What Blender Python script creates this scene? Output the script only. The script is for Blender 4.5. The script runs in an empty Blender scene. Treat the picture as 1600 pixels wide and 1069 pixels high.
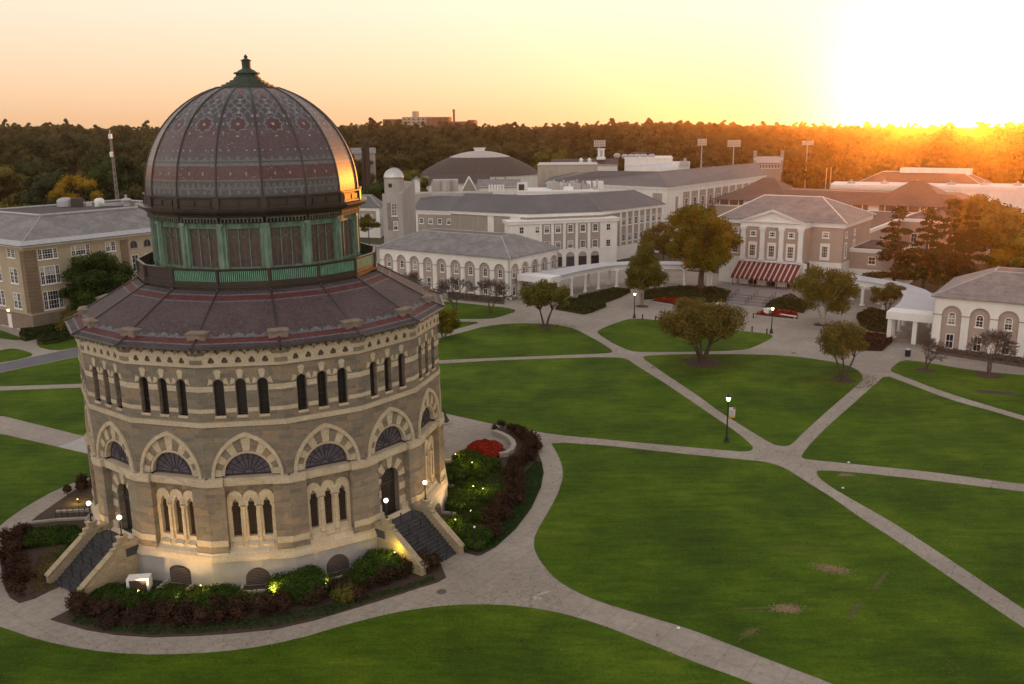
import bpy, bmesh, math, random
import numpy as np
from mathutils import Vector, Matrix
from mathutils.geometry import tessellate_polygon
PI = math.pi
R_ = math.radians
sc = bpy.context.scene
COL = sc.collection

# ------------------------------------------------------------------ camera
FPX, PITCH, ROLL, CAMZ = 1396.0, 0.2340, -0.01099, 30.8
cam = bpy.data.objects.new("camera", bpy.data.cameras.new("camera")); COL.objects.link(cam)
cam.data.sensor_width = 36.0; cam.data.lens = FPX / 1600 * 36
cam.data.clip_start = 0.5; cam.data.clip_end = 12000
_r = Vector((1, 0, 0)); _f = Vector((0, math.cos(PITCH), -math.sin(PITCH))); _u = _r.cross(_f)
_c, _s = math.cos(ROLL), math.sin(ROLL)
_X = _c * _r + _s * _u; _Y = -_s * _r + _c * _u; _Z = -_f
cam.matrix_world = Matrix(((_X.x, _Y.x, _Z.x, 0), (_X.y, _Y.y, _Z.y, 0), (_X.z, _Y.z, _Z.z, CAMZ), (0, 0, 0, 1)))
sc.camera = cam
sc.render.resolution_x, sc.render.resolution_y = 1024, 684

# ------------------------------------------------------------------ sky, sun, exposure
SUN_AZ, SUN_EL = R_(25.8), R_(0.42)          # azimuth from +Y towards +X
SUND = Vector((math.sin(SUN_AZ) * math.cos(SUN_EL), math.cos(SUN_AZ) * math.cos(SUN_EL), math.sin(SUN_EL)))
w = bpy.data.worlds.new("World"); sc.world = w; w.use_nodes = True
nt = w.node_tree; nt.nodes.clear()
N_ = nt.nodes.new; L_ = nt.links.new
sky = N_('ShaderNodeTexSky'); sky.sky_type = 'NISHITA'; sky.sun_disc = False
sky.sun_elevation = R_(2.2); sky.sun_rotation = SUN_AZ
sky.altitude = 100; sky.air_density = 1.0; sky.dust_density = 2.2; sky.ozone_density = 1.0
tc = N_('ShaderNodeTexCoord')
dot = N_('ShaderNodeVectorMath'); dot.operation = 'DOT_PRODUCT'; dot.inputs[1].default_value = SUND
nrm = N_('ShaderNodeVectorMath'); nrm.operation = 'NORMALIZE'; L_(tc.outputs['Generated'], nrm.inputs[0])
L_(nrm.outputs[0], dot.inputs[0])
clp = N_('ShaderNodeMath'); clp.operation = 'MAXIMUM'; clp.inputs[1].default_value = 0.0; L_(dot.outputs['Value'], clp.inputs[0])
def glow(power, col, k):
    p = N_('ShaderNodeMath'); p.operation = 'POWER'; p.inputs[1].default_value = power; L_(clp.outputs[0], p.inputs[0])
    m = N_('ShaderNodeVectorMath'); m.operation = 'SCALE'; m.inputs[0].default_value = [c * k for c in col]; L_(p.outputs[0], m.inputs['Scale'])
    return m.outputs[0]
def addv(a, b):
    m = N_('ShaderNodeVectorMath'); m.operation = 'ADD'; L_(a, m.inputs[0]); L_(b, m.inputs[1]); return m.outputs[0]
g = addv(glow(230, (1, .88, .66), 20), addv(glow(26, (1, .68, .36), 1.35), glow(6, (1, .56, .26), 1.3)))
sks = N_('ShaderNodeVectorMath'); sks.operation = 'SCALE'; sks.inputs['Scale'].default_value = .34; L_(sky.outputs['Color'], sks.inputs[0])
tot = addv(sks.outputs[0], g)
# thin high cirrus veil: a pale even tint of the upper air
sep = N_('ShaderNodeSeparateXYZ'); L_(nrm.outputs[0], sep.inputs[0])
mr = N_('ShaderNodeMapRange'); mr.inputs['From Min'].default_value = -0.01; mr.inputs['From Max'].default_value = 0.16
mr.inputs['To Min'].default_value = 0.0; mr.inputs['To Max'].default_value = 1.0; L_(sep.outputs['Z'], mr.inputs['Value'])
vl = N_('ShaderNodeMix'); vl.data_type = 'RGBA'; L_(mr.outputs[0], vl.inputs['Factor'])
vl.inputs[6].default_value = (5.9, 3.6, 1.95, 1); vl.inputs[7].default_value = (6.4, 5.55, 4.75, 1)
mr2 = N_('ShaderNodeMapRange'); mr2.inputs['From Min'].default_value = 0.16; mr2.inputs['From Max'].default_value = 0.55; L_(sep.outputs['Z'], mr2.inputs['Value'])
vl2 = N_('ShaderNodeMix'); vl2.data_type = 'RGBA'; L_(mr2.outputs[0], vl2.inputs['Factor']); L_(vl.outputs[2], vl2.inputs[6]); vl2.inputs[7].default_value = (3.5, 3.2, 3.15, 1)
tot = addv(tot, vl2.outputs[2])
# the pale twilight arch of the sky opposite the sun
ng_ = N_('ShaderNodeMath'); ng_.operation = 'MULTIPLY'; ng_.inputs[1].default_value = -1.0; L_(dot.outputs['Value'], ng_.inputs[0])
cl_ = N_('ShaderNodeMath'); cl_.operation = 'MAXIMUM'; cl_.inputs[1].default_value = 0.0; L_(ng_.outputs[0], cl_.inputs[0])
ar = N_('ShaderNodeVectorMath'); ar.operation = 'SCALE'; ar.inputs[0].default_value = (3.9, 3.5, 3.3); L_(cl_.outputs[0], ar.inputs['Scale'])
tot = addv(tot, ar.outputs[0])
bg = N_('ShaderNodeBackground'); bg.inputs['Strength'].default_value = 0.12
L_(tot, bg.inputs['Color'])
wo = N_('ShaderNodeOutputWorld'); L_(bg.outputs[0], wo.inputs['Surface'])

sun = bpy.data.objects.new("sun", bpy.data.lights.new("sun", 'SUN')); COL.objects.link(sun)
sun.data.energy = 5.0; sun.data.angle = R_(0.5); sun.data.color = (1.0, .30, .03)
sun.rotation_euler = (-SUND).to_track_quat('-Z', 'Y').to_euler()
sun.location = (0, 0, 200)

sc.view_settings.view_transform = 'Standard'; sc.view_settings.look = 'None'
sc.view_settings.exposure = 0.36; sc.view_settings.gamma = 1.0
try: sc.view_settings.use_curve_mapping = False
except Exception: pass
sc.cycles.use_denoising = True
sc.cycles.max_bounces = 5; sc.cycles.diffuse_bounces = 2; sc.cycles.glossy_bounces = 2
sc.cycles.transparent_max_bounces = 4; sc.cycles.volume_bounces = 0

# ------------------------------------------------------------------ pixel -> world helper (reference picture 1600x1069)
def ray(px, py):
    u = px - 800; v = py - 534.5
    u, v = _c * u + _s * v, -_s * u + _c * v
    x = u / FPX; y = v / FPX
    return Vector((x, math.cos(PITCH) - y * math.sin(PITCH), -math.sin(PITCH) - y * math.cos(PITCH)))
def at(px, py, z=0.0):
    d = ray(px, py); s = (z - CAMZ) / d.z
    return Vector((d.x * s, d.y * s, z))
def at_d(px, py, D):                       # at horizontal distance D from the viewpoint
    d = ray(px, py); s = D / math.hypot(d.x, d.y)
    return Vector((d.x * s, d.y * s, CAMZ + d.z * s))
NOTT = Vector((-19.893, 70.729, 0)); PH = -2.81236
CA = Vector((.5735, .8192, 0)); CB = Vector((.8192, -.5735, 0))
def cw(a, b, z=0.0):
    p = NOTT + CA * a + CB * b; p.z = z; return p

# ------------------------------------------------------------------ materials
MATS = {}
def _pr(m):
    m.use_nodes = True; return m.node_tree, m.node_tree.nodes['Principled BSDF']
def ramp(nt, fac, stops):
    r = nt.nodes.new('ShaderNodeValToRGB'); e = r.color_ramp.elements
    while len(e) < len(stops): e.new(.5)
    for k, (p, c) in enumerate(stops): e[k].position = p; e[k].color = (*c, 1)
    nt.links.new(fac, r.inputs[0]); return r.outputs[0]
def mul(c, k): return tuple(min(1, x * k) for x in c)
def mat(name, c, rough=.8, c2=None, scale=1.0, detail=4, metal=0, bump=0, bscale=None, stretch=None, spec=None):
    if name in MATS: return MATS[name]
    m = bpy.data.materials.new(name); nt, b = _pr(m)
    b.inputs['Roughness'].default_value = rough; b.inputs['Metallic'].default_value = metal
    if spec is not None: b.inputs['Specular IOR Level'].default_value = spec
    c2 = c2 or mul(c, .75)
    tcn = nt.nodes.new('ShaderNodeTexCoord'); vec = tcn.outputs['Object']
    if stretch:
        mp = nt.nodes.new('ShaderNodeMapping'); mp.inputs['Scale'].default_value = stretch
        nt.links.new(vec, mp.inputs[0]); vec = mp.outputs[0]
    n = nt.nodes.new('ShaderNodeTexNoise'); n.inputs['Scale'].default_value = scale; n.inputs['Detail'].default_value = detail
    n.inputs['Roughness'].default_value = .65
    nt.links.new(vec, n.inputs['Vector'])
    nt.links.new(ramp(nt, n.outputs['Fac'], [(.32, c2), (.68, c)]), b.inputs['Base Color'])
    if bump:
        n2 = nt.nodes.new('ShaderNodeTexNoise'); n2.inputs['Scale'].default_value = bscale or scale * 6; n2.inputs['Detail'].default_value = 5
        nt.links.new(vec, n2.inputs['Vector'])
        bp = nt.nodes.new('ShaderNodeBump'); bp.inputs['Strength'].default_value = bump; bp.inputs['Distance'].default_value = .05
        nt.links.new(n2.outputs['Fac'], bp.inputs['Height']); nt.links.new(bp.outputs[0], b.inputs['Normal'])
    MATS[name] = m; return m
def emis(name, c, k):
    m = bpy.data.materials.new(name); nt, b = _pr(m)
    b.inputs['Base Color'].default_value = (*c, 1); b.inputs['Emission Color'].default_value = (*c, 1); b.inputs['Emission Strength'].default_value = k
    MATS[name] = m; return m

# ------------------------------------------------------------------ mesh builder
PM = {}                                     # python-side world matrices of things
def tag(o, label=None, cat=None, group=None, kind=None):
    if label: o['label'] = label
    if cat: o['category'] = cat
    if group: o['group'] = group
    if kind: o['kind'] = kind
    return o
def thing(name, label, cat, loc=(0, 0, 0), rz=0.0, group=None):
    o = bpy.data.objects.new(name, None); COL.objects.link(o)
    o.empty_display_size = .5
    o.location = loc; o.rotation_euler = (0, 0, rz)
    PM[o.name] = Matrix.Translation(Vector(loc)) @ Matrix.Rotation(rz, 4, 'Z')
    return tag(o, label, cat, group)
def kids(o):
    return [c for c in bpy.data.objects if c.parent == o]
KID = {}
def dup(root, loc, rz=0.0, label=None, group=None, scale=None):
    r = root.copy(); COL.objects.link(r); r.location = loc; r.rotation_euler = (0, 0, rz)
    if scale: r.scale = (scale,) * 3 if not isinstance(scale, tuple) else scale
    if label: r['label'] = label
    if group: r['group'] = group
    for ch in KID.get(root.name, []):
        c = ch.copy(); COL.objects.link(c); c.parent = r
        KID.setdefault(r.name, []).append(c)
        for g2 in KID.get(ch.name, []):
            d = g2.copy(); COL.objects.link(d); d.parent = c
            KID.setdefault(c.name, []).append(d)
    return r
def link(o, parent=None):
    COL.objects.link(o)
    if parent is not None:
        o.parent = parent; KID.setdefault(parent.name, []).append(o)
    return o
class MB:
    def __init__(s, M=None): s.v = []; s.f = []; s.mi = []; s.M = M or Matrix.Identity(4); s.cur = 0
    def add(s, vs, fs, M=None, mi=None):
        M = M or s.M; k = len(s.v); s.v += [M @ Vector(p) for p in vs]
        for f in fs: s.f.append([k + i for i in f]); s.mi.append(s.cur if mi is None else mi)
        return s
    def box(s, x0, x1, y0, y1, z0, z1, mi=None, M=None):
        v = [(x0, y0, z0), (x1, y0, z0), (x1, y1, z0), (x0, y1, z0), (x0, y0, z1), (x1, y0, z1), (x1, y1, z1), (x0, y1, z1)]
        return s.add(v, [(0, 3, 2, 1), (4, 5, 6, 7), (0, 1, 5, 4), (1, 2, 6, 5), (2, 3, 7, 6), (3, 0, 4, 7)], M, mi)
    def prism(s, pts, z0, z1, mi=None, M=None, cap=True):     # pts in xy, extruded in z
        n = len(pts); v = [(p[0], p[1], z0) for p in pts] + [(p[0], p[1], z1) for p in pts]
        f = [(i, (i + 1) % n, n + (i + 1) % n, n + i) for i in range(n)]
        if cap:
            tr = tessellate_polygon([[Vector((p[0], p[1], 0)) for p in pts]])
            f += [(a + n, b + n, c + n) for a, b, c in tr] + [(c, b, a) for a, b, c in tr]
        return s.add(v, f, M, mi)
    def plate(s, outer, holes=(), y0=0.0, y1=.1, mi=None, M=None, back=False):   # polygon in xz plane with holes, thickness along y
        loops = [list(outer)] + [list(h) for h in holes]
        tr = tessellate_polygon([[Vector((p[0], p[1], 0)) for p in l] for l in loops])
        flat = [p for l in loops for p in l]; n = len(flat)
        v = [(p[0], y0, p[1]) for p in flat] + [(p[0], y1, p[1]) for p in flat]
        f = [tuple(t) for t in tr]
        if back: f += [(c + n, b + n, a + n) for a, b, c in tr]
        k = 0
        for l in loops:
            m = len(l); f += [(k + i, k + (i + 1) % m, n + k + (i + 1) % m, n + k + i) for i in range(m)]; k += m
        return s.add(v, f, M, mi)
    def tube(s, p0, p1, r0, r1=None, n=8, mi=None, M=None, cap=True):
        r1 = r0 if r1 is None else r1; p0 = Vector(p0); p1 = Vector(p1); d = (p1 - p0)
        if d.length < 1e-6: return s
        q = d.to_track_quat('Z', 'Y').to_matrix(); v = []
        for p, r in ((p0, r0), (p1, r1)):
            v += [p + q @ Vector((r * math.cos(2 * PI * i / n), r * math.sin(2 * PI * i / n), 0)) for i in range(n)]
        f = [(i, (i + 1) % n, n + (i + 1) % n, n + i) for i in range(n)]
        if cap: f += [tuple(range(n))[::-1], tuple(range(n, 2 * n))]
        return s.add(v, f, M, mi)
    def lathe(s, prof, n=16, mi=None, M=None, ph=0.0, closed=False):   # prof: (r,z)
        v = []; f = []
        for r, z in prof: v += [(r * math.cos(ph + 2 * PI * i / n), r * math.sin(ph + 2 * PI * i / n), z) for i in range(n)]
        m = len(prof)
        for j in range(m - 1 if not closed else m):
            j2 = (j + 1) % m
            f += [(j * n + i, j * n + (i + 1) % n, j2 * n + (i + 1) % n, j2 * n + i) for i in range(n)]
        if not closed:
            f += [tuple(range(n))[::-1], tuple(range((m - 1) * n, m * n))]
        return s.add(v, f, M, mi)
    def ball(s, c, r, n=10, mi=None, M=None, sz=1.0):
        prof = [(max(1e-3, r * math.sin(PI * j / n)), -r * sz * math.cos(PI * j / n)) for j in range(n + 1)]
        T = Matrix.Translation(Vector(c)); return s.lathe(prof, n + 4, mi, (M or s.M) @ T)
    def build(s, name, mats, parent=None, smooth=False, local=False, fix=True):
        if not isinstance(mats, (list, tuple)): mats = [mats]
        me = bpy.data.meshes.new(name)
        I = None
        if parent is not None and not local:
            rt = parent
            while rt.parent is not None: rt = rt.parent
            I = PM[rt.name].inverted()
        v = [(I @ p) if I else p for p in s.v]
        me.from_pydata([tuple(p) for p in v], [], s.f)
        for m in mats: me.materials.append(m)
        me.polygons.foreach_set('material_index', s.mi)
        if smooth: me.polygons.foreach_set('use_smooth', [True] * len(s.f))
        if fix:
            bm = bmesh.new(); bm.from_mesh(me); bmesh.ops.remove_doubles(bm, verts=bm.verts, dist=1e-4)
            bmesh.ops.recalc_face_normals(bm, faces=bm.faces); bm.to_mesh(me); bm.free()
        me.update()
        o = bpy.data.objects.new(name, me)
        return link(o, parent)
def npmesh(name, V, F, mats, parent=None, mi=None, smooth=False):
    V = np.asarray(V, dtype=np.float32); F = np.asarray(F, dtype=np.int32); k = F.shape[1]
    me = bpy.data.meshes.new(name)
    me.vertices.add(len(V)); me.vertices.foreach_set('co', V.ravel())
    me.loops.add(F.size); me.loops.foreach_set('vertex_index', F.ravel())
    me.polygons.add(len(F)); me.polygons.foreach_set('loop_start', np.arange(0, F.size, k, dtype=np.int32))
    if not isinstance(mats, (list, tuple)): mats = [mats]
    for m in mats: me.materials.append(m)
    if mi is not None: me.polygons.foreach_set('material_index', np.asarray(mi, dtype=np.int32))
    if smooth: me.polygons.foreach_set('use_smooth', np.ones(len(F), dtype=bool))
    me.update(calc_edges=True); me.validate()
    o = bpy.data.objects.new(name, me)
    return link(o, parent)
def wallM(p0, p1, out=0.0):                 # frame: x from p0 to p1 (left to right seen from outside), y inward, z up
    p0 = Vector((p0[0], p0[1], 0)); p1 = Vector((p1[0], p1[1], 0))
    x = (p1 - p0).normalized(); z = Vector((0, 0, 1)); y = z.cross(x)
    o = p0 - y * out
    return Matrix(((x.x, y.x, 0, o.x), (x.y, y.y, 0, o.y), (0, 0, 1, o.z), (0, 0, 0, 1)))
def seglen(p0, p1): return math.hypot(p1[0] - p0[0], p1[1] - p0[1])
def arch(cx, z0, w, h, kind='round', n=10):
    """outline of an opening, h = total height"""
    hw = w / 2
    if kind == 'rect': return [(cx - hw, z0), (cx + hw, z0), (cx + hw, z0 + h), (cx - hw, z0 + h)]
    if kind == 'round':
        zs = z0 + h - hw
        return [(cx - hw, z0), (cx + hw, z0)] + [(cx + hw * math.cos(PI * i / n), zs + hw * math.sin(PI * i / n)) for i in range(n + 1)]
    if kind == 'segment':
        rise = min(h * .3, hw * .5); zs = z0 + h - rise
        return [(cx - hw, z0), (cx + hw, z0)] + [(cx + hw * math.cos(PI * i / n), zs + rise * math.sin(PI * i / n)) for i in range(n + 1)]
    if kind == 'trefoil':
        prof = [(.5, 0), (.52, .62), (.56, .68), (.56, .745), (.47, .79), (.36, .80), (.40, .85), (.36, .90), (.24, .93), (.17, .935), (.14, .97), (0, 1)]
        rt = [(cx + a * w, z0 + b * h) for a, b in prof]
        return rt + [(cx - a * w, z0 + b * h) for a, b in prof[:-1]][::-1]
    if kind == 'foil':                        # small trefoil hole
        pts = []
        for i in range(24):
            a = -PI / 2 + 2 * PI * i / 24
            r = .42 + .20 * abs(math.cos(1.5 * (a - PI / 2)))
            pts.append((cx + w * r * .8 * math.cos(a), z0 + h / 2 + h * r * .75 * math.sin(a)))
        return pts
def offset_poly(P, d):
    n = len(P); area = sum(P[i][0] * P[(i + 1) % n][1] - P[(i + 1) % n][0] * P[i][1] for i in range(n))
    sg = 1 if area > 0 else -1; out = []
    for i in range(n):
        a = Vector((P[i - 1][0], P[i - 1][1])); b = Vector((P[i][0], P[i][1])); c = Vector((P[(i + 1) % n][0], P[(i + 1) % n][1]))
        e1 = (b - a).normalized(); e2 = (c - b).normalized()
        n1 = Vector((e1.y, -e1.x)) * sg; n2 = Vector((e2.y, -e2.x)) * sg
        m = (n1 + n2); k = 1 + n1.dot(n2)
        out.append(tuple(b + m * d / max(k, .3)))
    return out
# ------------------------------------------------------------------ special materials
def nodes_mat(name):
    m = bpy.data.materials.new(name); nt, b = _pr(m); MATS[name] = m; b.inputs['Roughness'].default_value = .85
    return m, nt, b
def mixc(nt, f, a, b, mode='MIX'):
    n = nt.nodes.new('ShaderNodeMix'); n.data_type = 'RGBA'; n.blend_type = mode
    for k, x in ((0, f), (6, a), (7, b)):
        if hasattr(x, 'links') or isinstance(x, bpy.types.NodeSocket): nt.links.new(x, n.inputs[k])
        elif k == 0: n.inputs[0].default_value = x
        else: n.inputs[k].default_value = (*x, 1)
    return n.outputs[2]
def noise(nt, vec, s, d=4, r=.6):
    n = nt.nodes.new('ShaderNodeTexNoise'); n.inputs['Scale'].default_value = s; n.inputs['Detail'].default_value = d; n.inputs['Roughness'].default_value = r
    if vec is not None: nt.links.new(vec, n.inputs['Vector'])
    return n.outputs['Fac']
def objco(nt): return nt.nodes.new('ShaderNodeTexCoord').outputs['Object']
def bumpn(nt, b, h, st=.4, dist=.03):
    bp = nt.nodes.new('ShaderNodeBump'); bp.inputs['Strength'].default_value = st; bp.inputs['Distance'].default_value = dist
    nt.links.new(h, bp.inputs['Height']); nt.links.new(bp.outputs[0], b.inputs['Normal'])
def cyl_uv(nt, R=13.8):
    co = objco(nt); sp = nt.nodes.new('ShaderNodeSeparateXYZ'); nt.links.new(co, sp.inputs[0])
    a = nt.nodes.new('ShaderNodeMath'); a.operation = 'ARCTAN2'; nt.links.new(sp.outputs['Y'], a.inputs[0]); nt.links.new(sp.outputs['X'], a.inputs[1])
    m = nt.nodes.new('ShaderNodeMath'); m.operation = 'MULTIPLY'; m.inputs[1].default_value = R; nt.links.new(a.outputs[0], m.inputs[0])
    cb = nt.nodes.new('ShaderNodeCombineXYZ'); nt.links.new(m.outputs[0], cb.inputs['X']); nt.links.new(sp.outputs['Z'], cb.inputs['Y'])
    return co, cb.outputs[0]
def brickm(name, c1, c2, c3, bw=.8, rh=.3, mortar=.012, mc=(.25, .2, .15), cyl=True, rough=.9, stain=(.13, .14, .12), stf=.5):
    m, nt, b = nodes_mat(name); b.inputs['Roughness'].default_value = rough
    if cyl: co, uv = cyl_uv(nt)
    else:
        co = objco(nt); sp = nt.nodes.new('ShaderNodeSeparateXYZ'); nt.links.new(co, sp.inputs[0])
        ad = nt.nodes.new('ShaderNodeMath'); ad.operation = 'ADD'; nt.links.new(sp.outputs['X'], ad.inputs[0]); nt.links.new(sp.outputs['Y'], ad.inputs[1])
        cb = nt.nodes.new('ShaderNodeCombineXYZ'); nt.links.new(ad.outputs[0], cb.inputs['X']); nt.links.new(sp.outputs['Z'], cb.inputs['Y']); uv = cb.outputs[0]
    def br(o, ca, cb_):
        n = nt.nodes.new('ShaderNodeTexBrick'); n.inputs['Scale'].default_value = 1; n.inputs['Brick Width'].default_value = bw
        n.inputs['Row Height'].default_value = rh; n.inputs['Mortar Size'].default_value = mortar; n.inputs['Mortar Smooth'].default_value = .3
        n.inputs['Color1'].default_value = (*ca, 1); n.inputs['Color2'].default_value = (*cb_, 1); n.inputs['Mortar'].default_value = (*mc, 1)
        n.offset_frequency = 2; n.squash = 1.35; n.squash_frequency = 3; nt.links.new(uv, n.inputs['Vector']); return n
    n1 = br(0, c1, c2)
    # patches of differing stone: blocks chosen by a cell noise snapped to courses
    vo = nt.nodes.new('ShaderNodeTexVoronoi'); vo.inputs['Scale'].default_value = 1.0; vo.distance = 'CHEBYCHEV'
    mp = nt.nodes.new('ShaderNodeMapping'); mp.inputs['Scale'].default_value = (1 / bw * .8, 1 / rh * .7, 1); nt.links.new(uv, mp.inputs[0]); nt.links.new(mp.outputs[0], vo.inputs['Vector'])
    hs = nt.nodes.new('ShaderNodeSeparateColor'); nt.links.new(vo.outputs['Color'], hs.inputs[0])
    f = ramp(nt, hs.outputs[0], [(.72, (0, 0, 0)), (.9, (.75, .75, .75))])
    col = mixc(nt, f, n1.outputs['Color'], c3)
    st = ramp(nt, noise(nt, co, .45, 5), [(.5, (0, 0, 0)), (.72, (stf, stf, stf))])
    col = mixc(nt, st, col, stain)
    fine = ramp(nt, noise(nt, co, 9, 4), [(.3, (.78, .78, .78)), (.7, (1.12, 1.12, 1.12))])
    col = mixc(nt, 1.0, col, fine, 'MULTIPLY')
    nt.links.new(col, b.inputs['Base Color'])
    bumpn(nt, b, n1.outputs['Fac'], .25, -.02)
    return m
M_stone = brickm('brown_rubble_stone', (.255, .212, .160), (.165, .138, .108), (.31, .225, .145), stain=(.17, .18, .145), stf=.55)
M_ashlar = brickm('pale_ashlar', (.57, .49, .36), (.50, .425, .31), (.49, .39, .27), bw=1.1, rh=.34, mortar=.008, mc=(.4, .33, .22), stain=(.36, .31, .23), stf=.5)
M_stoneB = brickm('stair_stone', (.40, .33, .22), (.34, .27, .17), (.46, .36, .22), bw=.7, rh=.25, cyl=False, stain=(.2, .19, .14))
M_concrete = mat('grey_render', (.36, .34, .33), .9, (.29, .28, .28), 1.2, bump=.15)
M_curb = mat('curb_stone', (.40, .36, .31), .9, (.31, .28, .24), 2)
M_copper = mat('verdigris_copper', (.15, .27, .195), .65, (.055, .085, .060), 1.8, 6, bump=.1, stretch=(1, 1, .35))
M_bronze = mat('dark_weathered_copper', (.050, .035, .027), .38, (.026, .021, .018), 1.5, 6, stretch=(1, 1, .3))
M_bronzeg = mat('greened_bronze', (.07, .095, .065), .6, (.035, .03, .024), 1.8, 6)
M_black = mat('black_iron', (.012, .012, .013), .5)
M_oak = mat('dark_door_wood', (.028, .020, .016), .6, (.016, .012, .010), 3, stretch=(6, 6, .4))
M_white = mat('white_paint', (.82, .81, .79), .7, (.74, .73, .71), .5)
M_cream = mat('cream_stucco', (.82, .80, .76), .85, (.70, .675, .64), .7, 6, stretch=(1, 1, .3))
M_tan = mat('taupe_stucco', (.38, .335, .295), .9, (.30, .262, .23), .8, 6, stretch=(1, 1, .3))
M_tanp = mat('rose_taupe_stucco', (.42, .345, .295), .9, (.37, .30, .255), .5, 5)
M_yel = mat('buff_stucco', (.44, .37, .26), .9, (.37, .31, .22), .5, 5)
M_step = mat('dark_slate_step', (.060, .062, .070), .8, (.04, .042, .048), 2)
M_stepL = mat('grey_step', (.30, .26, .25), .8, (.22, .2, .19), 2)
M_mulch = mat('brown_mulch', (.075, .045, .032), .95, (.04, .026, .02), 3, 6, bump=.6)
M_red = mat('maroon_canvas', (.16, .018, .022), .8)
M_glassw = mat('warm_window_glass', (.12, .07, .025), .25)  # warm light of the rooms behind is put into the glass colour
M_metal = mat('galvanised_metal', (.42, .44, .46), .45, (.32, .33, .35), 2)
M_silver = mat('silver_dome_metal', (.62, .60, .58), .35, (.5, .49, .48), 2, metal=.6)
M_brickr = mat('red_brick', (.22, .10, .07), .9, (.17, .08, .055), .4)
M_dkroof = mat('brown_shingle', (.085, .065, .058), .85, (.06, .048, .045), .6)
M_bark = mat('tree_bark', (.11, .085, .065), .9, (.06, .045, .035), 3, 6, bump=.5)
M_barkp = mat('pale_bark', (.34, .29, .25), .9, (.16, .13, .11), 4, 6)
M_twig = mat('grey_twigs', (.13, .10, .085), .9, (.09, .07, .06), 2)
M_globe = emis('lit_globe_glass', (1, .86, .66), 2.6)
M_bulbg = emis('greenish_lamp', (.75, 1, .42), 2.6)
M_bulbw = emis('warm_lamp', (1, .78, .42), 3.2)
# dark glazing: glossy, with faint differences from pane to pane
def glassm(name, c, rough=.12, var=.5):
    m, nt, b = nodes_mat(name); b.inputs['Roughness'].default_value = rough
    oi = nt.nodes.new('ShaderNodeObjectInfo'); mp = nt.nodes.new('ShaderNodeMapRange'); mp.inputs['To Min'].default_value = 1 - var; mp.inputs['To Max'].default_value = 1 + var
    nt.links.new(oi.outputs['Random'], mp.inputs['Value'])
    v = nt.nodes.new('ShaderNodeVectorMath'); v.operation = 'SCALE'; v.inputs[0].default_value = c; nt.links.new(mp.outputs[0], v.inputs['Scale'])
    nt.links.new(v.outputs[0], b.inputs['Base Color']); return m
M_glass = glassm('dark_window_glass', (.035, .037, .045), .1, .8)
M_glassN = glassm('old_dark_glass', (.022, .017, .017), .3, .5)
M_fan = mat('violet_leaded_glass', (.15, .125, .165), .35, (.065, .055, .08), 1.6, 5)
# slate roofs: fine courses along z plus mottling
def slatem(name, c1, c2, c3, rh=.16, cyl=False, patch=.25, R=12):
    m, nt, b = nodes_mat(name); b.inputs['Roughness'].default_value = .62
    if cyl: co, uv = cyl_uv(nt, R)
    else:
        co = objco(nt); sp = nt.nodes.new('ShaderNodeSeparateXYZ'); nt.links.new(co, sp.inputs[0])
        ad = nt.nodes.new('ShaderNodeMath'); ad.operation = 'ADD'; nt.links.new(sp.outputs['X'], ad.inputs[0]); nt.links.new(sp.outputs['Y'], ad.inputs[1])
        cb = nt.nodes.new('ShaderNodeCombineXYZ'); nt.links.new(ad.outputs[0], cb.inputs['X']); nt.links.new(sp.outputs['Z'], cb.inputs['Y']); uv = cb.outputs[0]
    n = nt.nodes.new('ShaderNodeTexBrick'); n.inputs['Scale'].default_value = 1; n.inputs['Brick Width'].default_value = .35
    n.inputs['Row Height'].default_value = rh; n.inputs['Mortar Size'].default_value = .008; n.inputs['Color1'].default_value = (*c1, 1); n.inputs['Color2'].default_value = (*c2, 1)
    n.inputs['Mortar'].default_value = (*mul(c2, .5), 1); nt.links.new(uv, n.inputs['Vector'])
    f = ramp(nt, noise(nt, co, patch, 6, .7), [(.42, (0, 0, 0)), (.7, (.8, .8, .8))])
    col = mixc(nt, f, n.outputs['Color'], c3)
    f2 = ramp(nt, noise(nt, co, 3.5, 5, .7), [(.3, (.8, .8, .8)), (.75, (1.2, 1.2, 1.2))])
    nt.links.new(mixc(nt, 1.0, col, f2, 'MULTIPLY'), b.inputs['Base Color'])
    bumpn(nt, b, n.outputs['Fac'], .2, -.02)
    return m
M_slate = slatem('grey_slate', (.21, .20, .20), (.155, .15, .155), (.30, .28, .27), patch=.5)
M_slateD = slatem('dark_grey_slate', (.13, .128, .137), (.108, .106, .114), (.16, .155, .158), patch=.12)
M_slateN = slatem('purple_brown_slate', (.088, .066, .074), (.068, .052, .060), (.115, .092, .10), cyl=True, patch=.35)
M_slateB = slatem('brown_tile', (.115, .075, .062), (.09, .06, .05), (.14, .095, .08))
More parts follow.
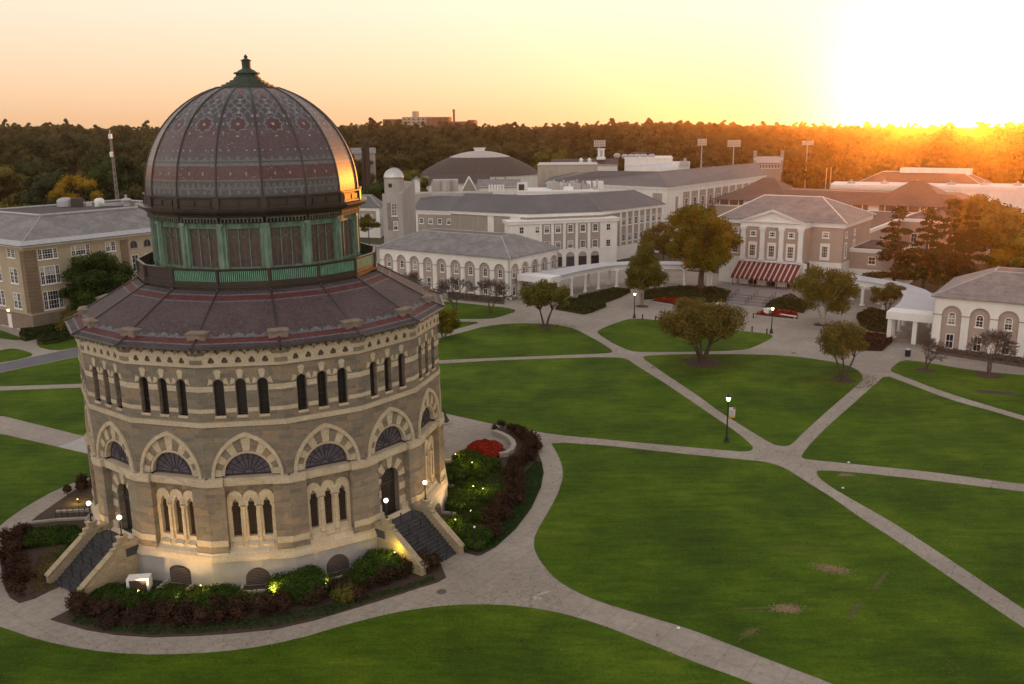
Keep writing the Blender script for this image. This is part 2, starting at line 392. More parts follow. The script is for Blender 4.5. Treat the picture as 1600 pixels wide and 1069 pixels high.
# pixel-work slates: each slate's own colour is stored on the mesh
m, nt, b = nodes_mat('patterned_slate'); b.inputs['Roughness'].default_value = .36
ca = nt.nodes.new('ShaderNodeVertexColor'); ca.layer_name = 'slate'
co = objco(nt); f2 = ramp(nt, noise(nt, co, 6, 5, .7), [(.3, (.72, .72, .72)), (.72, (1.25, 1.25, 1.25))])
col = mixc(nt, 1.0, ca.outputs['Color'], f2, 'MULTIPLY')
f3 = ramp(nt, noise(nt, co, .5, 4, .6), [(.45, (0, 0, 0)), (.75, (.35, .35, .35))])
col = mixc(nt, f3, col, (.13, .11, .115)); nt.links.new(col, b.inputs['Base Color'])
bumpn(nt, b, noise(nt, co, 12, 3), .15, .02)
M_pat = m
M_patR = m.copy(); M_patR.name = 'weathered_roof_slate'; M_patR.node_tree.nodes['Principled BSDF'].inputs['Roughness'].default_value = .68; M_patR.node_tree.nodes['Principled BSDF'].inputs['Specular IOR Level'].default_value = .3
# lawn: mown grass with mottled tone and yellowed wear
def lawnm(name, ca_, cb_, cc, sc_=.12):
    m, nt, b = nodes_mat(name); b.inputs['Roughness'].default_value = .9; b.inputs['Specular IOR Level'].default_value = .15
    co = objco(nt)
    c = ramp(nt, noise(nt, co, sc_, 7, .62), [(.37, cb_), (.52, ca_), (.66, cc)])
    mp = nt.nodes.new('ShaderNodeMapping'); mp.inputs['Rotation'].default_value = (0, 0, .6); mp.inputs['Scale'].default_value = (.5, 2.6, 1); nt.links.new(co, mp.inputs[0])
    c = mixc(nt, 1.0, c, ramp(nt, noise(nt, mp.outputs[0], .55, 6, .7), [(.3, (.68, .71, .68)), (.7, (1.36, 1.32, 1.3))]), 'MULTIPLY')
    c = mixc(nt, 1.0, c, ramp(nt, noise(nt, co, 5, 6, .85), [(.28, (.50, .54, .5)), (.72, (1.5, 1.45, 1.5))]), 'MULTIPLY')
    nt.links.new(c, b.inputs['Base Color']); bumpn(nt, b, noise(nt, co, 14, 4, .8), .8, .06)
    return m
M_lawn = lawnm('mown_lawn', (.058, .112, .003), (.036, .074, .002), (.088, .144, .006))
M_ground = mat('rough_grass_ground', (.05, .05, .022), .95, (.03, .032, .015), .02, 8)
# concrete paths
m, nt, b = nodes_mat('path_concrete'); co = objco(nt); b.inputs['Roughness'].default_value = .88
c = ramp(nt, noise(nt, co, .10, 7, .7), [(.35, (.28, .243, .205)), (.65, (.385, .34, .29))])
c = mixc(nt, 1.0, c, ramp(nt, noise(nt, co, 2.2, 6, .7), [(.3, (.78, .78, .78)), (.72, (1.15, 1.15, 1.15))]), 'MULTIPLY')
br = nt.nodes.new('ShaderNodeTexBrick'); br.offset = 0; br.inputs['Scale'].default_value = 1; br.inputs['Brick Width'].default_value = 1.9; br.inputs['Row Height'].default_value = 1.9
br.inputs['Mortar Size'].default_value = .022; br.inputs['Color1'].default_value = (1, 1, 1, 1); br.inputs['Color2'].default_value = (.94, .94, .94, 1); br.inputs['Mortar'].default_value = (.70, .70, .70, 1)
mp = nt.nodes.new('ShaderNodeMapping'); mp.inputs['Rotation'].default_value = (0, 0, .61); nt.links.new(co, mp.inputs[0]); nt.links.new(mp.outputs[0], br.inputs['Vector'])
c = mixc(nt, 1.0, c, br.outputs['Color'], 'MULTIPLY'); nt.links.new(c, b.inputs['Base Color'])
M_path = m
M_pathN = mat('new_concrete', (.42, .41, .40), .85, (.37, .36, .35), 1)
M_road = mat('road_asphalt', (.15, .15, .165), .9, (.12, .12, .135), .4, 6)
# foliage
def leafm(name, stops, sc_=.45, trans=.25, rand=0.0, fine=2.2):
    m, nt, b = nodes_mat(name); b.inputs['Roughness'].default_value = .8; b.inputs['Specular IOR Level'].default_value = .12
    co = objco(nt)
    oi = nt.nodes.new('ShaderNodeObjectInfo')
    ad = nt.nodes.new('ShaderNodeVectorMath'); ad.operation = 'ADD'; nt.links.new(co, ad.inputs[0])
    sk = nt.nodes.new('ShaderNodeVectorMath'); sk.operation = 'SCALE'; sk.inputs[0].default_value = (37, 11, 23); nt.links.new(oi.outputs['Random'], sk.inputs['Scale']); nt.links.new(sk.outputs[0], ad.inputs[1])
    f = noise(nt, ad.outputs[0], sc_, 5, .6)
    if rand:
        mr_ = nt.nodes.new('ShaderNodeMapRange'); mr_.inputs['To Min'].default_value = -rand; mr_.inputs['To Max'].default_value = rand; nt.links.new(oi.outputs['Random'], mr_.inputs['Value'])
        a2 = nt.nodes.new('ShaderNodeMath'); a2.operation = 'ADD'; nt.links.new(f, a2.inputs[0]); nt.links.new(mr_.outputs[0], a2.inputs[1]); f = a2.outputs[0]
    n = len(stops); c = ramp(nt, f, [(.28 + .44 * i / (n - 1), s_) for i, s_ in enumerate(stops)])
    c = mixc(nt, 1.0, c, ramp(nt, noise(nt, co, fine, 3, .8), [(.25, (.6, .6, .6)), (.75, (1.45, 1.45, 1.4))]), 'MULTIPLY')
    nt.links.new(c, b.inputs['Base Color'])
    if trans:
        out = [x for x in nt.nodes if x.type == 'OUTPUT_MATERIAL'][0]
        tr = nt.nodes.new('ShaderNodeBsdfTranslucent'); nt.links.new(c, tr.inputs['Color'])
        mx = nt.nodes.new('ShaderNodeMixShader'); mx.inputs[0].default_value = trans
        nt.links.new(b.outputs[0], mx.inputs[1]); nt.links.new(tr.outputs[0], mx.inputs[2]); nt.links.new(mx.outputs[0], out.inputs['Surface'])
    return m
M_lfOlive = leafm('olive_leaves', [(.055, .068, .014), (.12, .12, .024), (.21, .17, .036)])
M_lfRust = leafm('rusty_olive_leaves', [(.07, .068, .018), (.15, .125, .030), (.24, .155, .042)])
M_lfAmber = leafm('amber_green_leaves', [(.06, .080, .012), (.14, .13, .016), (.33, .17, .018)], .22)
M_lfGreen = leafm('deep_green_leaves', [(.025, .045, .012), (.045, .07, .016), (.075, .10, .025)])
M_lfYellow = leafm('golden_leaves', [(.16, .10, .012), (.30, .18, .02), (.38, .24, .035)])
M_lfPine = leafm('pine_needles', [(.022, .032, .014), (.035, .045, .018), (.055, .06, .025)], trans=.1)
M_lfWood = leafm('woodland_leaves', [(.036, .040, .014), (.060, .058, .020), (.072, .068, .024), (.11, .078, .028), (.075, .066, .022)], .12, .15, rand=.26, fine=.7)
M_lfYew = leafm('yew_leaves', [(.020, .042, .008), (.036, .068, .010), (.055, .095, .014)], 1.2, .1, fine=5)
M_lfBarb = leafm('barberry_leaves', [(.026, .015, .011), (.048, .025, .017), (.085, .046, .030)], 1.0, .1, fine=5)
M_lfHedge = leafm('dark_hedge_leaves', [(.022, .030, .010), (.036, .044, .013), (.055, .058, .018)], 1.0, .1, fine=5)
M_ivy = leafm('ground_cover_leaves', [(.018, .042, .010), (.028, .060, .014), (.040, .075, .018)], .8, 0, fine=6)
M_mum = leafm('mum_flowers', [(.16, .014, .008), (.30, .026, .012), (.42, .045, .016)], 1.5, .1, fine=6)
# ------------------------------------------------------------------ terrain
def zterr(x, y):
    d = math.hypot(x, y); az = math.degrees(math.atan2(x, y))
    hf = 16 - .13 * az if az < 0 else 16 - .16 * az
    hf = max(8, min(30, hf)); hf -= 6.5 * math.exp(-((az - 25.8) / 5.5) ** 2)
    t = min(1, max(0, (d - 320) / 900)); t = t * t * (3 - 2 * t)
    return hf * t + 1.6 * math.sin(az * .35 + d * .004) * t
V = []; F = []
rings = [0, 40, 80, 120, 160, 200, 240, 280, 320, 380, 440, 500, 580, 660, 740, 820, 900, 1000, 1100, 1220, 1400, 1700, 2200, 3200, 5000, 8500]
NA = 128
for r in rings:
    for i in range(NA):
        a = 2 * PI * i / NA; x, y = r * math.sin(a), r * math.cos(a); V.append((x, y, zterr(x, y) - (0 if r < 300 else 0)))
for j in range(len(rings) - 1):
    for i in range(NA): F.append((j * NA + i, j * NA + (i + 1) % NA, (j + 1) * NA + (i + 1) % NA, (j + 1) * NA + i))
gmb = MB(); gmb.add(V, F); gnd = gmb.build('ground', M_ground, smooth=True); tag(gnd, kind='structure')
# paved surface of the whole quadrangle; lawns lie on it
def sheet(name, pts, z, m, h=None, kind='structure'):
    b = MB(); h = z if h is None else h
    b.prism([(p[0], p[1]) for p in pts], z - h, z, mi=0)
    o = b.build(name, m); tag(o, kind=kind); return o
P4 = [cw(-150, -170), cw(-150, 75), cw(135, 75), cw(135, -170)]
sheet('pavement', P4, .02, M_path, .015)
def pxs(pts, z=0): return [at(x, y, z) for x, y in pts]
def smooth_poly(P, it=1):
    """Chaikin rounding of the outline, kept light so that corners stay near the measured ones"""
    for _ in range(it):
        Q = []
        n = len(P)
        for i in range(n):
            a, b = Vector(P[i][:2]), Vector(P[(i + 1) % n][:2])
            if (b - a).length > 6: Q += [tuple(a + (b - a).normalized() * 1.0), tuple(b - (b - a).normalized() * 1.0)]
            else: Q += [tuple(a * .75 + b * .25), tuple(a * .25 + b * .75)]
        P = Q
    return P
lawns = [
 [(-700, 960), (-200, 945), (-60, 962), (0, 980), (60, 1001), (130, 1016), (210, 1024), (300, 1023), (380, 1016), (460, 1001), (540, 977), (620, 957), (700, 946), (780, 945), (850, 953), (900, 965), (950, 981), (1000, 1001), (1080, 1034), (1175, 1068), (1350, 1150), (1900, 1400), (2200, 1900), (600, 2600), (-900, 2000)],
 [(1302, 1069), (1225, 1040), (1150, 1011), (1075, 982), (1000, 960), (935, 940), (900, 925), (870, 907), (850, 885), (837, 865), (834, 850), (836, 837), (845, 820), (860, 795), (872, 772), (879, 750), (880, 735), (875, 717), (867, 702), (860, 691), (950, 697), (1050, 708), (1150, 718), (1195, 722), (1220, 729), (1240, 740), (1270, 760), (1300, 778), (1350, 814), (1400, 845), (1450, 880), (1500, 914), (1550, 949), (1600, 982), (1800, 1120), (2100, 1330), (1900, 1330), (1500, 1150)],
 [(1275, 739), (1279, 735), (1350, 740), (1450, 751), (1600, 769), (1800, 795), (2200, 900), (2200, 1300), (2100, 1270), (1800, 1085), (1600, 952), (1550, 919), (1500, 885), (1450, 852), (1390, 813), (1330, 780), (1300, 762), (1282, 749)],
 [(1252, 714), (1256, 707), (1268, 692), (1295, 665), (1330, 634), (1383, 587), (1406, 595), (1460, 616), (1504, 631), (1540, 640), (1600, 658), (1800, 712), (1900, 780), (1600, 757), (1450, 737), (1350, 727), (1270, 719), (1256, 717)],
 [(1390, 579), (1398, 571), (1409, 563), (1437, 565), (1482, 573), (1527, 580), (1600, 587), (1800, 604), (1900, 735), (1600, 650), (1572, 642), (1505, 622), (1460, 607), (1400, 584)],
 [(1003, 559), (1012, 556), (1061, 554), (1162, 554), (1230, 556), (1297, 565), (1320, 570), (1337, 577), (1346, 584), (1348, 592), (1343, 599), (1293, 642), (1252, 679), (1240, 692), (1232, 697), (1217, 697), (1205, 693), (1175, 675), (1125, 644), (1090, 618), (1040, 585)],
 [(600, 574), (684, 569), (770, 564), (860, 560.6), (939, 558.5), (970, 559.5), (981, 562), (995, 572), (1040, 600), (1100, 641), (1150, 675), (1176, 697), (1176, 703), (1166, 706.5), (1125, 703), (1000, 692), (865, 679), (820, 671), (786, 666), (696, 646.5), (600, 628)],
 [(620, 566), (684, 563), (815, 557.7), (945, 552.5), (957, 551), (956, 547), (939, 536), (916, 523.5), (896, 513), (871, 508), (837, 505.5), (792, 506), (759, 510), (725, 519), (684, 530), (620, 546)],
 [(933, 518), (942, 513), (968, 503), (988, 497.6), (1039, 501.5), (1095, 509), (1153, 517), (1203, 522), (1209, 527), (1190, 537), (1174, 544), (1158, 547.5), (1106, 549.5), (1005, 550.5), (985, 549), (960, 538), (936, 523)],
 [(640, 505), (690, 500), (714, 498.7), (768, 498.7), (782, 495), (810, 486), (792, 481), (702, 472), (640, 468)],
 [(640, 512), (690, 503.5), (714, 502.8), (754, 503.6), (728, 510), (705, 517), (660, 526), (620, 534)],
 [(-260, 655), (0, 678), (89, 698.6), (146, 712), (200, 722), (200, 735), (146, 743), (90, 764), (45, 789), (15, 809), (0, 822), (-60, 872), (-260, 900)],
 [(-260, 616), (0, 611), (128, 606), (240, 603), (240, 690), (180, 690), (128, 681), (60, 664), (0, 649), (-260, 600)],
 [(-200, 632), (0, 583), (122, 558), (240, 538), (240, 597), (128, 600), (0, 604), (-200, 609)],
 [(-60, 558), (0, 548), (16, 545), (31, 546), (56, 554.6), (30, 562), (0, 567), (-60, 577)],
 [(56, 541.5), (62, 534), (120, 528), (200, 520), (220, 528), (120, 543), (86, 549)],
 [(-40, 509), (0, 516), (31, 527), (32, 533), (0, 529), (-40, 522)],
]
for k, P in enumerate(lawns):
    W = [tuple(p[:2]) for p in pxs(P)]
    W = smooth_poly(W, 1)
    sheet('lawn', W, .05 + .002 * (k % 3), M_lawn, .03)
sheet('road', pxs([(-260, 628), (-120, 602), (0, 569), (122, 543), (230, 519), (420, 485), (420, 496), (230, 534), (122, 557), (0, 582), (-260, 640)]), .032, M_road, .008)
sheet('path', pxs([(90, 698.5), (131, 683), (240, 705), (240, 731), (143, 712)]), .026, M_pathN, .004)
# concrete joints across the wide ring path, worn bare patches
def strip(name, p0, p1, wd, z, m):
    a = Vector(p0[:2]); b = Vector(p1[:2]); n = (b - a).normalized(); n = Vector((-n.y, n.x)) * wd / 2
    return sheet(name, [a - n, b - n, b + n, a + n], z, m, .003)
def blob(c, rx, ry, rot, n=22, seed=0, wob=.25):
    rnd = random.Random(seed); ph = [rnd.uniform(0, 6.28) for _ in range(4)]
    out = []
    for i in range(n):
        a = 2 * PI * i / n; r = 1 + wob * (.5 * math.sin(2 * a + ph[0]) + .4 * math.sin(3 * a + ph[1]) + .5 * math.sin(5 * a + ph[2])+ .4 * math.sin(9 * a + ph[3]))
        x, y = rx * r * math.cos(a), ry * r * math.sin(a)
        out.append((c[0] + x * math.cos(rot) - y * math.sin(rot), c[1] + x * math.sin(rot) + y * math.cos(rot)))
    return out
WORN = []
M_dirt = mat('bare_lawn_patch', (.30, .21, .115), .95, (.20, .15, .07), 1.6, 6)
M_dirt2 = mat('yellowed_lawn_patch', (.13, .125, .035), .95, (.085, .10, .02), 1.2, 6)
for (px, py, rx, ry, ro, m_) in ((1300, 890, 1.05, .55, -.4, M_dirt), (1228, 952, .95, .5, 0, M_dirt), (1336, 953, .9, .18, .9, M_dirt2), (1375, 910, 1.3, .12, .9, M_dirt2),
        (1265, 859, 1.9, .07, -.05, M_dirt2), (1185, 952, 1.4, .07, .05, M_dirt2), (1322, 743, .6, .3, 0, M_dirt), (1365, 756, 1.0, .1, -.1, M_dirt2), (1172, 990, .8, .25, .7, M_dirt2)):
    WORN.append((at(px, py), rx, ry, ro, m_, int(px)))
# ------------------------------------------------------------------ the rotunda
rot = thing('rotunda', 'huge sixteen sided banded stone rotunda with patterned slate dome and green copper drum', 'building', NOTT)
T8 = math.tan(PI / 16)
def FM(k, A):                                # face frame at apothem A, y inward; world
    a = PH + (k + .5) * PI / 8; n = Vector((math.cos(a), math.sin(a), 0)); y = -n; z = Vector((0, 0, 1)); x = y.cross(z)
    o = NOTT + n * A
    return Matrix(((x.x, y.x, 0, o.x), (x.y, y.y, 0, o.y), (x.z, 0, 1, 0), (0, 0, 0, 1)))
NM = Matrix.Translation(NOTT)
def ringw(mb, prof, mi=None):                # 16-gon ring, prof in (apothem, z)
    c = math.cos(PI / 16)
    mb.lathe([(a / c, z) for a, z in prof], 16, mi, NM, PH, closed=len(prof) > 3)
HW = lambda A: A * T8
A0 = 13.7
def pointed(hw, zs, apex, n=9):
    h = apex - zs; c = (h * h - hw * hw) / (2 * hw); r = hw + c; out = []
    a1 = math.atan2(h, c)
    for i in range(n + 1):
        a = a1 * i / n; out.append((-c + r * math.cos(a), zs + r * math.sin(a)))
    return out + [(-x, z) for x, z in out[:-1]][::-1]      # from right spring over apex to left spring
wall = MB(); band = MB(); dark = MB()
DOORS = (1, 5, 9, 13)
ZS = 7.95
for k in range(16):
    M = FM(k, A0); h = HW(A0) + .02
    door = k in DOORS
    pa = pointed(2.2, ZS, 10.92)
    ph_ = [(-2.2, ZS)] + pa[:0]
    hole = [(-2.2, ZS + .001)] + pa[::-1][1:-1][::-1] if False else pa
    outer = [(-h, ZS - .02), (-2.2, ZS - .02)] + [(p[0], p[1]) for p in pa[::-1]] + [(2.2, ZS - .02), (h, ZS - .02), (h, 17.0), (-h, 17.0)]
    lan = [arch(c, 12.38, .66, 2.5, 'round', 8) for c in (-1.43, 0, 1.43)]
    wall.plate(outer, lan, 0, .62, 0, M)
    # hood mould
    ho = pointed(2.40, ZS, 11.17); hi = pointed(2.18, ZS, 10.88)
    band.plate(ho + hi[::-1], (), -.14, .1, 0, M)
    # voussoirs
    inner_c = (0, ZS + .1); NV = 13
    def outp(th):
        dx, dz = math.cos(th), math.sin(th); lo, hi_ = 1.0, 4.0
        c = (2.97 ** 2 - 2.2 ** 2) / 4.4; r = 2.2 + c
        for _ in range(24):
            m_ = (lo + hi_) / 2; x = abs(dx) * m_; z = .1 + dz * m_
            if (x + c) ** 2 + z * z < r * r: lo = m_
            else: hi_ = m_
        return (dx * lo, inner_c[1] + dz * lo)
    for i in range(NV):
        t0, t1 = PI * i / NV, PI * (i + 1) / NV; tm = (t0 + t1) / 2
        ri = 1.74
        pts = [(ri * math.cos(t0), inner_c[1] + ri * math.sin(t0)), outp(t0), outp(tm), outp(t1), (ri * math.cos(t1), inner_c[1] + ri * math.sin(t1)), (ri * math.cos(tm), inner_c[1] + ri * math.sin(tm))]
        (band if i % 2 == 0 else wall).plate(pts, (), (.02 if i % 2 == 0 else .035), .5, 0, M)
    # inner roll and reveal
    seg = [(math.cos(PI * i / 14), math.sin(PI * i / 14)) for i in range(15)]
    band.plate([(1.76 * a, inner_c[1] + 1.76 * b) for a, b in seg] + [(1.56 * a, inner_c[1] + 1.56 * b) for a, b in seg[::-1]], (), .10, .62, 0, M)
    # lancet bands
    for z0, z1 in ((12.58, 12.86), (14.05, 14.42)):
        for u0, u1 in ((-h, -1.80), (-1.06, -.37), (.37, 1.06), (1.80, h)):
            band.box(u0, u1, -.03, .05, z0, z1, 0, M)
    for c in (-1.43, 0, 1.43):
        band.plate([(c - .12, 14.93), (c + .12, 14.93), (c + .24, 15.42), (c + .1, 15.54), (c - .1, 15.54), (c - .24, 15.42)], (), -.035, .05, 0, M)
        for s in (-1, 1):
            q = [(c + s * .36, 14.62), (c + s * .70, 14.50), (c + s * .66, 14.62), (c + s * .56, 14.98), (c + s * .33, 14.86)]
            band.plate(q if s > 0 else q[::-1], (), -.033, .05, 0, M)
        band.box(c - .36, c + .36, -.10, .3, 12.2, 12.38, 0, M)
    # trefoil frieze
    lobes = []
    for i in range(5):
        c = 1.74 - i * .87
        for j in range(7):
            a = PI * j / 6; lobes.append((c + .435 * math.cos(a), 16.54 + .27 * abs(math.sin(a))))
    fr = [(-h - .05, 15.76), (h + .05, 15.76), (h + .05, 16.52)] + lobes + [(-h - .05, 16.52)]
    holes = [arch(1.74 - i * .87, 15.93, .46, .50, 'foil') for i in range(5)]
    band.plate(fr, holes, -.12, .02, 0, M)
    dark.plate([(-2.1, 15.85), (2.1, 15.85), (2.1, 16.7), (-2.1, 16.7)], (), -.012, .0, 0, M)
    wall.box(-h - .0, -2.32, -.145, -.05, 15.96, 16.26, 0, M); wall.box(2.32, h + .0, -.145, -.05, 15.96, 16.26, 0, M)
    for i in range(11):
        u = -2.6 + i * .52; wall.box(u - .12, u + .12, -.42, .0, 16.86 if i % 2 else 16.78, 17.08, 0, M)
    # ---------- lower stage
    h2 = HW(13.92) + .02; y2 = -.22
    bay = [(-1.62, 2.4), (-1.62, 7.40), (1.62, 7.40), (1.62, 2.4)]
    wall.plate([(-h2, 2.4), (-1.62, 2.4), (-1.62, 7.42), (-h2, 7.42)], (), y2, .6, 0, M)
    wall.plate([(1.62, 2.4), (h2, 2.4), (h2, 7.42), (1.62, 7.42)], (), y2, .6, 0, M)
    h3 = HW(14.02) + .02
    for s in (-1, 1):
        u0, u1 = sorted((s * 1.66, s * h3))
        band.box(u0, u1, -.33, .1, 7.42, 7.97, 0, M)                     # impost block
        band.box(u0 if s > 0 else u0 - .02, u1 + (.02 if s < 0 else 0), -.27, .0, 3.02, 3.48, 0, M)   # pale course
        band.box(u0, u1, -.29, .0, 2.2, 2.55, 0, M)
    band.box(-1.64, 1.64, -.06, .6, 7.36, 7.90, 0, M)                      # sill slab of the fan light
    band.plate([(-1.1, 7.45), (1.1, 7.45), (0, 7.86)], (), -.14, .0, 0, M)
    if not door:
        tre = [arch(c, 3.47, .56, 2.85, 'trefoil') for c in (-1.05, 0, 1.05)]
        wall.plate([(-1.66, 6.0), (1.66, 6.0), (1.66, 7.4), (-1.66, 7.4)], (), .34, .5, 0, M)
        lob = []
        for i in range(3):
            c = 1.05 - i * 1.05
            for j in range(9):
                a = PI * j / 8; lob.append((c + .525 * math.cos(a), 6.30 + .56 * math.sin(a)))
        band.plate([(-1.6, 2.5), (1.6, 2.5), (1.6, 6.30)] + lob + [(-1.6, 6.30)], tre, .24, .62, 0, M)
        for c in (-.525, .525):
            band.tube((c, .16, 3.45), (c, .16, 5.55), .11, .10, 8, 0, M); band.tube((c, .16, 5.5), (c, .16, 5.78), .11, .22, 8, 0, M); band.tube((c, .16, 3.2), (c, .16, 3.47), .2, .12, 8, 0, M)
        for c in (-1.05, 0, 1.05):           # sloping sills
            band.add([(c - .28, .60, 3.50), (c + .28, .60, 3.50), (c + .34, -.02, 2.92), (c - .34, -.02, 2.92), (c - .28, .6, 2.6), (c + .28, .6, 2.6), (c + .34, .1, 2.6), (c - .34, .1, 2.6)],
                     [(0, 1, 2, 3), (3, 2, 6, 7), (0, 3, 7, 4), (1, 5, 6, 2)], M, 0)
        band.add([(-1.6, .30, 3.15), (1.6, .30, 3.15), (1.6, -.1, 2.5), (-1.6, -.1, 2.5)], [(0, 1, 2, 3)], M, 0)
    else:
        dh = arch(0, 2.4, 1.86, 3.95, 'round', 10)
        wall.plate([(-1.66, 2.4), (1.66, 2.4), (1.66, 7.4), (-1.66, 7.4)], [dh], .34, .9, 0, M)
        c0 = (0, 5.42)
        for i in range(9):
            t0, t1 = PI * (i - .0) / 9, PI * (i + 1) / 9
            r0, r1 = .95, 1.62 + .25 * (math.sin((t0 + t1) / 2) ** 4)
            pts = [(r0 * math.cos(t0), c0[1] + r0 * math.sin(t0)), (r1 * math.cos(t0), c0[1] + r1 * math.sin(t0)), (r1 * math.cos(t1), c0[1] + r1 * math.sin(t1)), (r0 * math.cos(t1), c0[1] + r0 * math.sin(t1))]
            if i % 2 == 0: band.plate(pts, (), .26, .5, 0, M)
        for s in (-1, 1):
            for j in range(4):
                if j % 2 == 0: band.box(*sorted((s * .95, s * 1.6)), .27, .5, 3.2 + j * .55, 3.75 + j * .55, 0, M)
            band.box(*sorted((s * .95, s * 1.62)), .05, .5, 2.4, 3.2, 0, M)
# rings (full circuit)
ringw(band, [(13.6, 2.75), (13.90, 2.5), (14.06, 2.3), (14.20, 1.97), (13.6, 1.95)])
ringw(band, [(13.5, 11.60), (13.80, 11.60), (13.80, 11.93), (13.5, 11.95)])
ringw(wall, [(13.6, 17.0), (14.25, 17.0), (14.25, 17.12), (13.6, 17.14)])
wall.build('stone_wall', M_stone, rot); band.build('stone_dressing', M_ashlar, rot)
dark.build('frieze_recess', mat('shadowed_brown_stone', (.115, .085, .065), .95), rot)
core = MB(); ringw(core, [(12.75, 0), (12.75, 17.0)], 0); core.build('inner_wall', mat('dark_interior', (.02, .017, .015), .9), rot)
pl = MB(); ringw(pl, [(14.13, 0.0), (14.10, 1.97), (13.2, 1.98)], 0); pl.build('plinth', M_concrete, rot)
# windows, doors, cellar grilles of the faces the picture shows
lead = mat('window_lead', (.035, .030, .030), .6)
for k in list(range(-1, 9)):
    M = FM(k, A0); door = k in DOORS
    for c in (-1.43, 0, 1.43):
        b = MB(); b.plate(arch(c, 12.36, .70, 2.55, 'round', 8), (), .40, .44, 0, M); o = b.build('lancet_window', M_glassN, rot)
        b = MB()
        for z in np.arange(12.75, 14.8, .42): b.box(c - .33, c + .33, .375, .40, z - .012, z + .012, 0, M)
        b.box(c - .015, c + .015, .37, .40, 12.38, 14.85, 0, M)
        b.box(c - .35, c - .29, .33, .41, 12.38, 14.6, 0, M); b.box(c + .29, c + .35, .33, .41, 12.38, 14.6, 0, M); b.box(c - .3, c + .3, .35, .41, 13.22, 13.29, 0, M)
        b.build('glazing_bar', lead, o)
    b = MB(); cz = ZS + .05
    fp = [(1.58 * math.cos(PI * i / 14), cz + 1.58 * math.sin(PI * i / 14)) for i in range(15)]
    b.plate(fp, (), .50, .54, 0, M); o = b.build('fan_window', M_fan, rot)
    b = MB()
    for i in range(1, 10):
        a = PI * i / 10; b.tube((.32 * math.cos(a), .48, cz + .32 * math.sin(a)), (1.56 * math.cos(a), .48, cz + 1.56 * math.sin(a)), .028, n=5, M=M)
    for r in (.32, 1.1, 1.56):
        for i in range(14):
            a, a2 = PI * i / 14, PI * (i + 1) / 14
            b.tube((r * math.cos(a), .48, cz + r * math.sin(a)), (r * math.cos(a2), .48, cz + r * math.sin(a2)), .03 if r != 1.1 else .015, n=5, M=M)
    b.box(-1.56, 1.56, .45, .5, cz - .03, cz + .05, 0, M)
    b.build('spoke', lead, o)
    if not door:
        for c in (-1.05, 0, 1.05):
            b = MB(); b.plate(arch(c, 3.45, .62, 2.92, 'trefoil'), (), .55, .58, 0, M); o = b.build('trefoil_window', M_glassN, rot)
            b = MB()
            for z in np.arange(3.6, 6.0, .19): b.box(c - .27, c + .27, .50, .53, z - .018, z + .018, 0, M)
            for x in (-.15, 0, .15): b.box(c + x - .012, c + x + .012, .49, .52, 3.47, 6.1, 0, M)
            b.build('grille', mat('rusty_grille', (.10, .06, .04), .8), o)
    else:
        b = MB(); b.plate(arch(0, 2.4, 1.9, 3.98, 'round', 10), (), .78, .84, 0, M); o = b.build('door', M_oak, rot)
        b = MB(); b.box(-.92, .92, .70, .79, 5.0, 5.14, 0, M); b.box(-.03, .03, .74, .79, 2.5, 5.0, 0, M)
        for s in (-1, 1):
            for z0, z1 in ((2.7, 3.6), (3.75, 4.85)):
                for q in ((s * .16, z0, z1), (s * .80, z0, z1)): b.box(q[0] - .03, q[0] + .03, .755, .79, q[1], q[2], 0, M)
        for i in range(5):
            z = 5.25 + i * .2; hw_ = math.sqrt(max(.01, .93 ** 2 - (z - 5.42) ** 2)) if z > 5.42 else .9
            b.box(-hw_, hw_, .74, .79, z, z + .03, 0, M)
        b.build('door_moulding', mat('door_trim', (.05, .036, .028), .6), o)
        b = MB(); b.ball((.12, .72, 3.7), .05, 6, M=M); b.build('handle', M_metal, o)
    if not door:
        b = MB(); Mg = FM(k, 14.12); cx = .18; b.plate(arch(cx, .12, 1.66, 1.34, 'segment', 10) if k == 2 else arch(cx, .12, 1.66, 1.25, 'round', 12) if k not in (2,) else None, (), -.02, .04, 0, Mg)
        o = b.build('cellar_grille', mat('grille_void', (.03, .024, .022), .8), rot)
        b = MB()
        for z in np.arange(.2, 1.3, .115):
            r = .83; hz_ = math.sqrt(max(0.02, r * r - max(0, z - .54) ** 2)) - .04
            b.box(cx - hz_, cx + hz_, -.05, -.015, z, z + .045, 0, Mg)
        b.build('louvre', mat('brown_louvre', (.17, .125, .11), .8), o)
        b = MB(); y0 = -1.05
        b.box(cx - 1.15, cx + 1.15, y0 - .18, y0, 0, .28, 0, Mg); b.box(cx - 1.15, cx - .97, y0, -.02, 0, .28, 0, Mg); b.box(cx + .97, cx + 1.15, y0, -.02, 0, .28, 0, Mg)
        b.build('light_well', M_curb, rot)
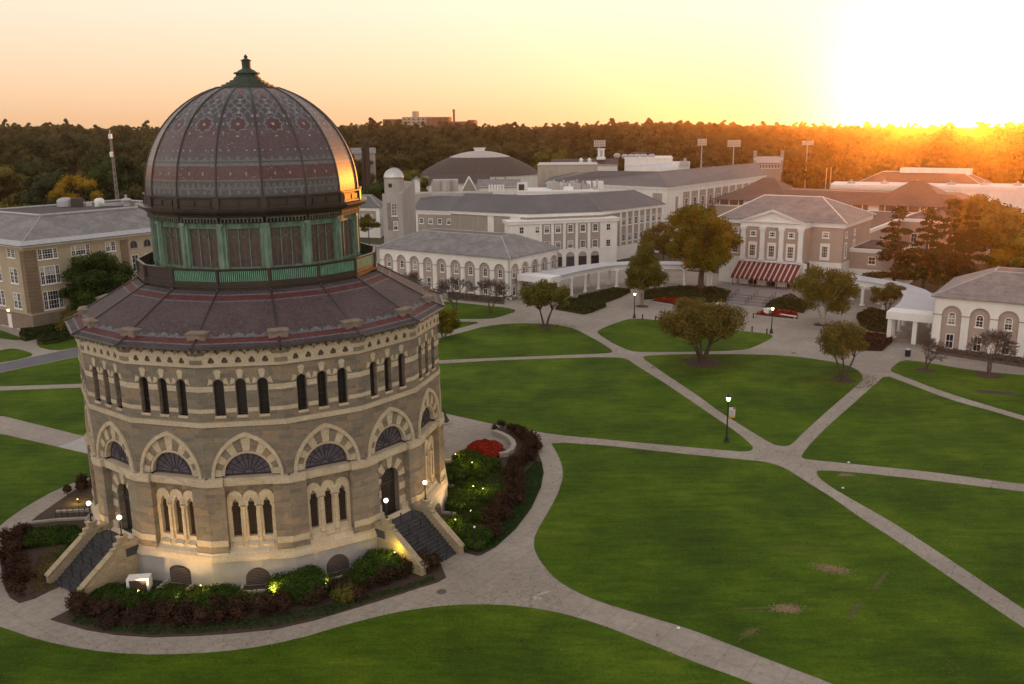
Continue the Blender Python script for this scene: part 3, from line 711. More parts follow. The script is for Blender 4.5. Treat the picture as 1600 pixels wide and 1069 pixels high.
# ------------------------------------------------ lower roof
def colour_faces(o, cols):
    me = o.data; a = me.color_attributes.new('slate', 'FLOAT_COLOR', 'CORNER')
    arr = np.repeat(np.concatenate([np.asarray(cols, dtype=np.float32), np.ones((len(cols), 1), dtype=np.float32)], 1), 4, axis=0)
    a.data.foreach_set('color', arr.ravel())
PURP = np.array((.076, .053, .054)); PURP2 = np.array((.057, .043, .046)); RED = np.array((.150, .042, .038)); GREY = np.array((.155, .175, .185)); GREY2 = np.array((.105, .105, .115)); DOT = np.array((.27, .27, .265))
rng = np.random.default_rng(7)
def slate_patch(prof_pt, NR, NC, colfn, name, parent):
    """prof_pt(t)->(r_vertex,z); NR rows, NC columns per face; colfn(s,u,hw)->rgb"""
    V = []; F = []; C = []
    c8 = math.cos(PI / 16); ns = []
    acc = 0; last = None
    for j in range(NR + 1):
        r, z = prof_pt(j / NR)
        if last: acc += math.hypot(r - last[0], z - last[1])
        last = (r, z); ns.append(acc)
        for k in range(16):
            a0, a1 = PH + k * PI / 8, PH + (k + 1) * PI / 8
            p0 = (r * math.cos(a0), r * math.sin(a0)); p1 = (r * math.cos(a1), r * math.sin(a1))
            for i in range(NC + 1):
                t = i / NC; V.append((p0[0] + (p1[0] - p0[0]) * t, p0[1] + (p1[1] - p0[1]) * t, z))
    W = 16 * (NC + 1)
    for j in range(NR):
        r = prof_pt((j + .5) / NR)[0]; hw = r * math.sin(PI / 16); s = (ns[j] + ns[j + 1]) / 2
        for k in range(16):
            for i in range(NC):
                b0 = j * W + k * (NC + 1) + i
                F.append((b0, b0 + 1, b0 + W + 1, b0 + W)); u = ((i + .5) / NC * 2 - 1) * hw
                C.append(colfn(s, u, hw, k))
    C = np.array(C); C *= rng.uniform(.82, 1.18, (len(C), 1))
    o = npmesh(name, V, F, M_pat if name == 'dome' else M_patR, parent); colour_faces(o, C); return o, ns
# eave skirt and main slope (vertex radii)
RO = [(14.62, 17.10), (13.95, 17.36), (13.55, 17.52), (12.95, 17.98), (9.25, 20.02)]
def poly_pt(P):
    L = [0]
    for a, b in zip(P, P[1:]): L.append(L[-1] + math.hypot(b[0] - a[0], b[1] - a[1]))
    def f(t):
        s = t * L[-1]
        for i in range(len(P) - 1):
            if s <= L[i + 1] + 1e-9:
                q = (s - L[i]) / (L[i + 1] - L[i]); return (P[i][0] + (P[i + 1][0] - P[i][0]) * q, P[i][1] + (P[i + 1][1] - P[i][1]) * q)
        return P[-1]
    f.L = L; return f
rp = poly_pt(RO)
def roofcol(s, u, hw, k):
    L = rp.L; end = L[-1]
    if s < .62: return PURP2 if (abs((u % 1.1) - .55) > .12 or s < .5) else GREY2
    if s < .76: return GREY * .8
    if s < 1.28: return RED * .68
    if s < 1.40: return GREY * .75
    m = ((u + .45) % .9)
    if s < 1.55: return GREY * .8 if .15 < m < .75 else PURP
    if s < 1.68: return GREY * .8 if .35 < m < .55 else PURP
    if end - .42 < s: return PURP2
    if end - 1.25 < s < end - 1.17 or end - .50 < s < end - .42: return GREY2 * 1.1
    if end - 1.17 < s < end - .50: return RED * .6
    return PURP if rng.random() > .07 else PURP * 1.35
slate_patch(rp, 44, 30, roofcol, 'lower_roof', rot)
for k in range(16):
    rid = MB(); ped = MB()
    a = PH + k * PI / 8; d = Vector((math.cos(a), math.sin(a), 0))
    P = [NOTT + d * r + Vector((0, 0, z + .03)) for r, z in RO]
    rid.tube(P[0], P[1], .09, n=6); rid.tube(P[1], P[2], .07, n=6); rid.tube(P[3], P[4], .07, n=6)
    t = Vector((-d.y, d.x, 0)); o = NOTT + d * 13.15
    Mx = Matrix(((t.x, -d.x, 0, o.x), (t.y, -d.y, 0, o.y), (0, 0, 1, 0), (0, 0, 0, 1)))
    ped.box(-.64, .64, -.40, .30, 17.3, 17.88, 0, Mx); ped.box(-.70, .70, -.46, .36, 17.88, 17.97, 0, Mx)
    ped.add([(-.68, -.44, 17.97), (.68, -.44, 17.97), (.68, .34, 17.97), (-.68, .34, 17.97), (-.5, -.2, 18.06), (.5, -.2, 18.06), (.5, .1, 18.06), (-.5, .1, 18.06)], [(0, 1, 5, 4), (1, 2, 6, 5), (2, 3, 7, 6), (3, 0, 4, 7), (4, 5, 6, 7)], Mx, 0)
    rid.build('roof_ridge', M_bronze, rot); ped.build('parapet_block', mat('weathered_pale_stone', (.27, .21, .16), .9, (.16, .12, .10), 1.8), rot)
eav = MB(); ringw(eav, [(13.3, 17.06), (14.30, 17.03), (14.36, 17.08), (14.33, 17.12), (13.6, 17.30)], 0); eav.build('eave', M_bronze, rot)
# ------------------------------------------------ drum and gallery
gb = MB(); ringw(gb, [(8.3, 19.9), (8.95, 19.95), (8.95, 20.18), (9.12, 20.22), (9.12, 20.34), (8.98, 20.36), (8.98, 20.52), (7.4, 20.52)], 0)
gb.build('gallery_base', M_bronze, rot)
gf = MB(); ringw(gf, [(7.3, 20.50), (8.86, 20.50), (8.86, 20.55), (7.3, 20.56)], 0); gf.build('gallery_floor', M_copper, rot)
gr = MB(); gp = MB(); gpan = MB()
ringw(gr, [(8.84, 21.40), (9.0, 21.38), (9.02, 21.48), (8.82, 21.50)], 0); ringw(gr, [(8.86, 20.52), (8.98, 20.52), (8.98, 20.62), (8.86, 20.62)], 0)
for k in range(16):
    M = FM(k, 8.92); h = HW(8.92)
    (gpan if k not in (0, 1, 15) else gr).box(-h + .1, h - .1, .02, .05, 20.6, 21.4, 0, M)
    if k in (0, 1, 15): pass
    else:
        n = 24
        for i in range(n):
            u = -h + .18 + (2 * h - .36) * i / (n - 1); gp.box(u - .028, u + .028, -.04, .02, 20.62, 21.38, 0, M)
    a = PH + k * PI / 8; d = Vector((math.cos(a), math.sin(a), 0)); c = NOTT + d * 9.12
    gr.tube(c + Vector((0, 0, 20.2)), c + Vector((0, 0, 21.5)), .12, n=8); c2 = NOTT + d * 9.25; gr.ball(c2 + Vector((0, 0, 20.05)), .12, 6, M=Matrix.Identity(4))
gr.build('gallery_rail', M_bronze, rot); gp.build('gallery_baluster', mat('bright_verdigris', (.19, .42, .29), .6, (.11, .25, .17), 2.2, 6), rot)
gpan.build('gallery_panel', mat('deep_verdigris', (.045, .10, .07), .7, (.03, .05, .04), 2), rot)
dw = MB(); ringw(dw, [(7.35, 20.5), (7.35, 24.9)], 0); dw.build('drum_wall', M_bronzeg, rot)
M_pverd = mat('pale_verdigris', (.21, .34, .255), .65, (.085, .13, .095), 2.2, 6, stretch=(1, 1, .3)); fram = MB(); den = MB(); denb = MB()
for k in range(16):
    M = FM(k, 7.5); h = HW(7.5)
    a = PH + k * PI / 8; d = Vector((math.cos(a), math.sin(a), 0)); t = Vector((-d.y, d.x, 0)); o = NOTT + d * 7.82
    Mx = Matrix(((t.x, -d.x, 0, o.x), (t.y, -d.y, 0, o.y), (0, 0, 1, 0), (0, 0, 0, 1)))
    pil = MB(); pil.box(-.16, .16, -.04, .35, 20.5, 24.55, 0, Mx); pil.box(-.10, .10, -.10, .0, 21.2, 24.35, 0, Mx); pil.box(-.27, .27, -.1, .35, 20.5, 21.0, 0, Mx); pil.box(-.25, .25, -.1, .35, 24.35, 24.56, 0, Mx)
    pil.box(-.33, .33, .06, .4, 20.5, 24.5, 0, Mx); pil.build('pilaster', M_pverd, rot)
    fram.plate([(-h, 20.55), (h, 20.55), (h, 24.6), (-h, 24.6)], [arch(0, 21.42, 2.3, 2.72, 'rect')], 0, .2, 0, M)
    fram.box(-h, h, -.08, .0, 20.5, 20.9, 0, M); fram.box(-1.12, 1.12, -.05, .0, 24.16, 24.28, 0, M); fram.box(-1.12, 1.12, -.09, .02, 21.28, 21.4, 0, M)
    n = 11
    for i in range(n + 1):
        u = -h + .08 + (2 * h - .16) * i / n; den.box(u - .045, u + .045, -.42, -.05, 24.62, 24.95, 0, FM(k, 7.5))
    for i in range(n):
        u = -h + .08 + (2 * h - .16) * (i + .5) / n; den.box(u - .14, u + .14, -.40, -.05, 24.87, 24.98, 0, FM(k, 7.5))
    denb.box(-h, h, -.12, .1, 24.55, 24.98, 0, M)
fram.build('drum_panel', M_copper, rot)
den.build('dentil', mat('brown_green_copper', (.13, .15, .11), .65, (.06, .06, .045), 2, 6), rot); denb.build('frieze', M_black, rot)
Mpane = mat('violet_leaded_light', (.115, .068, .062), .45, (.05, .035, .036), 3.2, 6)
for k in range(-1, 9):
    M = FM(k, 7.5); b = MB(); b.box(-1.16, 1.16, .12, .15, 21.4, 24.15, 0, M); o = b.build('drum_window', Mpane, rot)
    b = MB()
    for u in (-.375, .375): b.box(u - .035, u + .035, .04, .13, 21.4, 24.15, 0, M)
    b.box(-1.15, -1.08, .04, .13, 21.4, 24.15, 0, M); b.box(1.08, 1.15, .04, .13, 21.4, 24.15, 0, M)
    for u in (-.75, 0, .75):
        for r, cz in ((.24, 23.80), (.31, 23.2)):
            n_ = 14 if r < .27 else 8
            for i in range(n_):
                a0 = 2 * PI * i / 14; a1 = 2 * PI * (i + 1) / 14
                b.tube((u + r * math.cos(a0), .10, cz + r * math.sin(a0)), (u + r * math.cos(a1), .10, cz + r * math.sin(a1)), .024, n=4, M=M)
    for u in (-.70, 0, .70): b.box(u - .008, u + .008, .1, .12, 21.4, 23.3, 0, M)
    b.build('tracery', mat('tracery_copper', (.17, .24, .19), .6, (.09, .12, .09), 2), o)
# cornice, attic
co_ = MB(); ringw(co_, [(7.5, 24.97), (7.95, 24.98), (7.98, 25.10), (8.12, 25.14), (8.2, 25.24), (8.42, 25.30), (8.50, 25.44), (8.52, 25.56), (8.12, 25.62), (7.5, 25.64)], 0); co_.build('cornice', M_bronze, rot)
at_ = MB(); ringw(at_, [(8.0, 25.6), (8.02, 26.28), (8.12, 26.32), (8.12, 26.42), (7.4, 26.45)], 0)
for k in range(16):
    M = FM(k, 8.02); h = HW(8.02); at_.box(-h + .45, -.12, -.05, .02, 25.78, 26.15, 0, M); at_.box(.12, h - .45, -.05, .02, 25.78, 26.15, 0, M); at_.box(-h + .35, h - .35, -.09, .0, 25.6, 25.72, 0, M)
    a = PH + k * PI / 8; d = Vector((math.cos(a), math.sin(a), 0)); c = NOTT + d * 8.18; t = Vector((-d.y, d.x, 0))
    Mx = Matrix(((t.x, -d.x, 0, c.x), (t.y, -d.y, 0, c.y), (0, 0, 1, 0), (0, 0, 0, 1)))
    at_.box(-.2, .2, -.08, .4, 25.6, 26.36, 0, Mx)
at_.build('attic', M_bronze, rot)
# dome
TH1 = math.acos(2.25 / 8.0)
def dome_pt(t):
    th = TH1 * t; return (8.0 * math.cos(th) * 1.0 + .02, 26.4 + 7.98 * math.sin(th))
def star(du, ds, R=.92):
    a = max(abs(du), abs(ds)); b_ = (abs(du) + abs(ds)) / 1.4142
    return min(a, b_)
def domecol(s, u, hw, k):
    n = rng.random()
    if n > .985 and s > 1.2: return GREY2 * 1.15
    base = PURP * .95 if s < 3.4 else (PURP * .8 + RED * .2 if s < 5.0 else PURP2)
    if s < .55:
        m = (u + hw) % .62 - .31
        if abs(s - .30) + abs(m) < .13 or (abs(m) < .04 and abs(s - .3) < .2): return GREY * .9
        return GREY2 * .75
    if s < .62: return GREY * .7
    if s < 1.05:
        m = (u + hw) % .44 - .22
        return GREY * .62 if abs(m) > (s - .62) * .5 + .02 else PURP2
    if s < 1.16: return GREY * .62
    if s < 2.12:
        if abs(s - 1.62) < .09 and (abs(abs(u) - hw * .33) < .05 or abs(u) < .05): return DOT * .8
        return RED * .58 if n > .14 else RED * .4
    if s < 2.2: return GREY * .75
    if s < 3.05:
        m = abs((u + hw * 1.0) % (2 * hw / 5) - hw / 5) / (hw / 5)
        st_ = math.floor((1 - m) * 4) / 4
        hgt = 2.36 + .55 * st_
        if s < 2.36 + .22: return GREY * .62 if not (2.36 < s < 2.46) else PURP2
        if s < hgt and s > hgt - .26: return GREY * .72
        return PURP if s > hgt else GREY2 * .7
    if s < 3.5:
        if abs(s - 3.28) < .07:
            m = abs((u + hw) % (2 * hw / 5) - hw / 5)
            if m < .055: return DOT
        return base
    # the eight-pointed star
    du, ds = u, s - 5.35; q = star(du, ds)
    if q < .10 and max(abs(du), abs(ds)) < .1: return DOT * 1.1
    if q < .46: return RED * .5
    if q < .58: return GREY * .9
    for (x, y) in ((-1.0, 0), (1.0, 0), (-.95, .75), (.95, .75), (-.95, -.75), (.95, -.75), (0, -1.0)):
        if abs(du - x) < .06 and abs(ds - y) < .07: return DOT * .85
    if s > 6.0 and s < 8.3:                 # lozenge net above the star
        x = abs(du); y = s - 6.15
        lim = hw * .86
        if x < lim:
            d1 = abs(((x + y * .62) % .62) - .31); d2 = abs(((x - y * .62) % .62) - .31)
            if x < .07 and abs((y % .5) - .25) < .07: return DOT
            if d1 < .06 or d2 < .06: return GREY * .78
            if d1 > .23 and d2 > .23 and abs((y % .5) - .25) < .12: return DOT * .7
            if x < .32: return RED * .42 if y > 1.3 else PURP2
        return PURP2
    if s >= 8.3:
        if s > 9.9: return GREY2
        d1 = abs((abs(du) + s * .7) % .5 - .25)
        if d1 < .06: return GREY * .8
        if abs(du) < .2: return RED * .8
        return GREY2 if n > .5 else PURP2
    if s > 4.2 and n > .94: return GREY2
    return base
slate_patch(dome_pt, 96, 26, domecol, 'dome', rot)
rb = MB()
for k in range(16):
    a = PH + k * PI / 8; d = Vector((math.cos(a), math.sin(a), 0)); pr = None
    for j in range(19):
        r, z = dome_pt(j / 18); p = NOTT + d * (r + .02) + Vector((0, 0, z + .01))
        if pr is not None: rb.tube(pr, p, .065, n=6, cap=False)
        pr = p
rb.build('dome_rib', M_bronze, rot)
fi = MB(); fp_ = [(2.45, 34.02), (2.45, 34.10), (1.95, 34.14), (1.92, 34.28), (1.62, 34.30), (1.60, 34.44), (1.32, 34.46), (1.30, 34.60), (1.06, 34.63), (.98, 34.82), (.86, 34.86), (.80, 35.04), (.98, 35.08), (.98, 35.17), (.74, 35.22), (.56, 35.36), (.40, 35.42), (.32, 35.5), (.34, 36.0), (.42, 36.05), (.30, 36.12), (.10, 36.22), (.16, 36.34), (.05, 36.46), (.02, 36.52)]
fi.lathe(fp_, 16, 0, NM, PH); fi.build('finial', mat('green_black_copper', (.035, .075, .042), .6, (.016, .022, .016), 2.5, 5), rot)
# ------------------------------------------------------------------ building kit
_wr = random.Random(11); M_blind = mat('window_blind', (.40, .37, .33), .8)
def win(parent, M, cx, z0, w_, h, kind='rect', nx=2, ny=2, fr=.1, glass=None, y=0.0, fm=None, sill=True, pname='window'):
    fm = fm or M_white; b = MB(); n = 8
    o_ = arch(cx, z0, w_, h, kind, n); i_ = arch(cx, z0 + fr, w_ - 2 * fr, h - 2 * fr, kind, n)
    b.plate(o_, [i_], y - .07, y + .02, 0, M)
    for i in range(1, nx): x = cx - w_ / 2 + w_ * i / nx; b.box(x - .019, x + .019, y - .045, y - .0, z0 + fr, z0 + h - fr - (.1 if kind != 'rect' else 0), 0, M)
    for i in range(1, ny): z = z0 + h * i / ny; t = .038 if i == ny // 2 else .016; b.box(cx - w_ / 2 + fr, cx + w_ / 2 - fr, y - .05, y - .0, z - t, z + t, 0, M)
    if sill: b.box(cx - w_ / 2 - .12, cx + w_ / 2 + .12, y - .14, y + .0, z0 - .14, z0, 0, M)
    o = b.build(pname, fm, parent)
    g = MB(); g.plate(i_, (), y - .025, y + .0, 0, M); g.build('pane', glass or M_glass, o)
    if glass is None and ny > 1 and _wr.random() < .36:
        hb_ = h * _wr.uniform(.25, .6); top = z0 + h - fr - (w_ * .3 if kind != 'rect' else 0)
        g = MB(); g.box(cx - w_ / 2 + fr + .01, cx + w_ / 2 - fr - .01, y - .032, y - .026, max(z0 + fr, top - hb_), top, 0, M); g.build('blind', M_blind, o)
    return o
def band(parent, P, z0, z1, out, m, name='cornice'):
    Q = offset_poly(P, out); b = MB(); b.prism(Q, z0, z1); return b.build(name, m, parent)
def walls(parent, P, z0, z1, m, name='wall'):
    b = MB(); b.prism([tuple(p[:2]) for p in P], z0, z1); return b.build(name, m, parent)
def roofm(parent, E, R, faces, m, name='roof', ridge=None, rm=None, rr=.12):
    b = MB(); V = [tuple(p) for p in E] + [tuple(p) for p in R]; b.add(V, faces)
    o = b.build(name, m, parent, fix=False)
    if ridge:
        b = MB()
        for i, j in ridge: b.tube(Vector(V[i]) + Vector((0, 0, .02)), Vector(V[j]) + Vector((0, 0, .02)), rr, n=5)
        b.build('ridge_cap', rm or m, o)
    return o
def hip4(parent, P, ze, zr, ins, m, over=.45, rm=None, name='roof', deck=None):
    """hip roof with a flat deck over a 4 corner footprint"""
    E = [(x, y, ze) for x, y in offset_poly(P, over)]; R = [(x, y, zr) for x, y in offset_poly(P, -ins)]
    b = MB(); b.add(E + R, [(i, (i + 1) % 4, 4 + (i + 1) % 4, 4 + i) for i in range(4)])
    b.add([(x, y, ze - .12) for x, y, z in E] + E, [(i, (i + 1) % 4, 4 + (i + 1) % 4, 4 + i) for i in range(4)] + [(3, 2, 1, 0)])
    o = b.build(name, m, parent, fix=False)
    b = MB(); b.add([(x, y, z + .0) for x, y, z in R], [(0, 1, 2, 3)]); b.build('roof_deck', deck or M_slateB, parent)
    b = MB()
    for i in range(4):
        b.tube(Vector(E[i]), Vector(R[i]), .09, n=5); b.tube(Vector(R[i]), Vector(R[(i + 1) % 4]), .09, n=5)
    b.build('ridge_cap', rm or M_metal, o)
    return o
def rect(a0, a1, b0, b1): return [tuple(cw(*q)[:2]) for q in ((a0, b0), (a0, b1), (a1, b1), (a1, b0))]
def FA(a, b0, b1, out=0.0): return wallM(cw(a, b0), cw(a, b1), out)
def FBr(b, a0, a1, out=0.0): return wallM(cw(a0, b), cw(a1, b), out)      # wall facing +b
def FBl(b, a0, a1, out=0.0): return wallM(cw(a1, b), cw(a0, b), out)      # wall facing -b
# ------------------------------------------------------------------ arcaded pavilions
def arcade(label, b0, b1, sideR, group):
    t = thing('arcaded_building', label, 'building', cw(86.2, (b0 + b1) / 2), 0, group)
    A1 = 102.9
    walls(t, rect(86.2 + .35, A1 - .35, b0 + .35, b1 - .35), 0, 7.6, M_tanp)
    sides = [(FA(86.2, b0, b1), b1 - b0, [(b1 - b0) - 2.35 - 3.45 * i if sideR else 2.35 + 3.45 * i for i in range(9)])]
    c2 = [1.75 + 3.35 * i for i in range(5)]
    if sideR: sides.append((FBr(b1, 86.2, A1), A1 - 86.2, c2))
    else: sides.append((FBl(b0, 86.2, A1), A1 - 86.2, [A1 - 86.2 - c for c in c2]))
    fr = MB(); imp = MB()
    for M, L, cs in sides:
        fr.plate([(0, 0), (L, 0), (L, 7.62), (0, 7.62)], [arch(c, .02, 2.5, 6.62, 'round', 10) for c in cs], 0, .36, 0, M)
        es = sorted([0] + [c - 1.25 for c in cs] + [c + 1.25 for c in cs] + [L])
        for i in range(0, len(es), 2): imp.box(es[i] - .03, es[i + 1] + .03, -.07, .3, 5.22, 5.36, 0, M)
        for c in cs:
            win(t, M, c, 3.98, .98, 1.72, 'round', 2, 4, y=.34); win(t, M, c, .62, 1.05, 2.05, 'rect', 2, 2, y=.34)
    # the two hidden sides
    for M, L in ((FBl(b0, 86.2, A1) if sideR else FBr(b1, 86.2, A1), A1 - 86.2), (wallM(cw(A1, b1), cw(A1, b0)), b1 - b0)):
        fr.plate([(0, 0), (L, 0), (L, 7.62), (0, 7.62)], (), 0, .36, 0, M)
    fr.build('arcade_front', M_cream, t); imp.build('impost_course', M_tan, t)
    band(t, rect(86.2, A1, b0, b1), 7.60, 7.84, .22, M_cream, 'cornice')
    hip4(t, rect(86.2, A1, b0, b1), 7.84, 10.9, 6.2, M_slate, .45)
    return t
arcade('long white arcaded building with a bare tree row, directly right of the rotunda roof', -68.8, -36.4, True, 'arcaded pavilions facing each other over the quadrangle')
arcade('white arcaded building with grey slate hip roof cut by the right edge of the photo', 35.2, 67.6, False, 'arcaded pavilions facing each other over the quadrangle')
# ------------------------------------------------------------------ pedimented hall
t = thing('pedimented_hall', 'taupe hall with white pediment and four pilasters above the striped awning', 'building', cw(122, 0))
P = rect(126, 146, -12, 12); Pp = rect(122, 126.4, -6.2, 5.9)
walls(t, P, 5.5, 12.2, M_tanp); walls(t, Pp, 5.45, 12.2, M_tanp, 'portico_wall')
band(t, P, 0, 5.5, .08, M_cream, 'ground_storey')
band(t, P, 12.1, 13.0, .35, M_white, 'cornice'); b = MB(); b.prism(offset_poly(Pp, .2), 12.0, 12.95); b.build('entablature', M_white, t)
E = [(x, y, 13.02) for x, y in offset_poly(P, .8)]; Rg = [tuple(cw(135.8, -6.9, 17.0)), tuple(cw(135.8, 4.9, 17.0))]
# E order: (a0,b0),(a0,b1),(a1,b1),(a1,b0)
roofm(t, E, Rg, [(0, 1, 5, 4), (1, 2, 5), (2, 3, 4, 5), (3, 0, 4), (3, 2, 1, 0)], M_slate, ridge=[(4, 5), (0, 4), (1, 5), (2, 5)], rm=M_cream)
# pediment and its roof
b = MB(); M = FA(122, 0, 1); L, Rr = -6.55, 6.25; c = (L + Rr) / 2
b.plate([(L + .5, 13.0), (Rr - .5, 13.0), (c, 15.15)], (), .1, .3, 0, M)
b.plate([(L - .1, 12.93), (Rr + .1, 12.93), (Rr + .1, 13.12), (c, 15.5), (L - .1, 13.12)], [[(L + .9, 13.14), (Rr - .9, 13.14), (c, 15.0)]], -.55, .3, 0, M)
b.build('pediment', M_white, t)
b = MB(); b.plate([(c + .55 * math.cos(PI * i / 8), 14.0 + .5 * math.sin(PI * i / 8)) for i in range(16)], (), .02, .12, 0, M); b.build('medallion', M_cream, t)
b = MB(); a1, a2 = 121.35, 131.6
b.add([tuple(cw(a1, L - .1, 13.15)), tuple(cw(a1, c, 15.55)), tuple(cw(a1, Rr + .1, 13.15)), tuple(cw(126, L - .1, 13.15)), tuple(cw(a2, c, 15.55)), tuple(cw(126, Rr + .1, 13.15))], [(0, 3, 4, 1), (1, 4, 5, 2)]); b.build('portico_roof', M_slate, t)
for c_ in (-5.75, -1.95, 1.75, 5.4):
    b = MB(); M = FA(122, 0, 1); b.box(c_ - .42, c_ + .42, -.42, .05, 5.75, 11.6, 0, M); b.box(c_ - .55, c_ + .55, -.5, .05, 5.6, 6.05, 0, M); b.box(c_ - .6, c_ + .6, -.55, .05, 11.55, 12.0, 0, M); b.box(c_ - .5, c_ + .5, -.48, .05, 11.3, 11.45, 0, M)
    b.build('pilaster', M_white, t)
M = FA(122, 0, 1)
for c_ in (-3.85, -.1, 3.55):
    win(t, M, c_, 10.1, 1.25, 1.15, 'rect', 3, 2, fr=.2, glass=M_glass); win(t, M, c_, 5.85, 1.7, 3.25, 'rect', 1, 1, fr=.28, glass=M_white, sill=False, pname='window_surround')
    win(t, M, c_, 6.35, 1.15, 2.2, 'rect', 3, 4, fr=.08, glass=M_glassw, y=-.06)
M = FA(126, 0, 1)
for c_ in (8.8,):
    win(t, M, c_, 10.1, 1.3, 1.2, 'rect', 3, 2, fr=.2); win(t, M, c_, 5.85, 1.8, 3.2, 'rect', 1, 1, fr=.3, glass=M_white, sill=False, pname='window_surround'); win(t, M, c_, 6.35, 1.15, 2.2, 'rect', 3, 4, y=-.06, glass=M_glassw)
win(t, M, -8.9, 10.1, 1.3, 1.2, 'rect', 3, 2, fr=.2); win(t, M, -8.9, 6.2, 1.3, 2.4, 'rect', 3, 4, fr=.1)
M = FBr(12, 126, 146)
for c_ in (2.2, 8.0):
    win(t, M, c_, 10.1, 1.3, 1.2, 'rect', 3, 2, fr=.2); win(t, M, c_, 6.2, 1.6, 3.0, 'rect', 3, 4, fr=.3)
win(t, M, 2.2, 1.5, 1.5, 2.9, 'round', 3, 3, fr=.12, glass=M_tan)
M = FA(122, 0, 1); b = MB(); b.box(-6.4, 6.1, -.28, .1, 5.3, 5.62, 0, M); b.build('balcony_ledge', M_white, t)
# porch piers, dark recess, doors
for c_, w_ in ((-7.1, .8), (-5.2, 1.5), (-1.7, 1.9), (2.0, 1.9), (5.75, 1.5)):
    b = MB(); b.box(c_ - w_ / 2, c_ + w_ / 2, 0, 1.1, 0.3, 5.4 if c_ > -6 else 2.9, 0, M); b.box(c_ - w_ / 2 - .06, c_ + w_ / 2 + .06, -.05, 1.15, 1.55, 1.62, 0, M); b.build('porch_pier', M_cream, t)
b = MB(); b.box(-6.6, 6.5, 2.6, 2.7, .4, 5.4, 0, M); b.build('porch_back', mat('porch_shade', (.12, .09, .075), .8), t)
for c_ in (-3.4, .15, 3.9): b = MB(); b.box(c_ - .8, c_ + .8, 2.5, 2.6, .4, 2.9, 0, M); o = b.build('door', M_glass, t); b = MB(); b.box(c_ - .86, c_ - .78, 2.44, 2.6, .4, 3, 0, M); b.box(c_ + .78, c_ + .86, 2.44, 2.6, .4, 3, 0, M); b.box(c_ - .04, c_ + .04, 2.44, 2.6, .4, 3, 0, M); b.build('door_frame', M_white, o)
aw = MB(); aws = MB()
NSt = 26; p_t = (-6.35, 6.05); p_b = (-6.9, 5.6)
for i in range(NSt):
    f0, f1 = (i // 2 + (.70 if i % 2 else 0)) / 13, (i // 2 + (1 if i % 2 else .70)) / 13
    q = [(p_b[0] + (p_b[1] - p_b[0]) * f0, -2.9, 2.45), (p_b[0] + (p_b[1] - p_b[0]) * f1, -2.9, 2.45), (p_t[0] + (p_t[1] - p_t[0]) * f1, -.3, 5.2), (p_t[0] + (p_t[1] - p_t[0]) * f0, -.3, 5.2)]
    for d in ((0, 0),):
        (aws if i % 2 else aw).add(q + [(x, y, z - .04) for x, y, z in q], [(0, 1, 2, 3), (7, 6, 5, 4), (0, 4, 5, 1)], M, 0)
        (aws if i % 2 else aw).add([(q[0][0], -2.9, 2.45), (q[1][0], -2.9, 2.45), (q[1][0], -2.9, 2.15), (q[0][0], -2.9, 2.15)], [(0, 1, 2, 3)], M, 0)
NARROW = None
o = aw.build('awning', M_red, t, fix=False); aws.build('awning_stripe', mat('awning_white', (.62, .52, .48), .8), o, fix=False)
b = MB()
for c_ in (-6.5, -2, 2.2, 5.4): b.tube((c_, -2.8, .35), (c_, -2.8, 2.4), .05, n=6, M=M)
b.build('awning_post', M_black, t)
# side wing
P = rect(131.5, 146, 12.05, 21); walls(t, P, 3.9, 7.4, M_tanp, 'side_wing'); band(t, P, 0, 3.9, .08, M_cream, 'ground_storey'); band(t, P, 7.1, 7.8, .2, M_white, 'cornice'); 
b = MB(); b.prism(offset_poly(P, -.5), 7.8, 7.95); b.build('roof', M_dkroof, t)
M = FA(131.5, 0, 1); win(t, M, 16.2, 4.9, 1.4, 1.5, 'rect', 2, 2, fr=.12, glass=M_glassw); win(t, M, 14.9, .3, 1.9, 2.9, 'round', 3, 3, fr=.1, glass=M_tan); win(t, M, 18.6, .3, 1.9, 2.9, 'round', 3, 3, fr=.1, glass=M_tan)
# ------------------------------------------------------------------ chamfered three-storey hall (left)
t = thing('cornered_hall', 'three storey white and taupe hall with angled corner behind the left arcade', 'building', at(940, 331, 0) + Vector((0, 6, -at(940, 331, 0).z)))
ZE = 12.0
e0 = at(700, 329, ZE); e1 = at(760, 332, ZE); e2 = at(826, 335, ZE); e3 = at(940, 331, ZE); e4 = at(1041, 319, ZE)
bk = CA * 20 - CB * 14
e5 = e4 - CB * 17; e6 = e0 + CA * 18 - CB * 8
Eo = [e0, e1, e2, e3, e4, e5, e6]; P = offset_poly([tuple(p[:2]) for p in Eo], -.5)
walls(t, P, 0, ZE - .3, M_tan); band(t, P, ZE - .75, ZE, .3, M_cream, 'cornice')
r1 = at(819, 305.6, 15.6); r2 = at(916, 303.6, 15.6); r3 = at(990, 297, 15.6); r0 = r1 + (e0 - e2) * .75; r0.z = 15.6
roofm(t, Eo, [r0, r1, r2, r3], [(0, 1, 7), (1, 2, 8, 7), (2, 3, 9, 8), (3, 4, 10, 9), (4, 5, 10), (5, 6, 7, 8, 9, 10), (6, 0, 7), (6, 5, 4, 3, 2, 1, 0)], M_slateD, ridge=[(7, 8), (8, 9), (9, 10), (3, 9), (4, 10)], rm=M_slate, rr=.07)
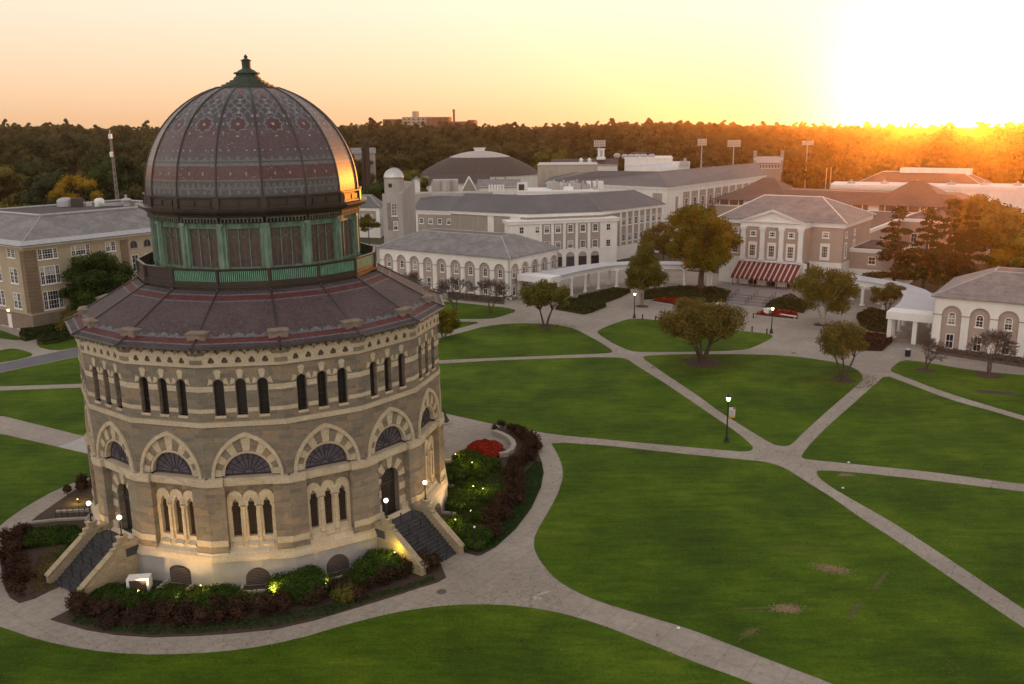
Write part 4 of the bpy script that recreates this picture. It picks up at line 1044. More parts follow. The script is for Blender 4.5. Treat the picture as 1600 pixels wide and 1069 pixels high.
# projecting white wing along the chamfer
dd = (e3 - e2); dd.z = 0; dd.normalize(); nn = Vector((-dd.y, dd.x, 0)); og = e2 - nn * 2.2
def onp(px, py):
    r_ = ray(px, py); s_ = nn.dot(Vector((og.x, og.y, 0))) / (nn.x * r_.x + nn.y * r_.y); return Vector((r_.x * s_, r_.y * s_, CAMZ + r_.z * s_))
w1 = onp(794, 345); w2 = onp(968, 337); print('wing z', w1.z, w2.z)
Pw = [tuple(q[:2]) for q in (w1, w2, w2 + nn * 5.2, w1 + nn * 5.2)]
walls(t, offset_poly(Pw, -.35), 0, 10.3, M_cream, 'front_wing_wall'); band(t, Pw, 9.95, 10.55, 0, M_cream, 'wing_cornice'); band(t, Pw, 10.55, 10.72, .15, M_white, 'wing_coping')
Pi = offset_poly(Pw, -.35); Mw = wallM(Pi[0], Pi[1]); L = seglen(Pi[0], Pi[1])
fx = [(x - 270) / 870 * L for x in (365, 490, 565, 655, 755, 855, 957, 1065)]
for i, x in enumerate(fx):
    if 2 <= i <= 6:
        b = MB(); b.box(x - 1.15, x + 1.15, -.03, .02, 4.0, 9.75, 0, Mw); b.build('bay_panel', M_tan, t)
        win(t, Mw, x, 7.75, 1.35, 1.85, 'rect', 2, 4, fr=.18, y=-.03); win(t, Mw, x, 4.15, 1.3, 1.75, 'rect', 3, 4, fr=.12, y=-.03)
    else:
        win(t, Mw, x, 7.9, 1.05, 1.5, 'rect', 2, 2, fr=.08); 
        if i != 1: win(t, Mw, x, 4.2, 1.1, 1.6, 'rect', 2, 3, fr=.08)
b = MB()
for x in [(fx[i] + fx[i + 1]) / 2 for i in range(2, 6)] + [fx[2] - 1.5, fx[6] + 1.5]: b.box(x - .3, x + .3, -.2, .05, 3.6, 9.95, 0, Mw)
b.build('pilaster_strip', M_cream, t)
for i in range(3, 7):
    x = fx[i]; b = MB(); b.plate(arch(x, .05, 2.0, 3.3, 'round', 8), (), -.05, .02, 0, Mw); o = b.build('arcade_opening', M_tan, t); b = MB(); b.box(x - .95, x + .95, -.08, -.02, .05, 2.25, 0, Mw); b.build('dark_opening', M_glass, o)
# right facade
Mr = wallM(P[3], P[4]); L = seglen(P[3], P[4]); s0 = L * (1150 - 1000) / 505
for i in range(7):
    x = s0 + (L - s0) * (i + .5) / 7 * .96 + .2
    win(t, Mr, x, 8.1, 1.25, 1.7, 'rect', 2, 4, fr=.1); win(t, Mr, x, 4.3, 1.25, 1.7, 'rect', 2, 4, fr=.1)
b = MB()
for i in range(8):
    x = s0 + (L - s0) * i / 7 * .96 + .2; b.box(x - .28, x + .28, -.2, .05, 3.2, ZE - .7, 0, Mr)
b.box(0, L, -.1, .05, 0, 3.3, 0, Mr); b.build('pilaster_strip', M_cream, t)
Ml = wallM(P[1], P[2]); L = seglen(P[1], P[2])
for x in (L * .35,): b = MB(); b.box(x - 1.1, x + 1.1, -.03, .02, 3.5, 11, 0, Ml); b.build('bay_panel', M_tan, t)
b = MB(); b.box(0, L * .15, -.06, .05, 0, 11.2, 0, Ml); b.box(L * .55, L * .8, -.06, .05, 0, 11.2, 0, Ml); b.build('pilaster_strip', M_cream, t)
# ------------------------------------------------------------------ long low wing behind left arcade
t = thing('low_wing', 'long low building with small square windows in a taupe band beside the observatory tower', 'building', at(690, 352, 5) - Vector((0, 0, 5)))
ZE = 10.0; e = [at(644, 328, ZE), at(728, 330.5, ZE), at(770, 327, ZE)]
dd = (e[1] - e[0]).normalized(); nn = Vector((-dd.y, dd.x, 0)); e3_ = e[2] + nn * 9; e4_ = e[0] + nn * 14
Eo = [e[0], e[1], e[2], e3_, e4_]; P = offset_poly([tuple(p[:2]) for p in Eo], -.4)
walls(t, P, 0, ZE - .2, M_cream); band(t, P, ZE - .5, ZE - .02, .2, M_white, 'cornice')
r = [at(660, 305.5, 13), at(724, 306.5, 13), at(808, 304, 13)]
roofm(t, Eo, r, [(0, 1, 6, 5), (1, 2, 7, 6), (2, 3, 7), (3, 4, 5, 6, 7), (4, 0, 5), (4, 3, 2, 1, 0)], M_slateD, ridge=[(5, 6), (6, 7), (1, 6)], rm=M_metal, rr=.07)
Mw = wallM(P[0], P[1]); L = seglen(P[0], P[1]); b = MB(); b.box(L * .07, L * .93, -.03, .02, 3.0, 8.9, 0, Mw); b.build('bay_panel', M_tan, t)
for i in range(5): win(t, Mw, L * (.14 + .178 * i), 6.4, 1.25, 1.5, 'rect', 2, 2, fr=.16, y=-.03)
Mw = wallM(P[1], P[2]); L = seglen(P[1], P[2])
for i in range(2): b = MB(); x = L * (.3 + .42 * i); b.plate(arch(x, 3, 2.3, 5.6, 'round', 8), (), -.03, .02, 0, Mw); b.build('arched_panel', M_tan, t); win(t, Mw, x, 6.0, 1.1, 1.4, 'rect', 2, 2, fr=.14, y=-.03)
# ------------------------------------------------------------------ observatory tower
D = 205
t0_ = at_d(597, 303, D); t1_ = at_d(628, 303, D); t2_ = at_d(648, 288, D + 8)
t = thing('observatory_tower', 'pale concrete stair tower topped by a small round silver observatory dome', 'tower', (t0_.x, t0_.y, 0))
zt = t0_.z; P = [tuple(q[:2]) for q in (t0_, t1_, t2_, t2_ + (t0_ - t1_))]
M_conc = mat('weathered_concrete', (.46, .43, .40), .9, (.30, .28, .265), .25, 6, stretch=(1, 1, .25), bump=.1)
walls(t, P, 0, zt, M_conc)
Pu = [tuple(q[:2]) for q in (t1_ - (t1_ - t0_) * .12, t1_ + Vector((0.3, 0, 0)), t2_, t2_ - (t1_ - t0_) * .5)]
b = MB(); b.add([(t1_.x - 1.5, t1_.y + .5, zt), (t1_.x, t1_.y, zt), (t2_.x, t2_.y, zt), (t2_.x - 2.5, t2_.y, zt), (t1_.x - 1.5, t1_.y + 4, zt + 2.6), (t1_.x + .2, t1_.y + 4, zt + 2.6), (t2_.x, t2_.y, zt + 2.2), (t2_.x - 2.5, t2_.y, zt + 2.2)], [(0, 1, 5, 4), (1, 2, 6, 5), (2, 3, 7, 6), (4, 5, 6, 7), (3, 0, 4, 7)]); b.build('upper_block', M_conc, t)
c = (t0_ + t1_) / 2 + Vector((.2, 2.6, 0)); rr_ = 15.2 / FPX * D
b = MB(); b.tube((c.x, c.y, zt), (c.x, c.y, zt + 3.3), rr_, n=24); b.build('drum', M_conc, t)
b = MB(); b.lathe([(rr_ * 1.04 * math.cos(a), rr_ * 1.0 * math.sin(a)) for a in [PI / 2 * i / 10 for i in range(11)]], 24, 0, Matrix.Translation((c.x, c.y, zt + 3.3))); o = b.build('observatory_dome', M_silver, t, smooth=True)
b = MB()
for s in (-.35, .35):
    for i in range(10):
        a, a2 = PI / 2 * i / 10 + .2, PI / 2 * (i + 1) / 10 + .2
        b.tube((c.x + rr_ * 1.05 * math.cos(a), c.y + s, zt + 3.3 + rr_ * 1.03 * math.sin(a)), (c.x + rr_ * 1.05 * math.cos(a2), c.y + s, zt + 3.3 + rr_ * 1.03 * math.sin(a2)), .07, n=4)
b.build('shutter_rail', M_metal, o)
Mt = wallM(P[0], P[1]); L = seglen(P[0], P[1])
b = MB(); b.box(L * .22, L * .75, -.02, .03, zt - 8.2, zt - 2.0, 0, Mt); b.build('recess', mat('recess_grey', (.25, .23, .21), .9), t)
win(t, Mt, L * .58, zt - 5.0, 1.3, 2.9, 'rect', 2, 4, fr=.1, y=-.03, glass=mat('pale_glass', (.22, .23, .23), .2)); win(t, Mt, L * .62, zt - 8.2, 1.0, 2.0, 'rect', 2, 2, fr=.12, y=-.03)
Md = wallM((c.x - 1.2, c.y - rr_), (c.x + 1.2, c.y - rr_)); b = MB(); b.box(.2, 1.0, -.06, .3, zt + 1.4, zt + 2.2, 0, Md); b.build('hatch', M_black, t)
t = thing('flank_wing', 'low slate roofed wing with taupe wall just left of the observatory tower', 'building', at(575, 340, 5) - Vector((0, 0, 5)))
e = [at(540, 323, 9), at(594, 324, 9)]; e += [e[1] + Vector((0, 12, 0)), e[0] + Vector((0, 12, 0))]; P = offset_poly([tuple(p[:2]) for p in e], -.3)
walls(t, P, 0, 8.8, M_cream); Mw = wallM(P[0], P[1]); L = seglen(P[0], P[1]); b = MB(); b.box(.2, L - 1.2, -.03, .02, 3, 7.9, 0, Mw); b.build('bay_panel', M_tan, t)
for x in (L - 2.8, L - 5.2, L - 7.2): win(t, Mw, x, 5.4, 1.1, 1.4, 'rect', 2, 2, fr=.15, y=-.03)
hip4(t, P, 8.9, 12, 3.4, M_slateD, .3)
# ------------------------------------------------------------------ large hall behind (science hall)
t = thing('long_hall', 'large white hall with grey roofs and taupe window bays rising behind the cornered hall', 'building', cw(200, -60))
ZE = 15.0; e = [at(851, 284, ZE), at(1044, 292.6, ZE), at(1200, 273, ZE)]
e3_ = e[2] - CB * 16; e5 = e[0] + CA * 22
Eo = [e[0], e[1], e[2], e3_, e[1] + CA * 24 - CB * 16, e5]; P = offset_poly([tuple(p[:2]) for p in Eo], -.6)
walls(t, P, 0, ZE - .3, M_cream); band(t, P, ZE - .7, ZE - .02, .3, M_white, 'cornice')
r = [at(930, 267.5, 18.3), at(1030.5, 268.5, 18.3), at(1180, 255, 18.5), at(868, 271.5, 16.0)]
roofm(t, Eo, r, [(0, 1, 7, 6), (0, 6, 9), (1, 2, 8, 7), (2, 3, 8), (3, 4, 7, 8), (4, 5, 9, 6, 7), (5, 0, 9), (5, 4, 3, 2, 1, 0)], M_slateD, ridge=[(6, 7), (7, 8), (1, 7)], rm=M_slate, rr=.1)
Mw = wallM(P[0], P[1]); L = seglen(P[0], P[1])
for x in (L - 3.2,): b = MB(); b.box(x - 1.6, x + 1.6, -.03, .02, 4, 13.2, 0, Mw); b.build('bay_panel', M_tan, t); win(t, Mw, x, 8.9, 1.3, 2.1, 'rect', 2, 4, fr=.14, y=-.03)
Mr = wallM(P[1], P[2]); L = seglen(P[1], P[2])
for i in range(11):
    x = 12 + i * (L - 15) / 10.5
    b = MB(); b.box(x - 2.1, x + 2.1, -.03, .02, 3.5, 13.0, 0, Mr); b.build('bay_panel', M_tan, t); win(t, Mr, x, 8.3, 2.0, 3.0, 'rect', 2, 4, fr=.16, y=-.03)
    win(t, Mr, x, 4.2, 2.0, 2.6, 'rect', 2, 4, fr=.16, y=-.03)
b = MB(); b.box(5.2, 6.8, -.03, .02, 8, 12, 0, Mr); b.build('bay_panel', M_tan, t)
# roof-top blocks behind it
M_putty = mat('putty_panel', (.42, .37, .31), .9, (.36, .32, .27), .3, stretch=(3, 3, .2))
def block(label, name, cat, px0, px1, pyt, D, depth, m, zb=0.0, extra=None, D1=None):
    p0 = at_d(px0, pyt, D); p1 = at_d(px1, pyt, D1 or D); dd = (p1 - p0); dd.z = 0; dd.normalize(); nn = Vector((-dd.y, dd.x, 0)) * depth
    t = thing(name, label, cat, (p0.x, p0.y, zb)); z = p0.z
    P = [tuple(q[:2]) for q in (p0, p1, p1 + nn, p0 + nn)]; walls(t, P, zb, z, m)
    return t, P, z, wallM(P[0], P[1]), seglen(P[0], P[1])
t, P, z, Mw, L = block('putty coloured windowless stage block behind the grey roof of the white hall', 'stage_block', 'building', 840, 934, 259, 292, 20, M_putty)
band(t, P, z, z + .3, .15, M_metal, 'coping'); b = MB()
for x in (1.2, 3.6): b.box(x, x + 1.3, -.05, .02, z - 5, z - 1.6, 0, Mw)
b.build('louvre', M_tan, t)
t, P, z, Mw, L = block('cream block with rooftop fans behind the long white hall', 'plant_block', 'building', 976, 1051, 248.5, 310, 24, M_cream)
band(t, P, z, z + .3, .15, M_cream, 'coping')
for i, px in enumerate((964, 976, 986, 994, 1006, 1018)):
    q = at_d(px, 248, 318); b = MB(); b.lathe([(.9, 0), (1.1, .6), (1.3, .7), (.9, 1.3), (.4, 1.5)], 10, 0, Matrix.Translation((q.x, q.y, z - (.1 if px > 975 else -.2)))); b.build('roof_fan', M_metal, t)
t, P, z, Mw, L = block('glazed slope roofed link below the cream plant block', 'glass_link', 'building', 978, 1060, 262, 296, 10, M_cream)
b = MB(); q0 = Vector((*P[0], z)); q1 = Vector((*P[1], z)); q2 = at_d(1048, 256, 300); b.add([tuple(q0), tuple(q1), tuple(q2), tuple(q0 + Vector((0, .3, .5)))], [(0, 1, 2, 3)]); b.build('roof_glass', mat('sky_glass', (.55, .60, .66), .25), t)
t, P, z, Mw, L = block('small cream stair head beside the plant block', 'stair_head', 'building', 1050, 1078, 254, 306, 10, M_cream)
b = MB(); b.box(2.5, 5.5, -1, 1, z - 1, z + .4, 0, Mw); b.tube((4.2, 0, z + .4), (4.2, 0, z + 1.4), .4, n=8, M=Mw); b.build('roof_unit', M_metal, t)
# roof plant between the halls
t, P, z, Mw, L = block('low white flat roof crowded with ventilation units between the grey roofs', 'service_block', 'building', 808, 935, 301, 232, 14, M_cream)
band(t, P, z, z + .35, .1, M_white, 'coping')
rnd = random.Random(5)
for i in range(15):
    px = 862 + i * 5.2 + rnd.uniform(-1, 1); q = at_d(px, 300, 236 + rnd.uniform(0, 8)); s = rnd.uniform(.5, 1.3); b = MB(); b.box(-s, s, -s * .7, s * .7, 0, rnd.uniform(.9, 2.3), 0, Matrix.Translation((q.x, q.y, z)) @ Matrix.Rotation(.3, 4, 'Z')); b.tube((0, 0, .5), (0, 0, rnd.uniform(1.5, 3)), .25, n=8, M=Matrix.Translation((q.x + .5, q.y, z))); b.build('roof_unit', (M_metal, M_conc, M_white)[i % 3], t)
b = MB(); b.box(L * .0, L * .13, -.03, .4, z, z + 2.6, 0, Mw); b.build('roof_hut', M_cream, t); b = MB(); b.box(L * .02, L * .09, -.08, .0, z + .6, z + 2.1, 0, Mw); b.build('louvre', M_glass, t)
t, P, z, Mw, L = block('pale cylinder-ended plant room on the roofs behind the low wing', 'plant_room', 'building', 676, 716, 282, 262, 7, M_conc, 0)
for i in range(2): b = MB(); b.tube((L * (.15 + .35 * i), -.5, z - 5), (L * (.15 + .35 * i), -.5, z - .2), 1.5, n=14, M=Mw); b.build('duct', M_conc, t)
t, P, z, Mw, L = block('low pale flat roofs with white pipes between tower and halls', 'annexe', 'building', 640, 770, 303, 252, 8, M_conc)
for i in range(6): q = at_d(765 + i * 4.3, 300, 256); b = MB(); b.tube((q.x, q.y, z), (q.x, q.y, z + 1.9), .28, n=8); b.build('flue', M_white, t)
# gabled houses behind
def gable(label, name, px0, px1, pye, pyr, D, depth, wm, rm, skew=0, gablefront=False, cat='house', zwin=None):
    p0 = at_d(px0, pye, D); p1 = at_d(px1, pye, D + skew); dd = (p1 - p0); L = math.hypot(dd.x, dd.y); dd.z = 0; dd.normalize(); nn = Vector((-dd.y, dd.x, 0)); ze = p0.z; mid = (p0 + p1) / 2
    zr = at_d((px0 + px1) / 2, pyr, D + (0 if gablefront else depth / 2)).z
    t = thing(name, label, cat, (p0.x, p0.y, zterr(p0.x, p0.y))); P = [tuple(q[:2]) for q in (p0, p1, p1 + nn * depth, p0 + nn * depth)]
    walls(t, P, zterr(p0.x, p0.y) - .5, ze, wm)
    M = Matrix(((dd.x, nn.x, 0, p0.x), (dd.y, nn.y, 0, p0.y), (0, 0, 1, 0), (0, 0, 0, 1)))
    b = MB(); g2 = MB(); o = .5
    if gablefront:
        b.add([(-o, -o, ze - .2), (L / 2, -o, zr), (L + o, -o, ze - .2), (-o, depth, ze - .2), (L / 2, depth, zr), (L + o, depth, ze - .2)], [(0, 3, 4, 1), (1, 4, 5, 2)], M)
        g2.plate([(0, ze), (L, ze), (L / 2, zr - .2)], (), 0, .2, 0, M)
    else:
        b.add([(-o, -o, ze - .2), (L + o, -o, ze - .2), (L + o, depth / 2, zr), (-o, depth / 2, zr), (-o, depth + o, ze - .2), (L + o, depth + o, ze - .2)], [(0, 1, 2, 3), (3, 2, 5, 4)], M)
        for x in (0, L): g2.add([(x, 0, ze), (x, depth, ze), (x, depth / 2, zr - .15)], [(0, 1, 2)], M, 0)
    b.build('roof', rm, t, fix=False); g2.build('gable_wall', wm, t)
    return t, M, L, ze, zr
t, M, L, ze, zr = gable('grey shingled building with a small white trimmed gable behind the low wing', 'shingled_house', 672, 764, 287, 272, 284, 16, M_cream, M_dkroof, 0, False, 'building')
b = MB(); b.plate([(L * .5, ze - 3.6), (L * .82, ze - 3.6), (L * .66, ze + 1.8)], (), -2.4, -2.2, 0, M); o = b.build('gable', M_tan, t)
b = MB()
for s in ((.49, .66), (.83, .66)): b.tube((L * s[0], -2.5, ze - 3.8), (L * s[1], -2.5, ze + 2.1), .25, n=5, M=M)
b.build('gable_trim', M_white, o)
gable('long grey roofed building right of the small white trimmed gable', 'grey_roofed_range', 748, 812, 292, 280, 276, 14, M_cream, M_slate, 0, False, 'building')
gable('pale grey roofed house seen past the right side of the dome', 'pale_house', 530, 586, 240, 231, 420, 16, M_tan, M_slate, 0, False)
gable('small white house with dark roof left of the plant room', 'white_cottage', 645, 656, 283, 277, 285, 8, M_white, M_slateD, 0, True)
# smokestacks
for px, pt, r, lab, pb in ((572.5, 222, .9, 'tall dark rusty smokestack beside the dome', 300), (567, 232, .55, 'thinner dark smokestack touching the taller one on its left', 290)):
    q = at_d(px, pt, 300); t = thing('smokestack', lab, 'chimney', (q.x, q.y, 0)); b = MB(); b.tube((q.x, q.y, 0), (q.x, q.y, q.z), r * 1.0, r * .9, 14); b.build('stack', mat('rusty_black_steel', (.05, .028, .022), .8), t); b = MB(); b.tube((q.x, q.y, q.z - .6), (q.x, q.y, q.z + .2), r * 1.08, n=14); b.build('rim', M_black, t)
# ------------------------------------------------------------------ fieldhouse with shallow domed roof
D = 400; c = at_d(750, 270, D); R0 = 92 / FPX * D
t = thing('fieldhouse', 'round fieldhouse with wide brown domed roof, pale crown and tiny white cupola', 'building', (c.x, c.y, 0))
zb = at_d(750, 274, D - R0 * .6).z; zt_ = at_d(750, 236, D).z
Mx = Matrix.Translation((c.x, c.y, 0))
b = MB(); b.lathe([(R0, 0), (R0, zb)], 32, 0, Mx); b.build('wall', M_cream, t)
def fh(f): return (R0 * 1.02 * (1 - f), zb + (zt_ - zb) * (1 - (1 - f) ** 1.9))
b = MB(); b.lathe([fh(i / 10) for i in range(7)] , 48, 0, Mx); b.build('roof', M_dkroof, t, smooth=False)
b = MB(); b.lathe([(fh(i / 10)[0], fh(i / 10)[1] + .12) for i in range(5, 11)], 48, 0, Mx); b.build('roof_crown', mat('pale_membrane', (.50, .47, .46), .6), t)
b = MB(); b.box(-2.2, 2.2, -2.2, 2.2, zt_ - .2, zt_ + 1.1, 0, Mx); b.box(-2.7, 2.7, -2.7, 2.7, zt_ + 1.1, zt_ + 1.35, 0, Mx); o = b.build('cupola', M_white, t)
# ------------------------------------------------------------------ brown roof with white lantern tower
t, M, L, ze, zr = gable('dark brown roofed building carrying a white lantern tower', 'brown_roofed_hall', 862, 965, 257.5, 248, 330, 16, M_cream, M_dkroof, 0, False, 'building')
for px in (908, 921): q = at_d(px, 254, 326); b = MB(); b.box(-.6, .6, -.6, .6, 0, 1.0, 0, Matrix.Translation((q.x, q.y, q.z))); b.add([(-.8, -.8, 1), (.8, -.8, 1), (.8, .8, 1), (-.8, .8, 1), (0, 0, 1.7)], [(0, 1, 4), (1, 2, 4), (2, 3, 4), (3, 0, 4)], Matrix.Translation((q.x, q.y, q.z))); b.build('roof_vent', M_white, t)
q = at_d(939, 247, 334); zq = q.z; Mx = Matrix.Translation((q.x, q.y, zq - .5))
b = MB(); b.box(-1.5, 1.5, -1.5, 1.5, 0, .9, 0, Mx); b.box(-1.1, 1.1, -1.1, 1.1, .9, 3.6, 0, Mx); b.box(-1.4, 1.4, -1.4, 1.4, 3.6, 3.9, 0, Mx); o = b.build('lantern', M_white, t); b = MB(); b.box(-.5, .5, -1.2, -1.1, 1.1, 3.3, 0, Mx); b.build('lantern_louvre', M_metal, o)
# ------------------------------------------------------------------ long brown tiled building, right centre
t = thing('brown_tiled_hall', 'long low building with brown tile roof, twin raised roof pavilions and white clerestory', 'building', cw(205, -12))
P = rect(206, 226, -46, 22.5)
walls(t, P, 0, 8.2, M_tanp); band(t, P, 8.2, 8.5, .3, M_white, 'ledge'); walls(t, offset_poly(P, -.6), 8.5, 10.1, mat('clerestory_glass', (.14, .10, .09), .3), 'clerestory')
M = FA(206.6, -46, 22.5, .05); b = MB(); L = 68.5
for i in range(24): x = 1 + i * (L - 2) / 23; b = MB(); b.box(x - .12, x + .12, -.08, .1, 8.5, 10.1, 0, M); b.build('mullion', M_white, t)
for i in (3, 9, 15, 20): x = 1 + i * (L - 2) / 23; b = MB(); b.box(x - 1.4, x + 1.4, -.1, .08, 8.5, 10.1, 0, M); b.build('clerestory_panel', M_white, t)
for x in (4.2, 10, 15, 55, 62): win(t, FA(206, -46, 22.5), x, 3.6, 2.2, 2.4, 'rect', 3, 3, fr=.15)
hip4(t, P, 10.1, 12.9, 5.5, M_slateB, .9, deck=M_slateB, rm=M_slateB)
for b0, b1, nm in ((-42, -26, 'left'), (-1, 15, 'right')):
    Pp = rect(208.5, 224, b0, b1); E = [(x, y, 11.4) for x, y in offset_poly(Pp, .5)]; R2 = [tuple(cw(216, b0 + 6.2, 15.9)), tuple(cw(216, b1 - 6.2, 15.9))]
    roofm(t, E, R2, [(0, 1, 5, 4), (1, 2, 5), (2, 3, 4, 5), (3, 0, 4)], M_slateB, name='pavilion_roof', ridge=[(4, 5)], rm=M_slateB)
t = thing('link_wing', 'flat roofed taupe wing with white parapet running back from the pedimented hall', 'building', cw(170, 8))
P = rect(146.1, 190, 0.5, 11.5); walls(t, P, 0, 9.4, M_tanp); band(t, P, 9.0, 9.7, .25, M_white, 'parapet')
b = MB(); b.prism(offset_poly(P, -.4), 9.7, 9.85); b.build('roof_deck', M_dkroof, t)
P = rect(178, 205, 11.5, 29.5); walls(t, P, 0, 9.2, M_tanp, 'end_wing'); band(t, P, 8.8, 9.5, .25, M_white, 'parapet')
b = MB(); b.prism(offset_poly(P, -.4), 9.5, 9.62); b.build('roof_deck', M_dkroof, t)
for i in range(8): win(t, FBr(29.5, 178, 205), 2 + i * 3.3, 1.5, 1.3, 5.4, 'rect', 2, 5, fr=.12)
for i in range(4): win(t, FA(178, 11.5, 29.5), 3 + i * 4, 2, 1.4, 4.2, 'rect', 2, 4, fr=.12)
t = thing('far_tiled_hall', 'pale brown hipped hall with long skylight under the setting sun', 'building', cw(300, -10))
P = rect(296, 318, -30, 13); walls(t, P, 0, 9.5, M_cream); hip4(t, P, 9.6, 14.2, 8, M_slateB, .6, rm=M_cream)
b = MB(); b.prism(rect(303.5, 309, -16, 7), 13.5, 15.6); b.build('skylight', M_cream, t)
t, P, z, Mw, L = block('long flat white building with stepped parapet beyond the brown tile roof', 'white_flat_hall', 'building', 1298, 1610, 289, 335, 18, M_cream, D1=335)
band(t, P, z - .9, z + .2, .35, M_white, 'parapet')
for i in range(6): q = at_d(1330 + i * 52, 288, 341); b = MB(); b.box(-1, 1, -1, 1, 0, 1.0, 0, Matrix.Translation((q.x, q.y, z))); b.tube((0, 0, .8), (0, 0, 1.7), .3, n=8, M=Matrix.Translation((q.x, q.y, z))); b.build('roof_unit', M_metal, t)
# crow-stepped stone house
t, M, L, ze, zr = gable('small grey stone house with pale roof and two end chimneys at the wood edge', 'stone_house', 1179, 1222, 254, 244.5, 390, 12, mat('grey_stone_wall', (.30, .27, .25), .9), mat('pale_roof', (.42, .39, .38), .7), 0)
for x in (0, L): b = MB(); b.box(x - .7, x + .7, 5, 7, zr - 1, zr + 2.4, 0, M); b.box(x - .35, x + .35, -.2, 12.2, ze - 4, ze + .8, 0, M); b.build('chimney', MATS['grey_stone_wall'], t)
for i in range(8): win(t, M, 1.2 + i * (L - 2.4) / 7, ze - 2.3, .7, 1.5, 'rect', 1, 1, fr=.08)
# ------------------------------------------------------------------ hospital on the horizon
D = 1300
t = thing('hospital_block', 'distant brick hospital cluster with pale tower block on the skyline', 'building', tuple(at_d(650, 205, D)[:2]) + (10,))
def hb(px0, px1, pyt, m, dd=0, name='wing', dep=18):
    p0 = at_d(px0, pyt, D + dd); p1 = at_d(px1, pyt, D + dd); b = MB(); b.prism([(p0.x, p0.y), (p1.x, p1.y), (p1.x + 3, p1.y + dep), (p0.x + 3, p0.y + dep)], 8, p0.z); o = b.build(name, m, t)
    g = MB(); Mq = wallM(p0, p1); Lq = seglen(p0, p1); n = int(Lq / 6); zz = p0.z
    k = 0
    while zz > p0.z - 26 and k < 6:
        zz -= 4.2; k += 1
        for i in range(n): x = Lq * (i + .5) / n; g.box(x - 1.3, x + 1.3, -.15, .1, zz, zz + 2, 0, Mq)
    g.build('window_band', M_glass, o); return o
hb(598, 630, 186.5, M_brickr); hb(628, 672, 183, M_putty, -8); hb(666, 680, 184, M_brickr, -20); hb(676, 701, 183, M_brickr, 6); hb(644, 650, 174, M_putty, 2, 'tower', 10); hb(700, 742, 190, M_brickr, 10); hb(731, 741, 187.5, M_brickr, 4)
p0 = at_d(709, 171.5, D); t = thing('hospital_chimney', 'lone dark chimney standing on the skyline right of the hospital', 'chimney', (p0.x, p0.y, 10)); b = MB(); b.tube((p0.x, p0.y, 10), (p0.x, p0.y, p0.z), 1.9, 1.5, 12); b.build('stack', M_brickr, t); b = MB(); b.tube((p0.x, p0.y, p0.z - 1.5), (p0.x, p0.y, p0.z + .3), 1.9, n=12); b.build('rim', M_black, t)
# ------------------------------------------------------------------ buff hall at the left edge
t = thing('buff_hall', 'buff stucco hall with brown quoins and grey hipped roof at the left edge', 'building', cw(24, -85.5))
a1 = 64; b0 = -118; P = rect(23.9, a1, b0, -85.3)
walls(t, P, 2.9, 13.3, M_yel); band(t, P, 0, 2.9, .1, mat('brown_rusticated_base', (.25, .19, .14), .9, (.19, .15, .11), .8), 'stone_base')
band(t, P, 2.8, 3.05, .16, M_yel, 'string_course'); band(t, P, 13.1, 13.6, .25, M_yel, 'frieze'); band(t, P, 13.6, 14.0, .75, M_cream, 'cornice')
Mq = mat('brown_quoin_stone', (.235, .165, .11), .9, (.18, .13, .09), .8)
b = MB(); M = FBr(-85.3, 23.9, a1); 
for i in range(18): z = 3.05 + i * .56; o_ = .02 if i % 2 else 0; b.box(.0 - .14, 1.75 - o_, -.14, .05, z, z + .52, 0, M)
M2 = FA(23.9, b0, -85.3); L2 = -85.3 - b0
b.build('quoin', Mq, t); b = MB()
for i in range(18): z = 3.05 + i * .56; b.box(L2 - 1.4, L2 + .14, -.14, .05, z, z + .52, 0, M2)
b.build('quoin', Mq, t); b = MB()
for i in range(18): z = 3.05 + i * .56; b.box(16.2, 17.6, -.12, .05, z, z + .52, 0, M)
b.build('quoin', Mq, t)
b = MB(); M = FBr(-85.3, 23.9, a1)
for i in range(70): x = -.2 + i * .6; b.box(x, x + .25, -.85, -.72, 13.62, 13.86, 0, M)
for i in range(50): x = L2 + .2 - i * .6; b.box(x - .25, x, -.85, -.72, 13.62, 13.86, 0, M2)
b.build('dentil', M_white, t)
def trip(M, x0, x1, z0, z1):
    c = (x0 + x1) / 2; w_ = x1 - x0; h = z1 - z0
    win(t, M, c, z0, w_ * .56, h, 'rect', 4, 4, fr=.1); win(t, M, x0 + w_ * .11, z0, w_ * .22, h, 'rect', 2, 4, fr=.08); win(t, M, x1 - w_ * .11, z0, w_ * .22, h, 'rect', 2, 4, fr=.08)
for za, zb_ in ((11.4, 13.05), (7.4, 10.3), (3.3, 6.3)):
    trip(M, 2.0, 5.2, za, zb_); trip(M, 7.5, 10.7, za, zb_)
    win(t, M, 13.9, za, .85, zb_ - za, 'rect', 2, 4); win(t, M, 14.9, za, .85, zb_ - za, 'rect', 2, 4)
    for x in (23.5, 27.5, 31.5): win(t, M, x, za, 1.4, zb_ - za, 'rect', 2, 4)
win(t, M, 3.2, .5, 1.2, 1.9, 'rect', 2, 3); win(t, M, 9.0, .5, 1.2, 1.9, 'rect', 2, 3)
for x in (18.7, 21.3): win(t, M, x, 11.4, 1.4, 1.35, 'round', 2, 1, fr=.06, fm=M_tan); win(t, M, x, 7.4, 1.3, 2.9, 'rect', 2, 4)
for i, x in enumerate((-89.4, -94.6, -100, -105, -110)):
    for za, zb_ in ((11.75, 13.2), (7.6, 10.1), (3.5, 6.1), (.1, 2.1)):
        win(t, M2, x - b0 - .62, za, 1.1, zb_ - za, 'rect', 2, 4); win(t, M2, x - b0 + .62, za, 1.1, zb_ - za, 'rect', 2, 4)
